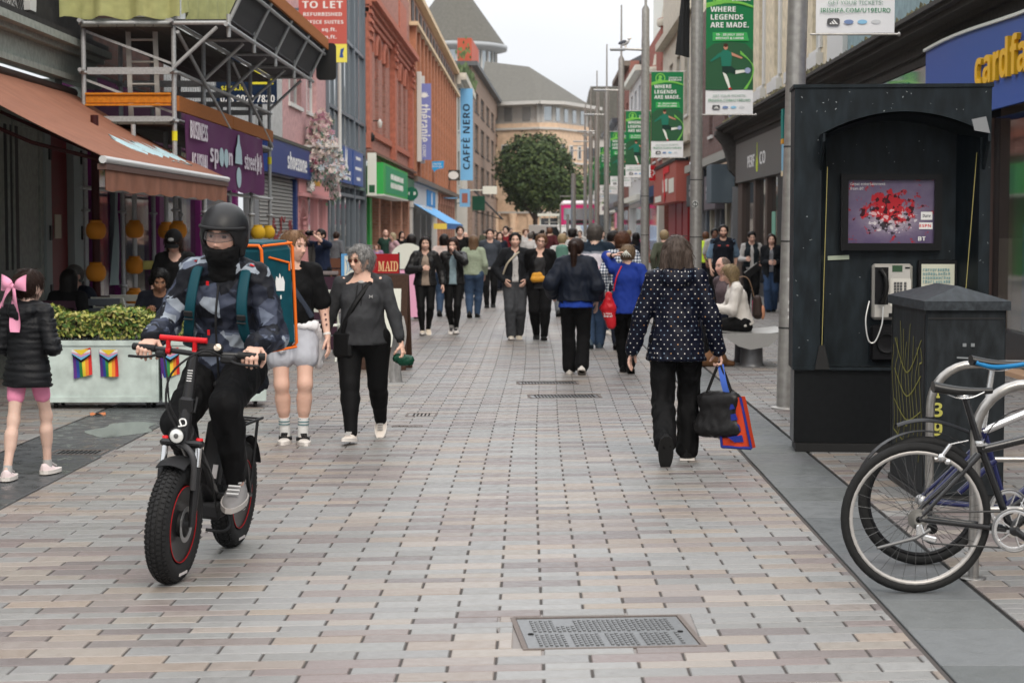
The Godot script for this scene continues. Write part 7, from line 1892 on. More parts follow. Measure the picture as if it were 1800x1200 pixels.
# push the cloth in and out: folds
func crumple(mb: MB,amp: float,freq: float,stretch:=Vector3(1,.45,1))->void:
	for i in mb.v.size():
		var p:=mb.v[i]*stretch*freq
		var w:=1.0-2.0*absf(wrinkle.get_noise_3dv(p))*1.6
		mb.v[i]+=mb.n[i]*amp*(w*.7+.5*wrinkle.get_noise_3dv(p*2.7+Vector3(9,4,1)))
	mb.smooth()

func ik(a: Vector3,t: Vector3,l1: float,l2: float,hint: Vector3)->Array:
	var d:=t-a
	var l:=clampf(d.length(),absf(l1-l2)+.01,(l1+l2)*.999)
	var dir:=d.normalized()
	var x:=(l1*l1-l2*l2+l*l)/(2.0*l)
	var h:=sqrt(maxf(l1*l1-x*x,.0))
	var up:=(hint-dir*hint.dot(dir)).normalized()
	return [a+dir*x+up*h,a+dir*l]

# a head of unit size (0.23 m high), face towards +z, middle at the origin
func head_mesh(mb: MB,xf: Transform3D,skin: Color,o: Dictionary,fine: bool)->void:
	var na:=72 if fine else 40
	var nb:=60 if fine else 32
	var s:=mb.v.size()
	var lip: Color=skin.lerp(Color(.40,.10,.09),o.get("lips",.30))
	var brow: Color=o.get("brow",Color(.05,.03,.02))
	var beard: float=o.get("beard",.0)
	var sm: float=o.get("smile",.0)
	for j in nb+1:
		var e:=PI*j/nb-PI*.5
		for i in na:
			var a0:=TAU*i/na
			var a:=a0-.42*sin(a0-PI*.5+PI)*-1.0*.0
			a=a0+.45*cos(a0)      # denser towards the face (a=90 deg is +z)
			var d:=Vector3(cos(e)*cos(a),sin(e),cos(e)*sin(a))
			var p:=d*Vector3(.073,.115,.094)
			if p.z<.0: p.z*=1.06;p.y+=.012*(-p.z/.094)
			var low:=clampf(-p.y/.115,.0,1.0)
			p.x*=1.0-.30*low*low
			if p.z<.0: p.z*=1.0-.45*low*low
			p.x*=1.0+.07*clampf(p.y/.115,.0,1.0)
			var fz:=clampf(d.z*1.6,.0,1.0)
			if fz>.0:
				p.z=minf(p.z,.088+.0*p.y) if absf(p.x)<.05 else p.z
				var x:=p.x;var y:=p.y
				var nose:=exp(-pow(x/.0105,2.0))*(exp(-pow((y+.026)/.013,2.0))*.021+exp(-pow((y+.004)/.022,2.0))*.009)
				nose+=exp(-pow((absf(x)-.012)/.006,2.0)-pow((y+.030)/.008,2.0))*.008
				var sock:=exp(-pow((absf(x)-.031)/.017,2.0)-pow((y-.012)/.012,2.0))*-.011
				var bro:=exp(-pow((absf(x)-.028)/.026,2.0)-pow((y-.032)/.009,2.0))*.004
				var lips:=exp(-pow(x/.022,2.0))*(exp(-pow((y+.055)/.005,2.0))*.005+exp(-pow((y+.066)/.006,2.0))*.006)
				var chin:=exp(-pow(x/.024,2.0)-pow((y+.098)/.016,2.0))*.010
				var cheek:=exp(-pow((absf(x)-.042)/.018,2.0)-pow((y+.022)/.020,2.0))*.005
				p.z+=(nose+sock+bro+lips+chin+cheek)*fz
			var cc:=skin
			if d.z>.2:
				var x:=p.x;var y:=p.y
				var flush:=exp(-pow((absf(x)-.04)/.02,2.0)-pow((y+.03)/.02,2.0))*.35+exp(-pow(x/.012,2.0)-pow((y+.03)/.012,2.0))*.3
				cc=cc.lerp(Color(skin.r*1.02,skin.g*.72,skin.b*.68),flush)
				var ly:=y+.060-sm*x*x*6.0
				if absf(x)<.025 and absf(ly)<.0105: cc=lip
				if absf(x)<.023 and absf(ly)<.0024: cc=lip*.7 if sm<.5 else Color(.5,.45,.42)
				var ex:=(absf(x)-.031)/.0145;var ey:=(y-.011)/.0062
				if ex*ex+ey*ey<1.0:
					cc=Color(.48,.44,.41) if ex*ex>.20 else Color(.03,.02,.015)
					if ey>.35: cc=Color(.03,.02,.015)
				elif ex*ex+pow((y-.017)/.006,2.0)<1.1: cc=skin*.82
				if absf(x)>.013 and absf(x)<.049 and absf(y-.0315+(absf(x)-.03)*(absf(x)-.03)*5.0)<.0048: cc=skin.lerp(brow,.8)
				if absf(absf(x)-.007)<.004 and absf(y+.0375)<.003: cc=skin*.6
			if beard>.0 and d.z>-.1 and p.y<-.025-.02*(1.0-clampf(absf(p.x)/.05,.0,1.0)) and not (absf(p.x)<.024 and absf(p.y+.060)<.009): cc=cc.lerp(brow,beard)
			mb.col=cc
			mb.vert(xf*p,d)
	mb.col=skin
	for j in nb:
		for i in na:
			var a:=s+j*na+i;var b:=s+j*na+(i+1)%na
			var nn:=xf.basis*mb.n[a]
			for t in [[a,b,b+na],[a,b+na,a+na]]:
				if (mb.v[t[1]]-mb.v[t[0]]).cross(mb.v[t[2]]-mb.v[t[0]]).dot(nn)>.0: mb.ix.append_array([t[0],t[2],t[1]])
				else: mb.ix.append_array(t)
	var tmp:={}
	for j in range(s,mb.n.size()): mb.n[j]=Vector3.ZERO
	for j in range(0,mb.ix.size(),3):
		if mb.ix[j]<s: continue
		var q:=(mb.v[mb.ix[j+2]]-mb.v[mb.ix[j]]).cross(mb.v[mb.ix[j+1]]-mb.v[mb.ix[j]])
		for m in 3: mb.n[mb.ix[j+m]]+=q
	for j in range(s,mb.n.size()): mb.n[j]=mb.n[j].normalized()
	for g in [-1.0,1.0]:
		var eb:=Basis(Vector3.UP,g*.35)
		mb.ball(xf*Vector3(g*.073,-.004,-.012),Vector3(.010,.031,.018)*xf.basis.get_scale().x,8,xf.basis.orthonormalized()*eb)

var hands:={}
# right hand: wrist at the origin, fingers along -y, palm facing +x... thumb towards +z
func hand(kind: String)->MB:
	if hands.has(kind): return hands[kind]
	var pr:=[]
	var curl: float={"relaxed": .35,"grip": 1.25,"bars": 1.0}[kind]
	pr.append([Vector3(0,.012,0),Vector3(0,-.02,0),.021,.027,.018,.030,Vector3.RIGHT])
	pr.append([Vector3(0,-.02,.004),Vector3(0,-.075,.0),.015,.033,.013,.038,Vector3.RIGHT])
	for i in 4:
		var z:=.030-i*.020
		var len: float=[.072,.080,.074,.058][i]
		var p:=Vector3(.0,-.082+absf(i-1.2)*.004,z)
		var ang:=.12+curl*.25
		for j in 3:
			var l: float=len*[.46,.31,.27][j]
			var d:=Vector3(sin(ang),-cos(ang),-.05+.03*(1.5-i))
			var q:=p+d.normalized()*l
			pr.append([p,q,.0095-j*.0009,.0088-j*.0009])
			p=q
			ang+=curl*[.85,.65,.5][j]
	var tp:=Vector3(.006,-.022,.030)
	for j in 3:
		var d: Vector3=[Vector3(.25,-.75,.65),Vector3(.4,-.9,.2),Vector3(.5,-.9,-.15)][j] if kind=="relaxed" else [Vector3(.5,-.6,.6),Vector3(.8,-.55,.0),Vector3(.8,-.4,-.4)][j]
		var q: Vector3=tp+d.normalized()*[.036,.030,.024][j]
		pr.append([tp,q,.0125-j*.0015,.0110-j*.0014])
		tp=q
	var mb:=MB.new()
	blob(mb,pr,.0042,.006)
	hands[kind]=mb
	return mb

# shoe: sole on the ground, ankle above the origin, toe towards +z; tip lifts the heel
func shoe_meshes(l: float,w: float,hgt: float)->Array:
	var up:=MB.new();var so:=MB.new()
	var rings:=[]
	for j in 13:
		var t:=j/12.0
		var z:=lerpf(-.30,.70,t)*l
		var ww:=w*.5*(.72+.28*sin(PI*clampf(t*1.15,0,1)))*(sqrt(maxf(1.0-pow(maxf(t-.72,.0)/.29,2.0),.02)))*(sqrt(maxf(1.0-pow(maxf(.14-t,.0)/.15,2.0),.05)))
		var hh:=hgt*(1.0 if t<.30 else lerpf(1.0,.42,clampf((t-.30)/.40,0,1))-.12*maxf(t-.7,.0))
		if t>.9: hh*=1.0-(t-.9)*3.0
		rings.append([z,ww,hh])
	var s:=0
	for k in rings.size():
		for a in 12:
			var th:=PI*a/11.0
			var x: float=cos(th)*rings[k][1]
			var y: float=.022+pow(sin(th),.75)*(rings[k][2]-.022)
			up.vert(Vector3(x*(1.0-.25*sin(th)),y,rings[k][0]),Vector3(cos(th),sin(th),0))
	for k in rings.size()-1:
		for a in 11:
			var i:=k*12+a
			up.tri3(i,i+1,i+13);up.tri3(i,i+13,i+12)
	for e in [0,rings.size()-1]:
		var q:=[]
		for a in 12: q.append(up.v[e*12+a])
		up.face(q,Vector3(0,0,-1 if e==0 else 1))
	up.smooth()
	var out:=PackedVector2Array()
	for k in rings.size(): out.append(Vector2(rings[k][1]+.004,rings[k][0]+(.006 if k==12 else .0)))
	for k in range(rings.size()-1,-1,-1): out.append(Vector2(-rings[k][1]-.004,rings[k][0]+(.006 if k==12 else .0)))
	so.prism(out,.026,Transform3D(Basis(Vector3.RIGHT,Vector3.BACK,Vector3.DOWN),Vector3(0,.0,0)))
	return [up,so]

var person_count:=0
# s: label, at, yaw, h, and the clothing / pose keys used below; x of the person is her own left
func person(s: Dictionary)->Dictionary:
	var H: float=s.get("h",1.68)
	var cell: float=s.get("cell",.02)
	var wb: float=s.get("wide",1.0)
	var skin: Color=s.get("skin",Color(.62,.42,.34))
	var fem: float=s.get("bust",.0)
	var belly: float=s.get("belly",.0)
	var root:=thing("person",s.label,"person",s.at,s.get("yaw",.0),s.get("group",""))
	person_count+=1
	var off:=Vector3(person_count*3.1,person_count*1.7,0)
	# skeleton
	var hip_y: float=s.get("hip",.525*H)
	var pel: Vector3=Vector3(0,hip_y,0)+s.get("shift",Vector3.ZERO)
	var lean: float=s.get("lean",.03)
	var tb:=Basis(Vector3.UP,s.get("twist",.0))*Basis(Vector3.BACK,s.get("tilt",.0))*Basis(Vector3.RIGHT,lean)
	var T:=func(x: float,y: float,z: float)->Vector3: return pel+tb*(Vector3(x,y,z)*H)
	var sw: float=s.get("shoulder",.093)*(.4+.6*wb)
	var chest: Vector3=T.call(0,.20,0);var waist: Vector3=T.call(0,.095,.0)
	var neck: Vector3=T.call(0,.305,-.006)
	var sh:=[T.call(sw,.266,-.005),T.call(-sw,.266,-.005)]
	var hp:=[pel+Vector3(.053*H*wb,-.01*H,0),pel+Vector3(-.053*H*wb,-.01*H,0)]
	var hd: Basis=Basis(Vector3.UP,s.get("twist",.0)*.5+s.get("hyaw",.0))*Basis(Vector3.BACK,s.get("hroll",.0))*Basis(Vector3.RIGHT,s.get("hpitch",.05))
	var hs: float=H*.140/.23*s.get("head",1.0)
	var nk_top: Vector3=neck+tb*Vector3(0,.020*H,.008*H)
	var hc: Vector3=nk_top+hd*Vector3(0,.088,.018)*hs
	var hx:=Transform3D(hd.scaled(Vector3.ONE*hs),hc)
	var la:=.172*H;var lf:=.150*H;var lt:=.245*H;var ls:=.240*H
	var wr:=[];var el:=[];var kn:=[];var an:=[]
	for g in 2:
		var sg:=1.0-2.0*g
		var k: String="lr"[g]
		var tgt: Vector3=s.get("hand_"+k,Vector3(sg*(sw+.035*wb)*H,hip_y-.03*H,.03*H) if s.get("swing",.0)==.0 else Vector3(sg*(sw+.03)*H,hip_y-.02*H,sg*s.swing))
		var r:=ik(sh[g],tgt,la,lf,s.get("elbow_"+k,Vector3(sg*.45,-.2,-1.0)))
		el.append(r[0]);wr.append(r[1])
		var ft: Vector3=s.get("foot_"+k,Vector3(sg*.055*H,.045*H,.0))
		r=ik(hp[g],ft,lt,ls,s.get("knee_"+k,Vector3(sg*.08,0,1)))
		kn.append(r[0]);an.append(r[1])
	# the body: one skin surface from head to ankles
	var body:=MB.new();body.col=skin
	var legw: float=s.get("legs",1.0)*wb
	var armw: float=s.get("arms",1.0)*wb
	var sx:=tb.x
	var pr:=[[neck-tb*Vector3(0,.03,0),hc-hd*Vector3(0,.05,.02)*hs,.036*H*(.5+wb*.5),.032*H],
		[T.call(0,.0,0),waist,.082*H*wb,.052*H*wb,.070*H*wb,.050*H*wb,sx],
		[waist,chest,.070*H*wb,.050*H*wb,.082*H*wb,.056*H*wb,sx],
		[chest,neck,.082*H*wb,.054*H*wb,.03*H,.03*H,sx]]
	for g in 2:
		pr.append([T.call(.02*(1-2*g),.285,-.006),sh[g],.026*H,.028*H])
		pr.append([sh[g],el[g],.028*H*armw,.021*H*armw]);pr.append([el[g],wr[g],.022*H*armw,.0145*H])
		pr.append([hp[g],kn[g],.046*H*legw,.031*H*legw]);pr.append([kn[g],an[g],.030*H*legw,.020*H])
		var cf: Vector3=kn[g].lerp(an[g],.3)
		pr.append([cf+Vector3.RIGHT.cross((cf-kn[g]).normalized()).normalized()*.012,kn[g].lerp(an[g],.5),.033*H*legw,.026*H*legw])
	blob(body,pr,s.get("bcell",cell*1.3),.035)
	if s.get("face",true): head_mesh(body,hx,skin,s.get("look",{}),cell<.019)
	for g in 2:
		var k: String="lr"[g]
		var dir: Vector3=(wr[g]-el[g]).normalized()
		var hy: Vector3=-(s.get("hdir_"+k,dir)).normalized()
		var palm: Vector3=s.get("palm_"+k,Vector3(1.0 if g==1 else -1.0,0,-.25))   # the way the palm looks
		var hxv:=(palm-hy*palm.dot(hy)).normalized()
		var hz:=hxv.cross(hy)
		var sc:=H/1.72
		var hb:=Basis(hxv,hy,hz) if g==1 else Basis(hxv,hy,-hz)
		if hz.dot(s.get("thumb_"+k,hz if g==1 else -hz))<.0 and s.has("thumb_"+k): hb.z=-hb.z
		if s.get("hand",true): body.add(hand(s.get("grip_"+k,"relaxed")),Transform3D(hb.scaled(Vector3.ONE*sc),wr[g]))
		if s.get("hand",true):
			for q in range(body.c.size()-hand(s.get("grip_"+k,"relaxed")).v.size(),body.c.size()): body.c[q]=skin*.97
	part(root,"body",body,mat("skin",Color(1,1,1),.5,0,{"vc": true,"sss": .04,"spec": .35}))
	# trousers / skirt / shorts
	var tr: Dictionary=s.get("legwear",{})
	if tr:
		var ft: float=tr.get("fit",.010)
		var lg: float=tr.get("len",1.0)
		var fl: float=tr.get("flare",.0)
		var q:=[[T.call(0,.0,-.004),T.call(0,tr.get("rise",.06),0),(.084*H)*wb+ft,.060*H*wb+ft+belly*.3,.078*H*wb+ft,.054*H*wb+ft+belly*.5,sx]]
		for g in 2:
			var bt: Vector3=pel+Vector3((.045 if g==0 else -.045)*H,-.03*H,-.022*H)
			q.append([bt,bt+Vector3(0,-.02,.02),.050*H*wb+ft*.5,.048*H*wb+ft*.5])
			var ke: Vector3=hp[g].lerp(kn[g],minf(lg*2.0,1.0))
			q.append([hp[g],ke,.053*H*legw+ft,lerpf(.053,.034,minf(lg*2.0,1.0))*H*legw+ft+(fl if lg<.5 else .0)])
			if lg>.5:
				var ae: Vector3=kn[g].lerp(an[g],(lg-.5)*2.0)
				q.append([kn[g],ae,.034*H*legw+ft,lerpf(.034,.021,(lg-.5)*2.0)*H*legw+ft+fl])
				var cf: Vector3=kn[g].lerp(an[g],.3)
				q.append([cf+Vector3.RIGHT.cross((cf-kn[g]).normalized()).normalized()*.012,kn[g].lerp(an[g],.5),.035*H*legw+ft*.8,.028*H*legw+ft*.8])
		var m:=MB.new()
		blob(m,q,cell,.025)
		if tr.get("folds",.006)>.0:
			for i in m.v.size(): m.v[i]+=off
			crumple(m,tr.get("folds",.006),tr.get("ff",9.0))
			for i in m.v.size(): m.v[i]-=off
		part(root,tr.get("name","trousers"),m,tr.mat)
	# tops: inner first, outer last
	for tp in s.get("tops",[]):
		var ft: float=tp.get("fit",.012)
		var hem: float=tp.get("hem",-.02)
		var sl: float=tp.get("sleeve",1.0)
		var q:=[]
		var hw: float=tp.get("hemw",.0)
		q.append([T.call(0,hem-.04,0),T.call(0,.09,0),(.107 if hem<.01 else .088)*H*wb+ft+hw,(.079 if hem<.01 else .062)*H*wb+ft+hw+belly*.6,.074*H*wb+ft+hw*.5,.056*H*wb+ft+belly,sx])
		q.append([T.call(0,.09,belly*.3),chest,.074*H*wb+ft,.056*H*wb+ft+belly,.080*H*wb+ft,.058*H*wb+ft,sx])
		q.append([chest,T.call(0,.278,-.008),.080*H*wb+ft,.058*H*wb+ft,.046*H+ft*.6,.034*H+ft*.5,sx])
		if fem>.0:
			for g in [-1.0,1.0]: q.append([T.call(g*.038*wb,.185,.030*wb),T.call(g*.040*wb,.178,.040*wb),.036*H*fem+ft*.4,.034*H*fem+ft*.4])
		for g in 2:
			q.append([T.call(.022*(1-2*g),.292,-.006),sh[g],.018*H+ft*.7,.024*H*armw+ft*.8])
			if sl>.0:
				var ee: Vector3=sh[g].lerp(el[g],minf(sl*2.0,1.0))
				q.append([sh[g],ee,.027*H*armw+ft*.8,lerpf(.027,.022,minf(sl*2.0,1.0))*H*armw+ft*.9+tp.get("cuff",.0)])
				if sl>.5: q.append([el[g],el[g].lerp(wr[g],(sl-.5)*2.0*.97),.022*H*armw+ft*.9,lerpf(.022,.0165,(sl-.5)*2.0)*H*armw+ft*.8])
		if tp.get("collar",.0)>.0: q.append([neck-tb*Vector3(0,.02,.0),neck+tb*Vector3(0,tp.collar,.004),.045*H,.040*H])
		if tp.get("hood",false): q.append([T.call(-.035,.272,-.052),T.call(.035,.272,-.052),.036*H,.036*H]);q.append([T.call(-.05,.29,-.02),T.call(.05,.29,-.02),.03*H,.03*H]);q.append([T.call(0,.25,-.062),T.call(0,.21,-.060),.034*H,.012*H])
		for e in tp.get("extra",[]): q.append(e)
		var cuts:=[]
		var vn: float=tp.get("neck",.035)      # size of the neck opening
		if vn>.0: cuts.append([T.call(0,.315,.02),T.call(0,.33-tp.get("vee",.0),.05),vn*H,vn*H])
		if tp.get("open",.0)>.0: cuts.append([T.call(0,.30,.085),T.call(0,hem-.06,.10),tp.open,.09,tp.open*tp.get("openw",1.3),.09,sx])
		if tp.get("gilet",false): for g in 2: cuts.append([sh[g],el[g],.034*H,.034*H])
		var m:=MB.new()
		var cl: float=tp.get("cell",cell)
		blob(m,q,cl,.022,cuts,[[T.call(0,hem,0),-tb.y]]+tp.get("planes",[]))
		for i in m.v.size(): m.v[i]+=off
		crumple(m,tp.get("folds",.006),tp.get("ff",9.0),tp.get("fs",Vector3(1,.6,1)))
		for i in m.v.size(): m.v[i]-=off
		if tp.has("paint"): (tp.paint as Callable).call(m,T,H)
		part(root,tp.get("name","top"),m,tp.mat,Transform3D(),tp.get("label",""))
	# shoes
	if s.has("shoe"):
		var sc: float=H/1.7*s.get("shoesize",1.0)
		var sm:=shoe_meshes(.27*sc,.098*sc,.088*sc)
		for g in 2:
			var k: String="lr"[g]
			var tip: float=s.get("heel_"+k,.0)
			var toe: float=s.get("toe_"+k,(1-2*g)*.12)
			var fb:=Basis(Vector3.UP,toe)*Basis(Vector3.RIGHT,tip)
			var sx2:=Transform3D(fb,an[g]+fb*Vector3(0,-.078*sc,.0))
			var sn:=part(root,"shoe",sm[0],s.shoe,sx2)
			part(sn,"sole",sm[1],s.get("sole",s.shoe))
			if s.has("lace"):
				var lc:=MB.new()
				for j in 4: lc.box(Vector3(0,(.088-j*.010)*sc,(.035+j*.022)*sc),Vector3(.05*sc,.008,.009),Basis(Vector3.RIGHT,.55))
				part(sn,"laces",lc,s.lace)
			if s.has("sock"):
				var so:=MB.new()
				so.tube([an[g]+Vector3(0,-.03,0),an[g].lerp(kn[g],s.get("sockh",.22))],[.024*H,.0245*H*legw],12)
				part(root,"sock",so,s.sock)
	# hair
	var hr: Dictionary=s.get("hair",{})
	if hr:
		var q:=[];var cuts:=[]
		var th: float=hr.get("thick",.010)
		var P:=func(x: float,y: float,z: float)->Vector3: return hx*Vector3(x,y,z)
		q.append([P.call(0,.030,-.020),P.call(0,.022,-.012),(.081+th)*hs,(.098+th)*hs,(.081+th)*hs,(.098+th)*hs,hd.x])
		q.append([P.call(0,-.02,-.045),P.call(0,.03,-.03),(.068+th)*hs,(.05+th)*hs,(.075+th)*hs,(.07+th)*hs,hd.x])
		cuts.append([P.call(0,-.10,.070),P.call(0,hr.get("line",.030),.085),.068*hs,.055*hs,.056*hs,.045*hs,hd.x])
		if not hr.get("ears",false): pass
		else:
			for g in [-1.0,1.0]: cuts.append([P.call(g*.085,-.05,.012),P.call(g*.085,.0,.010),.026*hs,.024*hs])
		match hr.get("style","short"):
			"bob":
				for g in [-1.0,1.0]:
					q.append([P.call(g*.070,.02,-.01),P.call(g*.066,hr.get("low",-.11),-.014),.030*hs,.045*hs,.022*hs,.045*hs,hd.x])
				q.append([P.call(0,.0,-.065),P.call(0,hr.get("low",-.11),-.060),.075*hs,.040*hs,.068*hs,.034*hs,hd.x])
			"long":
				var low: float=hr.get("low",-.30)
				for g in [-1.0,1.0]:
					q.append([P.call(g*.068,.03,-.02),P.call(g*.078,-.10,-.03),.026*hs,.040*hs,.020*hs,.034*hs,hd.x])
					q.append([P.call(g*.078,-.10,-.03),P.call(g*hr.get("fall",.092),low,hr.get("front",.02)),.020*hs,.036*hs,.016*hs,.024*hs,hd.x])
				q.append([P.call(0,.0,-.070),P.call(0,low,-.085),.078*hs,.034*hs,.070*hs,.022*hs,hd.x])
			"pony":
				var ps:=[P.call(0,.055,-.115),P.call(0,.03,-.155),P.call(.005,-.08,-.150),P.call(.0,hr.get("low",-.28),-.125)]
				for j in 3: q.append([ps[j],ps[j+1],[.020,.030,.032][j]*hs*hr.get("fat",1.0),[.030,.032,.014][j]*hs*hr.get("fat",1.0)])
			"bun":
				q.append([P.call(0,hr.get("by",.01),-.12),P.call(0,hr.get("by",.01),-.125),.042*hs,.040*hs])
		for e in hr.get("extra",[]): q.append([P.call(e[0],e[1],e[2]),P.call(e[3],e[4],e[5]),e[6]*hs,e[7]*hs])
		var m:=MB.new()
		blob(m,q,hr.get("cell",clampf(cell*.62,.007,.014)),.012,cuts)
		crumple(m,hr.get("curl",.004),hr.get("cf",34.0),hr.get("cs",Vector3(1,.16,1)))
		var nv:=m.v.size()        # loose strands over the mass
		for i in (900 if cell<.014 else 420 if cell<.02 else 0):
			var j:=rng.randi()%nv
			var nn:=m.n[j]
			var dn:=(Vector3(rng.randfn()*.25,-1,rng.randfn()*.25)-nn*.0)
			dn=(dn-nn*dn.dot(nn)).normalized()
			if nn.y>.85: dn=(Vector3(nn.x,0,nn.z-.3)+Vector3(rng.randfn(),0,rng.randfn())*.2).normalized()
			var ln:=rng.randf_range(.03,.075)
			m.tube([m.v[j]-nn*.002,m.v[j]+nn*.003+dn*ln*.5,m.v[j]-nn*.002+dn*ln],[.0016,.0018,.0004],4,false)
		part(root,"hair",m,hr.mat)
	return {"root": root,"head": hx,"hs": hs,"T": T,"tb": tb,"H": H,"wr": wr,"el": el,"sh": sh,"an": an,"kn": kn,"pel": pel,"neck": neck}
# ---------------------------------------------------------------- the people
func hair_mat(key: String,r: float,g: float,b: float)->StandardMaterial3D:
	return mat("hair_"+key,c255(r,g,b)*.9,.42,.0,{"tex": "strand","bump": "fine","bs": .12,"scale": V3(14,1.2,14)})
func cloth(key: String,r: float,g: float,b: float,rough:=.85)->StandardMaterial3D:
	return mat("cloth_"+key,c255(r,g,b)*.74,rough,.0,{"tex": "blotch","bump": "fine","bs": .035,"scale": 3.0,"sheen": .04,"spec": .3})
func leather()->StandardMaterial3D:
	return mat("leather",Color(.014,.0135,.014),.36,0,{"bump": "fine","bs": .06,"scale": 4.0})
func walk(s:=.18,left_back:=true,w:=.06)->Dictionary:
	var d:={"swing": -s*.8 if left_back else s*.8,"toe_l": .05,"toe_r": -.05}
	d["foot_l"]=V3(w,.105,-s*1.1) if left_back else V3(w,.078,s)
	d["foot_r"]=V3(-w,.078,s) if left_back else V3(-w,.105,-s*1.1)
	d["heel_l"]=.42 if left_back else -.08
	d["heel_r"]=-.08 if left_back else .42
	return d
func img_tex(key: String,n: int,f: Callable)->ImageTexture:
	if tex.has(key): return tex[key]
	var im:=Image.create(n,n,false,Image.FORMAT_RGB8)
	f.call(im)
	tex[key]=ImageTexture.create_from_image(im)
	return tex[key]
func add_part(p: Dictionary,called: String,f: Callable,m: Material,label:="")->MeshInstance3D:
	return part(p.root,called,_mb(f),m,Transform3D(),label)
func strap(p: Dictionary,pts: Array,w: float,m: Material,called:="strap")->void:
	add_part(p,called,func(b: MB): b.tube(spline(pts,5),w,6,true,.3,V3(0,0,1)),m)

func people()->void:
	wrinkle.seed=3;wrinkle.frequency=1.0;wrinkle.fractal_octaves=2
	var black:=cloth("black",17,17,19);var blackt:=cloth("black_leggings",13,13,15,.75);var navy:=cloth("navy",30,36,52);var jean:=cloth("jeans",66,88,118);var white:=cloth("white",214,212,210)
	var wsh:=paint("shoe_white",214,208,202,.6);var bsh:=paint("shoe_black",24,24,25,.5);var grey:=paint("grey_marl",176,178,186,.85)
	var br:=hair_mat("brown",66,46,38);var dk:=hair_mat("dark",34,27,26);var blond:=hair_mat("blond",190,164,124)
	rider()
	# girl with the pink bow
	var p:=person({"label": "girl in black puffer jacket and pink shorts with a pink bow","at": V3(-3.40,0,-12.05),"yaw": 170.0,"h": 1.40,"head": 1.14,"wide": .92,"cell": .013,"bcell": .014,"hyaw": -.45,"skin": Color(.64,.44,.36),"legs": .95,
		"foot_l": V3(.06,.072,-.20),"foot_r": V3(-.05,.072,.17),"heel_l": .0,"hand_l": V3(.13,.83,.18),"hand_r": V3(-.13,.86,.15),
		"legwear": {"name": "shorts","mat": paint("shorts_pink",226,140,172,.7),"rise": .02,"fit": .003,"len": .27,"folds": .003},
		"tops": [{"name": "puffer_jacket","mat": paint("puffer_black",24,25,28,.5),"fit": .028,"hem": -.085,"hemw": .012,"hood": true,"folds": .011,"ff": 8.0,"fs": V3(.2,3.4,.2),"cell": .012}],
		"shoe": paint("trainer_pink",226,208,208,.6),"sole": wsh,"lace": white,"sock": white,"sockh": .10,"hair": {"mat": br,"style": "short","thick": .008,"curl": .002,"ears": true,"extra": [[0,.03,-.12,0,-.04,-.14,.018,.016]]}})
	var hx: Transform3D=p.head
	add_part(p,"bow",func(b: MB):
		for s in [-1.0,1.0]: b.sheet(8,6,func(u,v): return hx*V3(s*(.008+u*.12),.01+(v-.5)*(.028+.085*sqrt(u))+.016*u,-.138-.030*sin(PI*u)*cos((v-.5)*3.0)),.004)
		b.ball(hx*V3(0,.0,-.146),V3(.017,.020,.015),8)
		b.sheet(4,12,func(u,v): return hx*V3((u-.5)*(.03+.075*sin(v*2.6))-.012-.02*v,-.01-.30*v,-.145-.012*sin(v*5.0+u*3.0)),.002)
		b.sheet(4,12,func(u,v): return hx*V3(.03+.15*v+(u-.5)*(.04+.05*v),-.01-.17*v,-.140-.02*sin(v*4.0+u*2.0)),.002),paint("bow_pink",236,160,190,.45))
	# woman in black tee and grey shorts
	p=person({"label": "woman in black tee and grey shorts, white jumper knotted at her waist","at": V3(-1.90,0,-14.05),"yaw": 8.0,"h": 1.69,"wide": 1.08,"bust": 1.1,"belly": .025,"cell": .013,"bcell": .014,"hyaw": .85,"hpitch": .08,"skin": Color(.64,.40,.31),"look": {"brow": Color(.25,.15,.09),"lips": .3},"legs": .98,
		"foot_l": V3(.075,.078,.02),"foot_r": V3(-.06,.078,-.05),"hand_l": V3(.27,.82,.08),"hand_r": V3(-.26,.84,.0),
		"legwear": {"name": "shorts","mat": grey,"fit": .014,"len": .24,"flare": .012,"folds": .005},
		"tops": [{"name": "tee","mat": black,"fit": .020,"sleeve": .42,"cuff": .014,"hem": .03,"folds": .007}],
		"shoe": wsh,"sole": wsh,"lace": bsh,"sock": paint("sock_white",222,222,220,.8),"sockh": .34,"hair": {"mat": hair_mat("strawberry",170,130,96),"style": "bun","thick": .006,"ears": true,"curl": .003,"line": .034}})
	var T: Callable=p.T
	add_part(p,"jumper",func(b: MB):
		blob(b,[[T.call(-.05,.03,.08),T.call(.10,.02,.05),.024,.034],[T.call(.10,.02,.05),T.call(.125,-.05,-.02),.034,.04],[T.call(-.10,.03,.02),T.call(-.05,.03,.08),.034,.024],[T.call(-.045,.02,.092),T.call(-.05,-.08,.095),.024,.034],[T.call(-.035,.02,.092),T.call(.0,-.04,.098),.026,.022],[T.call(.125,-.05,-.02),T.call(.12,-.17,-.04),.045,.03],[T.call(-.11,.02,-.03),T.call(.1,.01,-.075),.036,.036]],.013,.02);crumple(b,.008,14.0),paint("jumper_white",222,220,222,.85))
	for g in 2:
		for k in 3: part(p.root,"sock_stripe",_mb(func(b: MB): b.lathe([Vector2(.0425,-.004),Vector2(.0440,-.003),Vector2(.0440,.003),Vector2(.0425,.004)],14)),paint("stripe_teal",60,110,118),pose((p.an[g] as Vector3).lerp(p.kn[g],.30)-V3(0,k*.022,0)))
		part(p.root,"shoe_panel",_mb(func(b: MB): b.box(V3(0,0,0),V3(.104,.022,.10))),bsh,pose(p.an[g]+V3(0,-.035,.035)))
	strap(p,[T.call(-.07,.29,.0),T.call(.0,.2,.088),T.call(.09,.06,.06)],.022,paint("strap_slate",52,58,70))
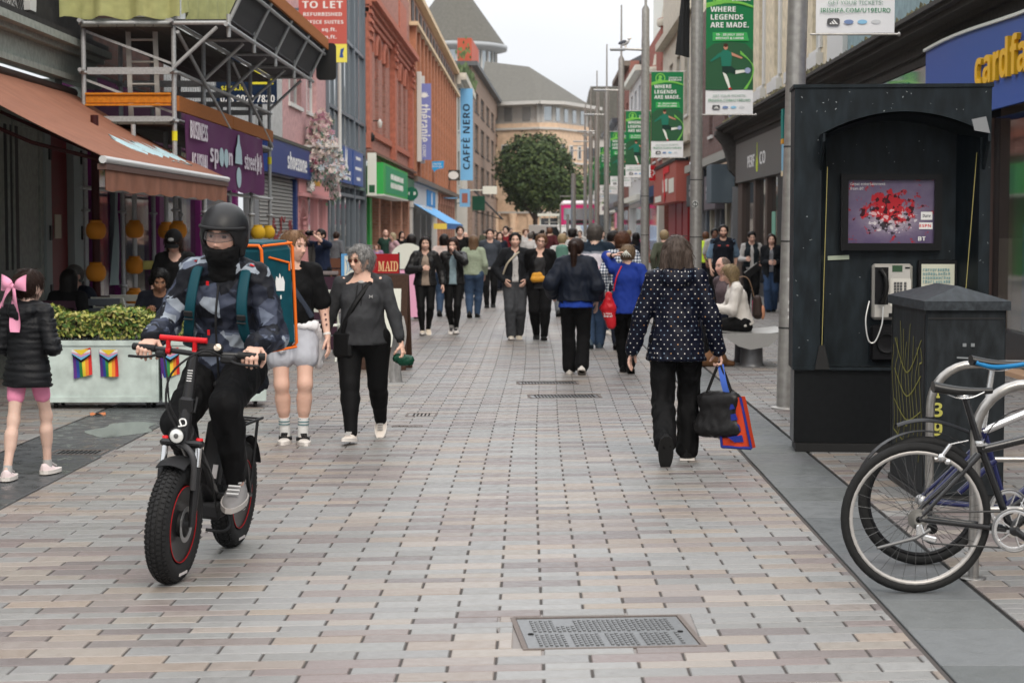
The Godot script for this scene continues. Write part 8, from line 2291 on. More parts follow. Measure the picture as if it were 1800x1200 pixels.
	add_part(p,"bracelet",func(b: MB): b.tube([(p.wr[0] as Vector3).lerp(p.el[0],.10),(p.wr[0] as Vector3).lerp(p.el[0],.17)],.029,12),wsh)
	add_part(p,"tattoo",func(b: MB):
		for k in 4: b.box((p.wr[0] as Vector3).lerp(p.el[0],.45+k*.16)+V3(.005,0,.038+k*.001),V3(.014,.016,.004)),paint("ink",100,76,76))
	# woman in charcoal hoodie
	p=person({"label": "woman with short silver hair, sunglasses and charcoal hoodie, black leggings","at": V3(-1.37,0,-14.25),"yaw": -6.0,"h": 1.565,"wide": 1.30,"bust": 1.25,"belly": .055,"cell": .0125,"hyaw": -.55,"skin": Color(.68,.43,.33),"legs": 1.0,"arms": .92,"look": {"brow": Color(.2,.14,.1)},
		"foot_r": V3(-.05,.075,.24),"foot_l": V3(.075,.135,-.32),"heel_l": .7,"heel_r": -.12,"hand_r": V3(-.36,.70,.02),"hand_l": V3(.33,.74,.10),"grip_l": "grip",
		"legwear": {"name": "leggings","mat": blackt,"fit": .006,"folds": .0025},
		"tops": [{"name": "hoodie","mat": cloth("charcoal",66,67,70,.75),"fit": .012,"sleeve": .86,"hem": -.035,"hood": true,"folds": .0055,"ff": 8.0,"neck": .042}],
		"shoe": paint("shoe_cream",220,210,200,.6),"sole": wsh,"lace": white,"hair": {"mat": hair_mat("silver",176,174,172),"style": "short","thick": .016,"curl": .007,"cf": 40.0,"cs": V3(1,.7,1),"ears": true,"line": .034,"extra": [[.02,.10,.04,-.04,.085,.07,.03,.02],[-.045,.085,.05,-.06,.06,.05,.02,.012]]}})
	T=p.T
	glasses(p,mat("lens_amber",Color(.10,.025,.02),.08,.2),mat("wire_gold",Color(.5,.4,.25),.3,.8),true)
	strap(p,[T.call(.055,.29,-.01),T.call(.035,.255,.055),T.call(-.02,.165,.118),T.call(-.075,.06,.105),T.call(-.085,-.01,.085)],.019,paint("strap_black",18,18,19))
	add_part(p,"crossbody_bag",func(b: MB): b.cbox(T.call(-.085,-.035,.085),V3(.17,.20,.06),.02,Basis(Vector3.UP,-.4)),paint("bag_black",16,16,17,.6))
	add_part(p,"drawstring",func(b: MB):
		for s in [-1.0,1.0]: b.tube(spline([T.call(s*.012,.262,.058),T.call(s*.014,.21,.092),T.call(s*.010,.13,.112)],4),.004,5),bsh)
	add_part(p,"white_tee_edge",func(b: MB): b.ball(T.call(.0,.272,.034),V3(.034,.02,.022),10),white)
	add_part(p,"chest_logo",func(b: MB):
		for s in [-1.0,1.0]: b.tube(spline([T.call(.062+s*.009,.212,.100),T.call(.062+s*.003,.206,.102),T.call(.062+s*.009,.200,.102)],3),.0035,5),white)
	add_part(p,"watch",func(b: MB): b.tube([(p.wr[0] as Vector3).lerp(p.el[0],.10),(p.wr[0] as Vector3).lerp(p.el[0],.20)],.031,12);b.cbox((p.wr[0] as Vector3).lerp(p.el[0],.15)+V3(.0,0,.032),V3(.034,.036,.014),.005),bsh)
	var gb:=thing("green_pouch","small glossy green pouch held in the silver-haired woman's hand","pouch",p.root.transform*((p.wr[0] as Vector3)+V3(.02,-.105,.01)))
	part(gb,"pouch",_mb(func(b: MB): blob(b,[[V3(-.05,0,0),V3(.05,-.01,0),.035,.03],[V3(-.02,-.03,0),V3(.05,-.03,.0),.03,.028]],.012,.02);crumple(b,.008,30.0)),paint("pouch_green",18,62,46,.25))
	part(gb,"cord",_mb(func(b: MB): b.tube([V3(0,.02,0),V3(0,.06,0)],.004,5)),bsh)
	var wp:=thing("white_cloth","white cloth hanging beside the silver-haired woman's hip","cloth",p.root.transform*V3(.26,.62,-.06))
	part(wp,"fabric",_mb(func(b: MB): b.sheet(6,12,func(u,v): return V3((u-.5)*.10+.02*sin(v*6.0),.36-v*.52,.02*sin(u*9.0+v*5.0)),.004)),white)
	# the lady in the spotted coat
	var dots:=img_tex("dots",256,func(im: Image):
		im.fill(Color(.05,.062,.115))
		var cs:=[Color(.86,.85,.84),Color(.85,.84,.82),Color(.80,.62,.44),Color(.60,.68,.76),Color(.88,.86,.84)]
		var r:=RandomNumberGenerator.new();r.seed=2
		for j in 6:
			for i in 4:
				var c:=Vector2(i*64+16+(32 if j%2 else 0),j*42.667+21)
				var k: Color=cs[r.randi()%5]
				for y in range(-7,8):
					for x in range(-7,8):
						if x*x+y*y<30: im.set_pixel(posmod(int(c.x)+x,256),posmod(int(c.y)+y,256),k))
	var dm:=mat("spotted_raincoat",Color(1,1,1),.48,0,{"bump": "fine","bs": .03});dm.albedo_texture=dots;dm.uv1_triplanar=true;dm.uv1_triplanar_sharpness=24.0;dm.metallic_specular=.25;dm.uv1_scale=Vector3.ONE*5.2
	p=person({"label": "grey-haired woman in navy spotted raincoat walking away with shopping bags","at": V3(.99,0,-12.98),"yaw": 176.0,"h": 1.65,"wide": .99,"bust": .6,"belly": .03,"cell": .0125,"skin": Color(.62,.40,.32),"legs": .98,"arms": 1.05,
		"foot_l": V3(.075,.17,-.30),"heel_l": 1.25,"foot_r": V3(-.085,.075,.12),"heel_r": .0,"hand_l": V3(.31,.80,.02),"hand_r": V3(-.30,.80,.0),"grip_r": "grip","grip_l": "relaxed",
		"legwear": {"mat": blackt,"fit": .022,"flare": .02,"folds": .012,"ff": 6.5},
		"tops": [{"name": "raincoat","mat": dm,"fit": .030,"hem": -.085,"hemw": .022,"hood": true,"folds": .010,"ff": 7.0,"cell": .012,"neck": .0,"collar": .02}],
		"shoe": bsh,"sole": paint("sole_dark",30,30,30),"shoesize": 1.02,"hair": {"mat": hair_mat("grey_brown",112,97,88),"style": "bob","low": -.11,"thick": .010,"curl": .004,"cf": 46.0,"extra": [[-.06,-.02,-.05,-.092,-.15,-.055,.05,.036],[.06,-.02,-.05,.092,-.15,-.055,.05,.035],[0,.0,-.08,0,-.15,-.085,.06,.04]]}})
	add_part(p,"green_cuff",func(b: MB): b.tube([(p.wr[0] as Vector3).lerp(p.el[0],.02),(p.wr[0] as Vector3).lerp(p.el[0],.10)],.034,12),paint("cuff_green",40,120,76))
	add_part(p,"sole_edge",func(b: MB): b.box(p.an[1]+V3(0,-.066,.03),V3(.106,.012,.26)),wsh)
	var hw: Vector3=p.root.transform*((p.wr[1] as Vector3)+V3(-.01,-.09,0))
	var hb:=thing("handbag","black quilted leather tote hanging from the spotted-coat woman's hand","bag",hw,70.0)
	part(hb,"pouch",_mb(func(b: MB): blob(b,[[V3(0,-.26,-.10),V3(0,-.26,.10),.05,.05],[V3(0,-.47,-.13),V3(0,-.47,.13),.055,.055],[V3(0,-.26,0),V3(0,-.47,0),.05,.14,.06,.17,Vector3.RIGHT]],.015,.04);crumple(b,.006,12.0)),leather())
	part(hb,"handle",_mb(func(b: MB):
		for s in [-.02,.02]: b.tube(spline([V3(s,-.24,-.10),V3(s,-.06,-.03),V3(s*.3,.005,0),V3(s,-.06,.03),V3(s,-.24,.10)],5),.007,6)),leather())
	part(hb,"stud_trim",_mb(func(b: MB):
		for i in 34: b.ball(V3(.046+.016*i/33.0,-.22-.27*i/33.0,.125+.03*i/33.0),V3(.005,.005,.005),6)),mats["chrome"])
	var sb:=thing("shopping_bag","blue and orange woven shopping bag in the spotted-coat woman's hand","bag",hw+V3(.02,0,-.02),-25.0)
	part(sb,"sack",_mb(func(b: MB):
		for z in [1.0,-1.0]: b.sheet(10,12,func(u,v): return V3((u-.5)*(.17+.05*v)+.07+.06*v,-.24-v*.36,z*(.045+.012*sin(u*7.0+v*4.0))),.004)
		for e in [.0,1.0]: b.sheet(3,10,func(u,v): return V3((e-.5)*(.17+.05*v)+.07+.06*v,-.24-v*.36,(u-.5)*.09),.004)
		b.sheet(3,3,func(u,v): return V3((u-.5)*.22+.13,-.60,(v-.5)*.09),.004)),paint("sack_orange",196,66,36,.45))
	part(sb,"blue_trim",_mb(func(b: MB):
		b.tube([V3(-.015,-.24,.054),V3(.02,-.60,.054)],.010,5);b.tube([V3(.155,-.24,.052),V3(.24,-.60,.054)],.010,5);b.tube([V3(.02,-.598,.054),V3(.24,-.598,.054)],.012,5)
		for k in 4: b.prism(poly([.0+k*.022,-.30-k*.075,.10+k*.025,-.28-k*.075,.12+k*.022,-.32-k*.078,.06+k*.02,-.335-k*.075]),.004,pose(V3(0,0,.066)))),paint("sack_blue",36,48,128,.4))
	part(sb,"handle",_mb(func(b: MB): b.sheet(2,12,func(u,v): return V3(lerpf(.0,.06,v)+(u-.5)*.045,-.01-v*.25,.03+.02*sin(v*PI)),.004)),paint("handle_blue",70,104,190,.5))
	var fl:=thing("fabric_bag","small dark floral bag between the tote and the orange bag","bag",hw+V3(.03,-.30,-.06),-10.0)
	part(fl,"pouch",_mb(func(b: MB): blob(b,[[V3(.05,-.02,0),V3(.06,-.18,0),.07,.04,.09,.05,Vector3.RIGHT]],.014,.02)),paint("floral_navy",28,26,38,.7))
	part(fl,"blossom_print",_mb(func(b: MB):
		for i in 16: b.ball(V3(rng.randf_range(-.01,.13),rng.randf_range(-.2,.0),.042),V3(.008,.008,.006),6)),paint("print_rose",200,150,156))
	part(fl,"strap",_mb(func(b: MB): b.tube([V3(.05,.02,0),V3(-.02,.30,.05)],.006,5)),bsh)
	mid_people(black,blackt,navy,jean,white,wsh,bsh,br,dk,blond)
	far_people(black,blackt,navy,jean,white,wsh,bsh,br,dk,blond)

func glasses(p: Dictionary,lens: Material,wire: Material,aviator: bool)->void:
	var hx: Transform3D=p.head
	var g:=part(p.root,"glasses",_mb(func(b: MB):
		b.tube([hx*V3(-.012,.018,.094),hx*V3(.012,.018,.094)],.0022,5)
		for s in [-1.0,1.0]:
			b.tube([hx*V3(s*.054,.018,.082),hx*V3(s*.077,.014,-.01)],.0022,5)
			var ps:=[]
			for i in 13: ps.append(hx*V3(s*.033+cos(TAU*i/12.0)*.023,.008+sin(TAU*i/12.0)*(.019 if aviator else .016),.092-absf(cos(TAU*i/12.0)*.004)))
			b.tube(ps,.0018 if aviator else .003,5,false)),wire)
	if lens: part(g,"lens",_mb(func(b: MB):
		for s in [-1.0,1.0]: b.ball(hx*V3(s*.033,.008,.090),V3(.0225,.0185,.004)*p.hs,12,hx.basis.orthonormalized())),lens)

func rider()->void:
	var bx:=ebike()
	var blackt:=cloth("black_leggings",13,13,15,.75)
	var f:=FastNoiseLite.new();f.noise_type=FastNoiseLite.TYPE_CELLULAR;f.cellular_return_type=FastNoiseLite.RETURN_CELL_VALUE;f.frequency=.021;f.seed=12;f.fractal_type=FastNoiseLite.FRACTAL_NONE
	f.domain_warp_enabled=true;f.domain_warp_amplitude=9.0;f.domain_warp_frequency=.02;f.cellular_jitter=1.0;f.cellular_distance_function=FastNoiseLite.DISTANCE_EUCLIDEAN
	var nt:=NoiseTexture2D.new();nt.width=512;nt.height=512;nt.seamless=true;nt.noise=f
	var g:=Gradient.new();g.interpolation_mode=Gradient.GRADIENT_INTERPOLATE_CONSTANT
	g.offsets=PackedFloat32Array([.0,.34,.58,.74,.88]);g.colors=PackedColorArray([Color8(17,19,26),Color8(34,38,50),Color8(60,66,82),Color8(98,106,122),Color8(142,150,160)])
	nt.color_ramp=g
	var camo:=mat("camo_jacket",Color(1,1,1),.62,0,{"bump": "fine","bs": .03});camo.albedo_texture=nt;camo.uv1_triplanar=true;camo.uv1_triplanar_sharpness=16.0;camo.uv1_scale=Vector3.ONE*1.25
	var p:=person({"label": "delivery cyclist in black helmet, goggles and grey camouflage jacket riding towards camera","at": bx.origin,"h": 1.80,"cell": .012,"hip": .975,"shift": V3(0,0,-.24),"lean": .30,"hpitch": .14,"hyaw": -.04,"skin": Color(.58,.36,.28),"wide": .98,"shoulder": .094,
		"hand_r": V3(-.255,1.12,.20),"hand_l": V3(.255,1.12,.20),"elbow_r": V3(-.45,-1.0,-.3),"elbow_l": V3(.45,-1.0,-.3),"grip_l": "bars","grip_r": "bars","hdir_l": V3(.05,-.42,1.0),"hdir_r": V3(-.05,-.42,1.0),"palm_l": V3(0,-1,-.4),"palm_r": V3(0,-1,-.4),"thumb_l": V3(-1,0,0),"thumb_r": V3(1,0,0),
		"foot_l": V3(.155,.42,.02),"foot_r": V3(-.15,.455,-.24),"knee_l": V3(.0,.3,1),"knee_r": V3(.0,.3,1),"heel_l": .12,"heel_r": .3,
		"legwear": {"mat": blackt,"fit": .015,"folds": .010,"ff": 7.0,"len": .96},
		"tops": [{"name": "camouflage_jacket","mat": camo,"fit": .028,"hem": -.06,"hood": false,"folds": .012,"ff": 7.5,"fs": V3(1,.9,1),"collar": .045,"neck": .0,"cell": .011}],
		"shoe": paint("runner_grey",120,118,118,.7),"sole": paint("sole_light",165,160,156),"lace": paint("lace_grey",190,190,190),"shoesize": 1.12})
	p.root.basis=bx.basis
	var hx: Transform3D=p.head;var hs: float=p.hs;var ho:=hx.basis.orthonormalized()
	var mb_=mats["matte_black"];var T: Callable=p.T
	# helmet, goggles, face mask are worn: parts of the figure
	var he:=add_part(p,"helmet",func(b: MB): blob(b,[[hx*V3(0,.030,-.012),hx*V3(0,.040,-.006),.104*hs,.122*hs,.102*hs,.120*hs,ho.x],[hx*V3(0,-.02,-.05),hx*V3(0,.04,-.02),.100*hs,.085*hs,.103*hs,.11*hs,ho.x],[hx*V3(-.088,.0,.0),hx*V3(-.082,-.075,-.01),.022*hs,.018*hs],[hx*V3(.088,.0,.0),hx*V3(.082,-.075,-.01),.022*hs,.018*hs]],.007,.016,[[hx*V3(0,-.12,.10),hx*V3(0,-.035,.10),.085*hs,.085*hs],[hx*V3(0,-.15,0),hx*V3(0,-.07,0),.078*hs,.078*hs],[hx*V3(.048,.152,.02),hx*V3(.052,.125,.075),.009,.008],[hx*V3(-.048,.152,.02),hx*V3(-.052,.125,.075),.009,.008],[hx*V3(.088,.115,.02),hx*V3(.09,.09,.055),.009,.007],[hx*V3(-.088,.115,.02),hx*V3(-.09,.09,.055),.009,.007]]),mat("helmet_shell",Color(.011,.011,.012),.45,0,{"spec": .4}))
	part(he,"brim",_mb(func(b: MB):
		var ps:=[]
		for i in 13:
			var a:=PI*(.06+.88*i/12.0)
			ps.append(hx*V3(cos(a)*.104,.043+.008*sin(a),-.012+sin(a)*.130))
		b.tube(ps,.008*hs,8)),mb_)
	add_part(p,"goggles",func(b: MB): b.sheet(16,6,func(u,v): return hx*V3(sin((u-.5)*2.3)*.078,.030-v*.042+.010*pow(2.0*absf(u-.5),2.0)*v-.006*(1.0-absf(u-.5)*2.0)*(1.0-v),.022+cos((u-.5)*2.3)*.086),.003),mat("goggle_lens",Color(.10,.09,.10),.06,0,{"alpha": .22}))
	add_part(p,"goggle_frame",func(b: MB):
		var ps:=[]
		for i in 17:
			var u:=i/16.0;ps.append(hx*V3(sin((u-.5)*2.3)*.079,.031-.003*sin(u*PI),.023+cos((u-.5)*2.3)*.0865))
		b.tube(ps,.0032,5)
		var q:=[]
		for i in 17:
			var u:=i/16.0;q.append(hx*V3(sin((u-.5)*2.3)*.078,-.012+.010*pow(2.0*absf(u-.5),2.0),.023+cos((u-.5)*2.3)*.086))
		b.tube(q,.002,5),mats["smoke"] if mats.has("smoke") else mat("smoke",Color(.05,.05,.05),.3))
	add_part(p,"face_mask",func(b: MB): blob(b,[[hx*V3(0,-.062,.022),hx*V3(0,-.048,.025),.073*hs,.085*hs,.074*hs,.086*hs,ho.x],[hx*V3(0,-.06,.0),hx*V3(0,-.17,-.015),.074*hs,.08*hs,.070*hs,.068*hs,ho.x]],.009,.02,[],[[hx*V3(0,-.034,.05),(ho*V3(0,1,.3)).normalized()]]);crumple(b,.004,22.0,V3(.5,1.6,.5)),cloth("mask_black",20,20,21))
	add_part(p,"zip",func(b: MB): b.tube(spline([T.call(0,.26,.062),T.call(0,.17,.099),T.call(0,.04,.092),T.call(0,-.05,.09)],5),.006,6),mb_)
	for s in [-1.0,1.0]:
		add_part(p,"backpack_strap",func(b: MB): b.tube(spline([T.call(s*.062,.292,-.03),T.call(s*.068,.288,.035),T.call(s*.072,.21,.093),T.call(s*.082,.12,.088),T.call(s*.105,.06,.03)],6),.027,8,true,.22,tb_side(p)),paint("strap_teal",10,60,70,.6))
		add_part(p,"strap_buckle",func(b: MB): b.cbox(T.call(s*.0745,.185,.108),V3(.045,.03,.012),.004,p.tb);b.cbox(T.call(s*.0745,.17,.109),V3(.05,.008,.012),.003,p.tb),mb_)
		add_part(p,"red_tag",func(b: MB): b.box(T.call(s*.088,.300,.006),V3(.05,.012,.03),p.tb*Basis(Vector3.BACK,-s*.35)),mats["anodised_red"])
	add_part(p,"red_stitch",func(b: MB): b.box(T.call(-.018,.135,.108),V3(.012,.026,.006),p.tb);b.box(T.call(-.03,.262,.066),V3(.014,.02,.006),p.tb),mats["anodised_red"])
	add_part(p,"wedding_ring",func(b: MB): b.ball((p.wr[0] as Vector3)+V3(-.012,-.020,.098),V3(.010,.004,.006),8),mats["bell_brass"])
	# insulated backpack
	var bk:=thing("delivery_backpack","teal insulated delivery backpack piped in orange on the cyclist's back","backpack",bx*V3(.075,1.05,-.50))
	bk.basis=bx.basis*Basis(Vector3.UP,deg_to_rad(-27.0))*Basis(Vector3.RIGHT,.10)*Basis(Vector3.BACK,deg_to_rad(3.0))
	var teal:=paint("bag_teal",12,72,84,.6,{"tex": "blotch","bump": "fine","bs": .05,"scale": 2.0});var org:=paint("piping_orange",226,108,36,.55);var S:=V3(.36,.54,.24)
	var bd:=part(bk,"body",_mb(func(b: MB): b.cbox(V3(0,S.y*.5,0),S,.03);for i in b.v.size(): b.v[i]+=b.n[i]*.004*sin(b.v[i].y*24.0)),teal)
	part(bd,"piping",_mb(func(b: MB):
		for z in [-1.0,1.0]:
			var w:=S.x*.5-.008;var hh:=S.y
			var ps:=[V3(-w,.02,z*.117),V3(-w,hh-.02,z*.117),V3(-w+.02,hh,z*.112),V3(w-.02,hh,z*.112),V3(w,hh-.02,z*.117),V3(w,.02,z*.117),V3(w-.02,.0,z*.112),V3(-w+.02,.0,z*.112),V3(-w,.02,z*.117)]
			b.tube(ps,.0085,8)
		for y in [.0,S.y]: for s in [-1.0,1.0]: b.tube([V3(s*.175,y,-.11),V3(s*.175,y,.11)],.007,6)),org)
	part(bd,"zip_panel",_mb(func(b: MB): b.tube([V3(.183,.44,-.075),V3(.183,.48,.075)],.006,6);b.tube([V3(.183,.44,-.075),V3(.186,.40,-.07)],.005,5)),org)
	part(bd,"logo",_mb(func(b: MB): b.prism(poly([-.03,-.04,.028,-.046,.034,.0,.022,.03,.012,.016,.0,.048,-.008,.02,-.026,.034,-.036,.0]),.003,Transform3D(yaw(90),V3(.184,.345,.0)));b.box(V3(.183,.27,.0),V3(.003,.02,.008))),mats["sign_white"])
	scribble(bd,.12,.045,1,Transform3D(yaw(90)*Basis(Vector3.BACK,PI*.5),V3(.183,.10,.03)),mats["sign_white"])
	part(bd,"lid_flap",_mb(func(b: MB): b.cbox(V3(0,S.y+.006,0),V3(.32,.02,.20),.008)),teal)
	part(bd,"loose_strap",_mb(func(b: MB): b.tube(spline([V3(.10,.02,.12),V3(.12,-.06,.14),V3(.13,-.13,.13)],4),.016,6,true,.25)),mats["strap_teal"])
func tb_side(p: Dictionary)->Vector3: return (p.tb as Basis).y

func mid_people(black,blackt,navy,jean,white,wsh,bsh,br,dk,blond)->void:
	var L:=leather()
	var sk:=Color(.66,.42,.33)
	# ponytail, navy bomber
	person(merge(walk(.10,false,.07),{"label": "woman with long brown ponytail in navy bomber jacket walking away","at": V3(.44,0,-20.9),"yaw": 178.0,"h": 1.60,"wide": 1.02,"cell": .016,"hyaw": -.15,"hand_l": V3(.27,.92,.12),"hand_r": V3(-.24,.82,.08),
		"legwear": {"mat": black,"fit": .018,"flare": .03,"folds": .006},"tops": [{"name": "blue_shirt","mat": paint("royal_blue",32,62,150,.8),"fit": .026,"hemw": .016,"hem": -.045,"sleeve": .3},{"name": "bomber_jacket","mat": cloth("bomber_navy",26,34,50,.6),"fit": .058,"hem": .0,"folds": .011,"ff": 6.0}],
		"shoe": wsh,"hair": {"mat": br,"style": "pony","low": -.36,"fat": 1.15,"thick": .008}}))
	# blue top, hair clip, red bag
	var p:=person(merge(walk(.14,false,.055),{"label": "woman in royal blue top touching her clipped blonde hair, walking away","at": V3(1.04,0,-21.1),"yaw": 172.0,"h": 1.52,"wide": 1.12,"bust": .5,"cell": .016,"bcell": .016,"hand_l": V3(.15,1.36,-.02),"elbow_l": V3(.55,.1,.9),"hdir_l": V3(-.8,.4,-.2),"hand_r": V3(-.24,.80,.06),"skin": sk,
		"legwear": {"mat": black,"fit": .016,"folds": .008},"tops": [{"name": "blue_top","mat": paint("cobalt",28,52,132,.8),"fit": .028,"hemw": .012,"sleeve": .45,"hem": -.07,"folds": .008}],
		"shoe": bsh,"hair": {"mat": hair_mat("dark_blond",168,140,110),"style": "bun","by": .0,"thick": .010}}))
	var hx: Transform3D=p.head
	add_part(p,"hair_clip",func(b: MB):
		for i in 8: b.tube(spline([hx*V3(.0,.02+i*.004,-.168),hx*V3((i-3.5)*.012,-.01+(i%3)*.014,-.172),hx*V3((i-3.5)*.016,-.035+(i%2)*.02,-.155)],3),.005,5),mats["off_white"])
	add_part(p,"watch",func(b: MB): b.tube([(p.wr[0] as Vector3).lerp(p.el[0],.12),(p.wr[0] as Vector3).lerp(p.el[0],.25)],.030,10),bsh)
	var T: Callable=p.T
	strap(p,[T.call(.04,.29,-.05),T.call(.075,.2,-.095),T.call(.095,.10,-.09)],.008,paint("bag_red",190,34,44,.35),"bag_strap")
	var rb:=thing("drawstring_bag","shiny red drawstring bag on the blue-topped woman's back","bag",p.root.transform*V3(.20,.56,-.14),172.0)
	part(rb,"sack",_mb(func(b: MB): blob(b,[[V3(0,.36,0),V3(.01,.20,0),.035,.03,.085,.05,Vector3.RIGHT],[V3(.01,.20,0),V3(-.03,.0,0),.085,.05,.055,.045,Vector3.RIGHT]],.013,.03);crumple(b,.007,16.0)),paint("bag_red",190,34,44,.35))
	scribble(rb,.10,.06,2,Transform3D(yaw(180),V3(.0,.12,-.054)),mats["sign_white"])
	# striped polo
	person(merge(walk(.10,true,.07),{"label": "big grey-haired man in navy, white and pink striped polo from behind","at": V3(.80,0,-25.5),"yaw": 180.0,"h": 1.78,"wide": 1.28,"cell": .019,"belly": .03,"hand_r": V3(-.36,.98,.15),
		"legwear": {"mat": jean,"fit": .026},"tops": [{"name": "polo","mat": mat("striped_polo",Color(1,1,1),.85,0,{"vc": true}),"fit": .026,"sleeve": .48,"cuff": .012,"hem": -.06,"paint": func(m: MB,TT: Callable,H: float):
			for i in m.v.size():
				var y:=(m.v[i].y-(TT.call(0,0,0) as Vector3).y)/H
				var c:=c255(206,200,208)
				if absf(m.v[i].x)>.105*H*1.12 and y>.05: c=c255(28,34,48)
				elif y>.235: c=c255(28,34,48)
				elif y>.222: c=c255(120,124,134)
				elif y<.12: c=c255(218,186,196)
				m.c[i]=c}],"shoe": paint("shoe_slate",70,84,96),"hair": {"mat": hair_mat("ash",112,104,98),"style": "bob","low": -.07,"thick": .016,"curl": .006}}))
	# checked shirt
	var chk:=img_tex("check",128,func(im: Image):
		for y in 128:
			for x in 128:
				var a:=int(x/16)%2;var b:=int(y/16)%2
				im.set_pixel(x,y,Color(.82,.83,.84) if a+b==0 else (Color(.50,.53,.58) if a+b==1 else Color(.16,.18,.25))))
	var cm:=mat("checked_shirt",Color(1,1,1),.85);cm.albedo_texture=chk;cm.uv1_triplanar=true;cm.uv1_triplanar_sharpness=16.0;cm.uv1_scale=Vector3.ONE*6.0
	person(merge(walk(.08,true),{"label": "woman with full auburn hair in small checked shirt, walking away","at": V3(1.17,0,-25.2),"yaw": 170.0,"h": 1.66,"wide": 1.18,"cell": .019,"legwear": {"mat": navy,"fit": .02},"tops": [{"name": "shirt","mat": cm,"fit": .024,"hem": -.06}],"shoe": bsh,"hair": {"mat": hair_mat("auburn",112,70,48),"style": "bob","low": -.075,"thick": .024,"curl": .007,"cf": 24.0,"cs": Vector3.ONE}}))
	person(merge(walk(.08,false),{"label": "young man in black tee looking down, beside the auburn-haired woman","at": at(1072,405,29.0)*V3(1,0,1),"yaw": 110.0,"h": 1.70,"cell": .02,"hpitch": .35,"legwear": {"mat": jean,"fit": .018},"tops": [{"name": "tee","mat": black,"fit": .018,"sleeve": .42}],"shoe": wsh,"hair": {"mat": dk,"style": "short","ears": true,"thick": .008}}))
	# leather jackets
	p=person(merge(walk(.06,true,.05),{"label": "smiling dark-haired woman in black leather jacket over beige hoodie","at": V3(-1.78,0,-28.8),"yaw": 6.0,"h": 1.59,"cell": .018,"skin": sk,"look": {"smile": 1.0,"brow": Color(.04,.02,.015),"lips": .4},"bust": .7,"hand_r": V3(-.05,1.05,.18),"hand_l": V3(.28,.80,.05),"grip_r": "grip","elbow_r": V3(-1,-.6,-.2),
		"legwear": {"mat": blackt,"fit": .006,"folds": .002},"tops": [{"name": "hoodie","mat": cloth("beige",176,158,142),"fit": .018,"hem": -.03,"sleeve": .3,"hood": true},{"name": "leather_jacket","mat": L,"fit": .034,"open": .055,"hem": -.03,"folds": .009}],"shoe": paint("shoe_sand",206,194,178),"sole": wsh,"hair": {"mat": hair_mat("dark_brown",46,34,31),"style": "long","low": -.22,"thick": .008}}))
	p=person(merge(walk(.08,false,.045),{"label": "woman in black leather jacket and pale blue top, hand at her mouth","at": V3(-1.34,0,-29.1),"yaw": -4.0,"h": 1.58,"cell": .018,"skin": sk,"hpitch": .25,"hroll": .1,"bust": .7,"look": {"brow": Color(.04,.02,.015)},"hand_l": V3(.02,1.30,.20),"elbow_l": V3(1,-.8,.2),"hdir_l": V3(-.2,1,.1),"grip_l": "grip",
		"legwear": {"mat": blackt,"fit": .005,"folds": .002},"tops": [{"name": "blue_top","mat": cloth("pale_blue",158,182,192),"fit": .018,"hem": -.02,"sleeve": .3},{"name": "leather_jacket","mat": L,"fit": .032,"open": .052,"hem": -.02,"folds": .009}],"shoe": wsh,"sole": wsh,"lace": navy,"sock": white,"sockh": .2,"hair": {"mat": hair_mat("chestnut",70,48,40),"style": "long","low": -.24,"thick": .008}}))
	p=person(merge(walk(.09,true,.06),{"label": "young woman in black denim jacket and grey jeans, hands in pockets","at": V3(-.34,0,-27.6),"yaw": 2.0,"h": 1.66,"cell": .018,"skin": sk,"bust": .6,"look": {"brow": Color(.03,.02,.015)},"hand_l": V3(.17,.90,.12),"hand_r": V3(-.17,.90,.12),"elbow_l": V3(1,0,-.6),"elbow_r": V3(-1,0,-.6),
		"legwear": {"name": "jeans","mat": cloth("grey_denim",78,80,84),"fit": .022,"flare": .018,"folds": .007},"tops": [{"name": "tee","mat": white,"fit": .012,"hem": .0,"sleeve": .3},{"name": "denim_jacket","mat": cloth("black_denim",34,36,40),"fit": .034,"open": .045,"hem": .0,"folds": .008,"collar": .02}],"shoe": paint("shoe_taupe",186,178,164),"sole": wsh,"hair": {"mat": dk,"style": "short","ears": true,"thick": .005,"line": .036}}))
	T=p.T
	strap(p,[T.call(.05,.285,.01),T.call(.0,.25,.075),T.call(-.075,.17,.10),T.call(-.115,.06,.06)],.014,paint("strap_beige",176,166,146))
	p=person(merge(walk(.09,false,.06),{"label": "woman in glasses and black cardigan with a mustard bag across her front","at": V3(.04,0,-27.5),"yaw": -2.0,"h": 1.64,"wide": 1.10,"cell": .018,"skin": sk,"hroll": -.16,"bust": .9,"look": {"brow": Color(.2,.13,.08)},
		"legwear": {"mat": black,"fit": .018,"folds": .006},"tops": [{"name": "grey_top","mat": cloth("dark_grey",62,62,64),"fit": .014,"hem": -.05,"sleeve": .3,"neck": .055,"vee": .04},{"name": "cardigan","mat": black,"fit": .030,"open": .075,"hem": -.06,"folds": .007}],"shoe": bsh,"hair": {"mat": hair_mat("light_brown",140,104,76),"style": "short","ears": true,"thick": .007}}))
	glasses(p,null,mats["frame_black"],false);T=p.T
	strap(p,[T.call(.035,.285,.01),T.call(.04,.2,.085),T.call(.0,.08,.11)],.006,bsh)
	add_part(p,"mustard_bag",func(b: MB): blob(b,[[T.call(-.055,.04,.11),T.call(.02,.045,.115),.05,.05],[T.call(-.05,.075,.10),T.call(.0,.08,.11),.04,.04]],.014,.02);crumple(b,.006,20.0),paint("mustard",196,140,48,.5))
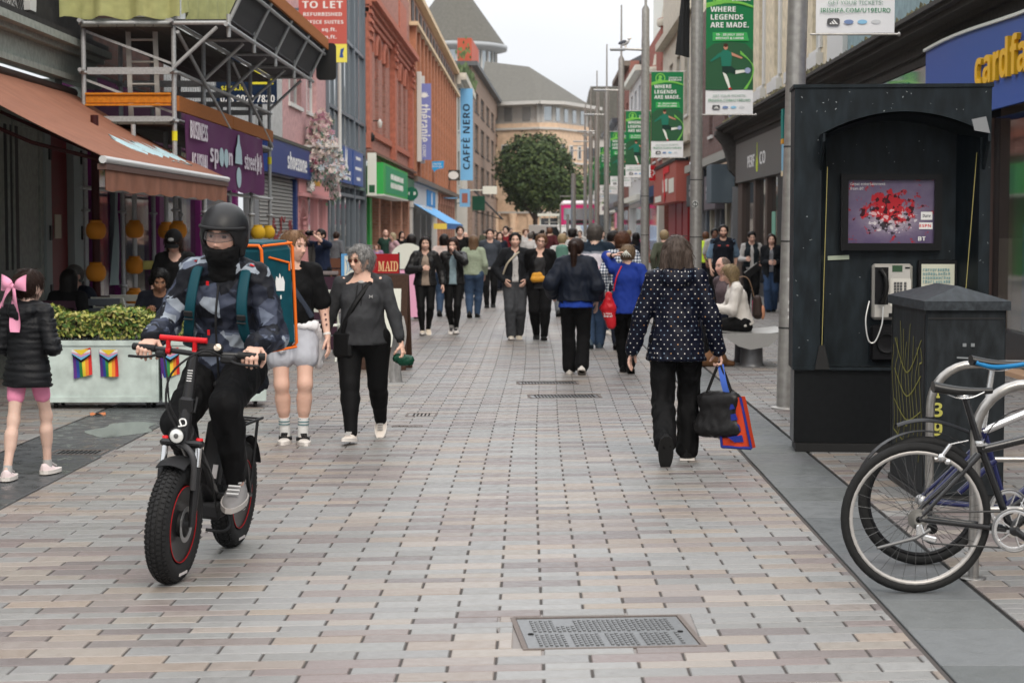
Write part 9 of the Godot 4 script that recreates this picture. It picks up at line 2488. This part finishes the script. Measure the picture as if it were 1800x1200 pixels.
	person(merge(walk(.10,true,.07),{"label": "young man in slate grey hoodie and black trousers walking towards camera","at": V3(-1.02,0,-39.0),"yaw": 3.0,"h": 1.73,"cell": .022,"skin": sk,"legwear": {"mat": black,"fit": .016},"tops": [{"name": "white_tee","mat": white,"fit": .020,"hem": -.05,"sleeve": .3},{"name": "hoodie","mat": cloth("slate",76,82,92),"fit": .030,"hem": -.02,"hood": true}],"shoe": bsh,"hair": {"mat": br,"style": "short","ears": true,"thick": .008}}))
	# woman on the bench
	p=person({"label": "blonde woman in cream jacket seated on the bench with a backpack","at": V3(2.50,0,-22.35),"yaw": -88.0,"h": 1.60,"wide": 1.12,"cell": .017,"skin": sk,"hip": .525,"lean": .20,"hpitch": .25,"foot_l": V3(.10,.08,.42),"foot_r": V3(-.08,.08,.34),"knee_l": V3(0,1,.4),"knee_r": V3(0,1,.4),"hand_l": V3(.12,.70,.36),"hand_r": V3(-.12,.70,.36),
		"legwear": {"mat": blackt,"fit": .014},"tops": [{"name": "jacket","mat": paint("cream_jacket",214,208,200,.8),"fit": .026,"hem": -.03,"collar": .02}],"shoe": bsh,"hair": {"mat": blond,"style": "bob","low": -.085,"thick": .014}})
	var bp:=thing("backpack","small brown and black backpack worn by the seated woman, pink bottle in it","backpack",p.root.transform*V3(-.02,.55,-.21),-88.0)
	part(bp,"sack",_mb(func(b: MB): blob(b,[[V3(0,.08,0),V3(0,.26,.01),.11,.07,.08,.05,Vector3.RIGHT]],.014,.02)),paint("pack_brown",56,44,40,.6));part(bp,"tan_panel",_mb(func(b: MB): b.ball(V3(.06,.10,-.05),V3(.035,.09,.03),10)),paint("pack_tan",190,134,104));part(bp,"bottle",_mb(func(b: MB): b.tube([V3(-.12,.05,.02),V3(-.12,.24,.02)],.034,12)),paint("bottle_pink",190,40,92,.3));part(bp,"strap",_mb(func(b: MB): b.tube(spline([V3(-.08,.26,.03),V3(-.12,.50,.10),V3(-.13,.52,.22),V3(-.14,.36,.33),V3(-.13,.1,.2)],5),.014,6,true,.3)),paint("strap_tan",120,96,76))
	person({"label": "balding man seated behind the blonde woman on the bench","at": V3(2.42,0,-22.95),"yaw": -60.0,"h": 1.70,"cell": .02,"skin": Color(.62,.36,.29),"hip": .56,"lean": .15,"foot_l": V3(.10,.08,.42),"foot_r": V3(-.08,.08,.40),"knee_l": V3(0,1,.4),"knee_r": V3(0,1,.4),"legwear": {"mat": navy,"fit": .02},"tops": [{"name": "shirt","mat": cloth("dusty",120,104,108),"fit": .024}],"shoe": bsh,"hair": {"mat": hair_mat("thin_grey",150,130,118),"style": "short","thick": -.004,"line": .08,"ears": true}})
	# right-hand pavement
	p=person(merge(walk(.10,true,.08),{"label": "bearded guard in navy vest over light blue short sleeves","at": V3(3.58,0,-35.2),"yaw": -4.0,"h": 1.80,"wide": 1.12,"cell": .02,"skin": Color(.60,.37,.28),"look": {"beard": .75,"brow": Color(.03,.02,.02)},"legwear": {"mat": black,"fit": .024},"tops": [{"name": "shirt","mat": cloth("light_blue",136,166,196),"fit": .020,"sleeve": .45,"cuff": .016},{"name": "vest","mat": cloth("vest_navy",24,28,40),"fit": .040,"sleeve": .0,"gilet": true,"hem": -.06,"collar": .04}],"shoe": bsh,"hair": {"mat": dk,"style": "short","ears": true,"thick": .012,"line": .045}}))
	T=p.T
	add_part(p,"red_badge",func(b: MB):
		for s in [-1.0,1.0]: b.box(T.call(s*.045,.235,.092),V3(.05,.022,.02),p.tb),paint("badge_red",190,90,86))
	p=person(merge(walk(.09,false,.06),{"label": "man in dark waistcoat and white shirt carrying black papers","at": V3(4.49,0,-38.3),"yaw": .0,"h": 1.68,"cell": .021,"skin": sk,"hpitch": .3,"hand_r": V3(-.14,1.05,.22),"hand_l": V3(.20,.98,.20),"legwear": {"mat": black,"fit": .018},"tops": [{"name": "shirt","mat": white,"fit": .020},{"name": "waistcoat","mat": cloth("waistcoat",34,44,50),"fit": .030,"sleeve": .0,"gilet": true,"open": .03,"hem": .0}],"shoe": paint("shoe_tan",96,62,44),"hair": {"mat": dk,"style": "short","ears": true}}))
	var fo:=thing("folder","black folder with pale papers held by the waistcoated man","folder",p.root.transform*V3(.0,.82,.30));fo.rotation.z=-.9
	part(fo,"cover",_mb(func(b: MB): b.cbox(Vector3.ZERO,V3(.14,.36,.03),.006)),bsh);part(fo,"papers",_mb(func(b: MB): b.box(V3(-.075,0,0),V3(.012,.34,.02))),white)
	person(merge(walk(.09,true,.05),{"label": "dark-haired woman in long black coat and jeans beside the kiosk edge","at": V3(4.74,0,-37.0),"yaw": -6.0,"h": 1.62,"cell": .021,"skin": sk,"look": {"smile": .4},"hand_r": V3(-.06,1.0,.2),"hand_l": V3(.10,1.0,.2),"legwear": {"name": "jeans","mat": cloth("blue_jean",60,84,120),"fit": .02,"flare": .03},"tops": [{"name": "top","mat": cloth("pale_grey_top",150,152,158),"fit": .012,"sleeve": .3},{"name": "coat","mat": cloth("coat_black",28,31,36),"fit": .034,"open": .04,"hem": -.16,"hemw": .03}],"shoe": bsh,"hair": {"mat": hair_mat("soft_brown",60,42,36),"style": "bob","low": -.12}}))
	# behind the hedge
	p=person({"label": "server in black shirt and black cap standing behind the hedge","at": V3(-4.05,0,-20.3),"yaw": 6.0,"h": 1.70,"cell": .017,"skin": Color(.60,.38,.30),"hpitch": .50,"hyaw": -.15,"hand_l": V3(.10,.95,.25),"hand_r": V3(-.24,.85,.12),"legwear": {"mat": black},"tops": [{"name": "shirt","mat": cloth("server_black",22,22,24),"fit": .022,"sleeve": .46,"cuff": .012,"neck": .04,"vee": .05}],"shoe": bsh,"hair": {"mat": br,"style": "bob","low": -.09}})
	hx=p.head
	var cp:=add_part(p,"cap",func(b: MB): blob(b,[[hx*V3(0,.040,-.015),hx*V3(0,.05,-.01),.096*p.hs,.112*p.hs,.092*p.hs,.108*p.hs,hx.basis.x]],.010,.01,[],[[hx*V3(0,.03,0),-hx.basis.y.normalized()]]);b.sheet(8,4,func(u,v): return hx*V3((u-.5)*.15,.032-.02*pow(2.0*u-1.0,2.0)-.012*v,.075+.085*v*(1.0-.5*pow(2.0*u-1.0,2.0))),.005),cloth("cap_black",14,14,15))
	part(cp,"cap_badge",_mb(func(b: MB): b.ball(hx*V3(.0,.085,.088),V3(.032,.019,.006)*p.hs,12,hx.basis.orthonormalized()*Basis(Vector3.RIGHT,-.45))),paint("badge_pale",150,150,150))
	add_part(p,"name_badge",func(b: MB): b.box((p.T as Callable).call(.055,.215,.082),V3(.07,.02,.012),p.tb*Basis(Vector3.BACK,.15)),white)
	var seat:={"hip": .50,"lean": .22,"foot_l": V3(.10,.08,.42),"foot_r": V3(-.10,.08,.40),"knee_l": V3(0,1,.4),"knee_r": V3(0,1,.4)}
	person(merge(seat,{"label": "seated man with short black hair looking down behind the hedge","at": V3(-4.02,0,-19.3),"yaw": 12.0,"h": 1.72,"cell": .016,"skin": Color(.30,.155,.095),"hpitch": .42,"look": {"brow": Color(.015,.01,.01)},"hand_l": V3(.15,.78,.35),"hand_r": V3(-.15,.78,.35),"legwear": {"mat": navy},"tops": [{"name": "top","mat": cloth("deep_navy",22,26,38),"fit": .024}],"shoe": bsh,"hair": {"mat": hair_mat("black",16,14,14),"style": "short","ears": true,"thick": .012,"cs": Vector3.ONE}}))
	person(merge(seat,{"label": "customer in dark clothes seated with back to camera near the red door","at": at(112,520,19.4)*V3(1,0,1),"yaw": 170.0,"h": 1.66,"cell": .02,"legwear": {"mat": black},"tops": [{"name": "top","mat": black,"fit": .03}],"shoe": bsh,"hair": {"mat": dk,"style": "long","low": -.2}}))
	person(merge(seat,{"label": "older customer in dark coat seated in shade beside the red door","at": at(146,520,20.6)*V3(1,0,1),"yaw": -30.0,"h": 1.72,"cell": .02,"skin": Color(.5,.30,.24),"legwear": {"mat": black},"tops": [{"name": "coat","mat": navy,"fit": .034}],"shoe": bsh,"hair": {"mat": hair_mat("grey",120,116,112),"style": "short","ears": true}}))
	for k in 3:
		var q: Vector3=[V3(-4.02,0,-19.3),at(112,520,19.4),at(146,520,20.6)][k]
		var c:=thing("cafe_chair",["dark cafe chair under the seated man behind the hedge","dark cafe chair under the customer with her back turned","dark cafe chair under the older customer"][k],"chair",V3(q.x,0,q.z),[12.0,170.0,-30.0][k],"cafe chairs");cafe_chair(c,mats["barrier_plum"])
	# photographer by the pink shop
	p=person({"label": "man in navy tee photographing by the glass building","at": at(566,405,36.0)*V3(1,0,1),"yaw": -35.0,"h": 1.72,"wide": 1.1,"cell": .021,"skin": sk,"look": {"beard": .5},"hand_l": V3(.02,1.58,.30),"hand_r": V3(-.06,1.56,.30),"elbow_l": V3(1,-.6,0),"elbow_r": V3(-1,-.6,0),"legwear": {"mat": black},"tops": [{"name": "tee","mat": cloth("navy_tee",30,42,70),"fit": .024,"sleeve": .46}],"shoe": bsh,"hair": {"mat": dk,"style": "short","ears": true}})
	add_part(p,"camera",func(b: MB): b.cbox(V3(-.02,1.60,.33),V3(.15,.10,.06),.01);b.tube([V3(-.02,1.60,.36),V3(-.02,1.60,.44)],.035,10),mats["frame_black"])
	add_part(p,"jacket_over_arm",func(b: MB): b.sheet(6,10,func(u,v): return V3(-.24+u*.16,1.42-v*.62,.12+.03*sin(u*8.0+v*4.0)),.02),cloth("jacket_grey",92,90,88))

func merge(a: Dictionary,b: Dictionary)->Dictionary:
	var d:=a.duplicate();d.merge(b,true);return d

func far_people(black,blackt,navy,jean,white,wsh,bsh,br,dk,blond)->void:
	# walkers between the near group and the crowd: px, depth, yaw, height, label, top, trousers, hair, style
	var cream:=cloth("blush",226,204,196);var green:=cloth("sage",172,184,160);var brown:=cloth("coffee",62,46,42);var teal:=cloth("teal_tee",60,150,140);var red:=cloth("crimson",130,36,44);var hv:=paint("hi_vis",190,220,60,.6);var maroon:=cloth("maroon_top",84,34,40);var grey:=cloth("mid_grey",120,124,130);var pinkish:=cloth("pale_pink",214,176,186);var lilac:=cloth("lilac_top",184,150,190);var skyc:=cloth("sky",150,176,196);var olive:=cloth("olive",88,92,76)
	var rows:=[
		[722,34.0,160.0,1.62,"woman with long dark hair in coffee brown coat, walking away",brown,cloth("stone",190,184,174),dk,"long"],
		[780,35.0,172.0,1.62,"woman in blush pink jacket seen from behind",cream,jean,dk,"bob"],
		[832,34.5,176.0,1.60,"light-haired woman in sage cardigan and jeans, walking away",green,jean,hair_mat("caramel",140,110,84),"long"],
		[988,35.0,176.0,1.63,"blonde woman in white top with a green rucksack",white,grey,blond,"short"],
		[1006,38.0,178.0,1.74,"man with black rucksack over white hooded top",white,black,dk,"short"],
		[808,44.0,10.0,1.80,"tall man in black jacket holding up a phone",black,black,br,"short"],
		[818,58.0,4.0,1.64,"bald man in turquoise tee",teal,navy,null,""],
		[1241,46.0,175.0,1.66,"worker in yellow high-visibility vest on the right pavement",hv,navy,hair_mat("ginger",130,88,64),"short"],
		[1256,44.0,5.0,1.74,"man in plain white tee behind the guard",white,black,hair_mat("black",16,14,14),"short"],
		[1228,50.0,170.0,1.62,"auburn-haired person in black near the second lamp post",black,black,hair_mat("auburn",112,70,48),"long"],
		[1168,36.0,178.0,1.70,"person in pale cap behind the spotted-coat woman",olive,jean,blond,"short"],
		[1118,44.0,168.0,1.64,"dark-haired woman beyond the third lamp post",navy,black,dk,"long"],
		[1046,52.0,176.0,1.70,"walker in sky blue shirt near the fifth lamp post",skyc,navy,br,"short"],
		[663,52.0,-20.0,1.30,"child in lilac top sitting at the green shop terrace",lilac,navy,hair_mat("ginger",130,88,64),"bob"],
		[677,56.0,20.0,1.72,"older man in white shirt and green cardigan at the terrace",cloth("bottle_green",40,70,60),black,null,""],
		[692,54.0,-60.0,1.62,"platinum blonde woman in pale pink at the terrace",pinkish,black,hair_mat("platinum",214,196,160),"long"],
		[705,58.0,30.0,1.66,"person in black beside the white shop columns",black,black,dk,"bob"],
		[590,50.0,160.0,1.66,"passer-by in grey beside the glass shopfront",grey,navy,br,"short"]]
	for r in rows:
		var w:=at(r[0],405,r[1])
		var hd:={} if r[8]=="" else {"mat": r[7],"style": r[8],"low": -.2 if r[8]=="long" else -.09}
		person(merge(walk(.12,int(r[0])%2==0),{"label": r[4],"at": V3(w.x,0,w.z),"yaw": r[2],"h": r[3],"cell": .026,"wide": 1.04+.1*sin(r[0]),"bust": .5,"skin": Color(.20,.10,.07) if r[4].contains("plain white tee") else Color(.64,.40,.32),"legwear": {"mat": r[6],"fit": .02},"tops": [{"name": "top","mat": r[5],"fit": .026,"sleeve": .46 if r[4].contains("tee") else 1.0}],"shoe": bsh,"hair": hd}))
	for k in 2:
		var w:=at([988,1006][k],405,[34.7,37.7][k])
		var b:=thing("rucksack",["green rucksack on the blonde woman in white","black rucksack on the man in white"][k],"rucksack",V3(w.x,1.0,w.z+.06),.0)
		part(b,"sack",_mb(func(m: MB): blob(m,[[V3(0,.02,0),V3(0,.32,0),.14,.08,.12,.07,Vector3.RIGHT]],.025,.02)),[paint("ruck_green",84,120,108,.7),bsh][k])
		part(b,"pocket",_mb(func(m: MB): m.cbox(V3(0,.08,.08),V3(.18,.14,.05),.02)),[paint("ruck_green",84,120,108),bsh][k])
	# the crowd beyond: a few shared figures in different clothes
	var protos:=[]
	for k in 4:
		var d:=person(merge(walk(.13,k%2==0),{"label": "x","at": Vector3.ZERO,"h": [1.66,1.74,1.60,1.70][k],"wide": [1.0,1.15,1.05,1.2][k],"bust": [.6,.0,.7,.0][k],"cell": .034,"legwear": {"mat": [navy,jean,black,cloth("khaki",120,108,88)][k],"fit": .022},"tops": [{"name": "top","mat": grey,"fit": .03}],"shoe": bsh,"hair": {"mat": br,"style": ["long","short","bob","short"][k],"low": -.14}}))
		protos.append(d.root)
	var cc:={"black": black,"navy": navy,"white": white,"red": red,"maroon": maroon,"grey": grey,"teal": teal,"pink": pinkish,"sky blue": skyc,"olive": olive,"brown": brown,"cream": cream}
	var hc:=[br,dk,blond,hair_mat("ash",112,104,98),hair_mat("black",16,14,14),hair_mat("ginger",130,88,64)]
	var hn:=["brown-haired","dark-haired","blond","grey-haired","black-haired","ginger"]
	var seq:=["navy","red","black","white","grey","maroon","sky blue","black","pink","olive","navy","cream","teal","black","brown","white","grey","red","black","navy","sky blue","maroon","grey","white","navy","black","pink","olive","brown","black","cream","sky blue","red","grey","white","navy"]
	var spots:=[[878,50],[890,56],[903,62],[932,54],[941,66],[966,60],[975,72],[870,68],[884,80],[897,90],[912,84],[926,96],[948,88],[962,100],[1000,62],[1020,70],[1058,64],[1085,60],[1098,74],[858,60],[866,76],[893,70],[907,74],[922,66],[936,78],[952,74],[970,84],[852,88],[992,80],[1012,86],[1034,78],[1070,80],[1104,62]]
	for i in spots.size():
		var src: Node3D=protos[i%4]
		var o: Node3D=src if i<4 else src.duplicate()
		if i>=4: o.name=numbered("person");add_child(o)
		var w:=at(spots[i][0],405,spots[i][1])
		o.position=V3(w.x,0,w.z);o.rotation.y=deg_to_rad([8.0,178.0,160.0,-16.0,196.0,100.0,30.0][(i*3)%7]);o.scale=Vector3.ONE*rng.randf_range(.92,1.06)
		var mid: String=["far left of the crowd","below the dark tree","left of the thick far column","among the far lamp posts"][0 if spots[i][0]<880 else 1 if spots[i][0]<960 else 2 if spots[i][0]<1010 else 3]
		tag(o,"distant %s pedestrian in %s top, %s, %s"%[hn[i%6],seq[i],mid,["near row","middle row","back row"][0 if spots[i][1]<60 else 1 if spots[i][1]<78 else 2]],"person","distant crowd")
		for c in o.get_children():
			if String(c.name)=="top": c.material_override=cc[seq[i]]
			if String(c.name)=="hair": c.material_override=hc[i%6]
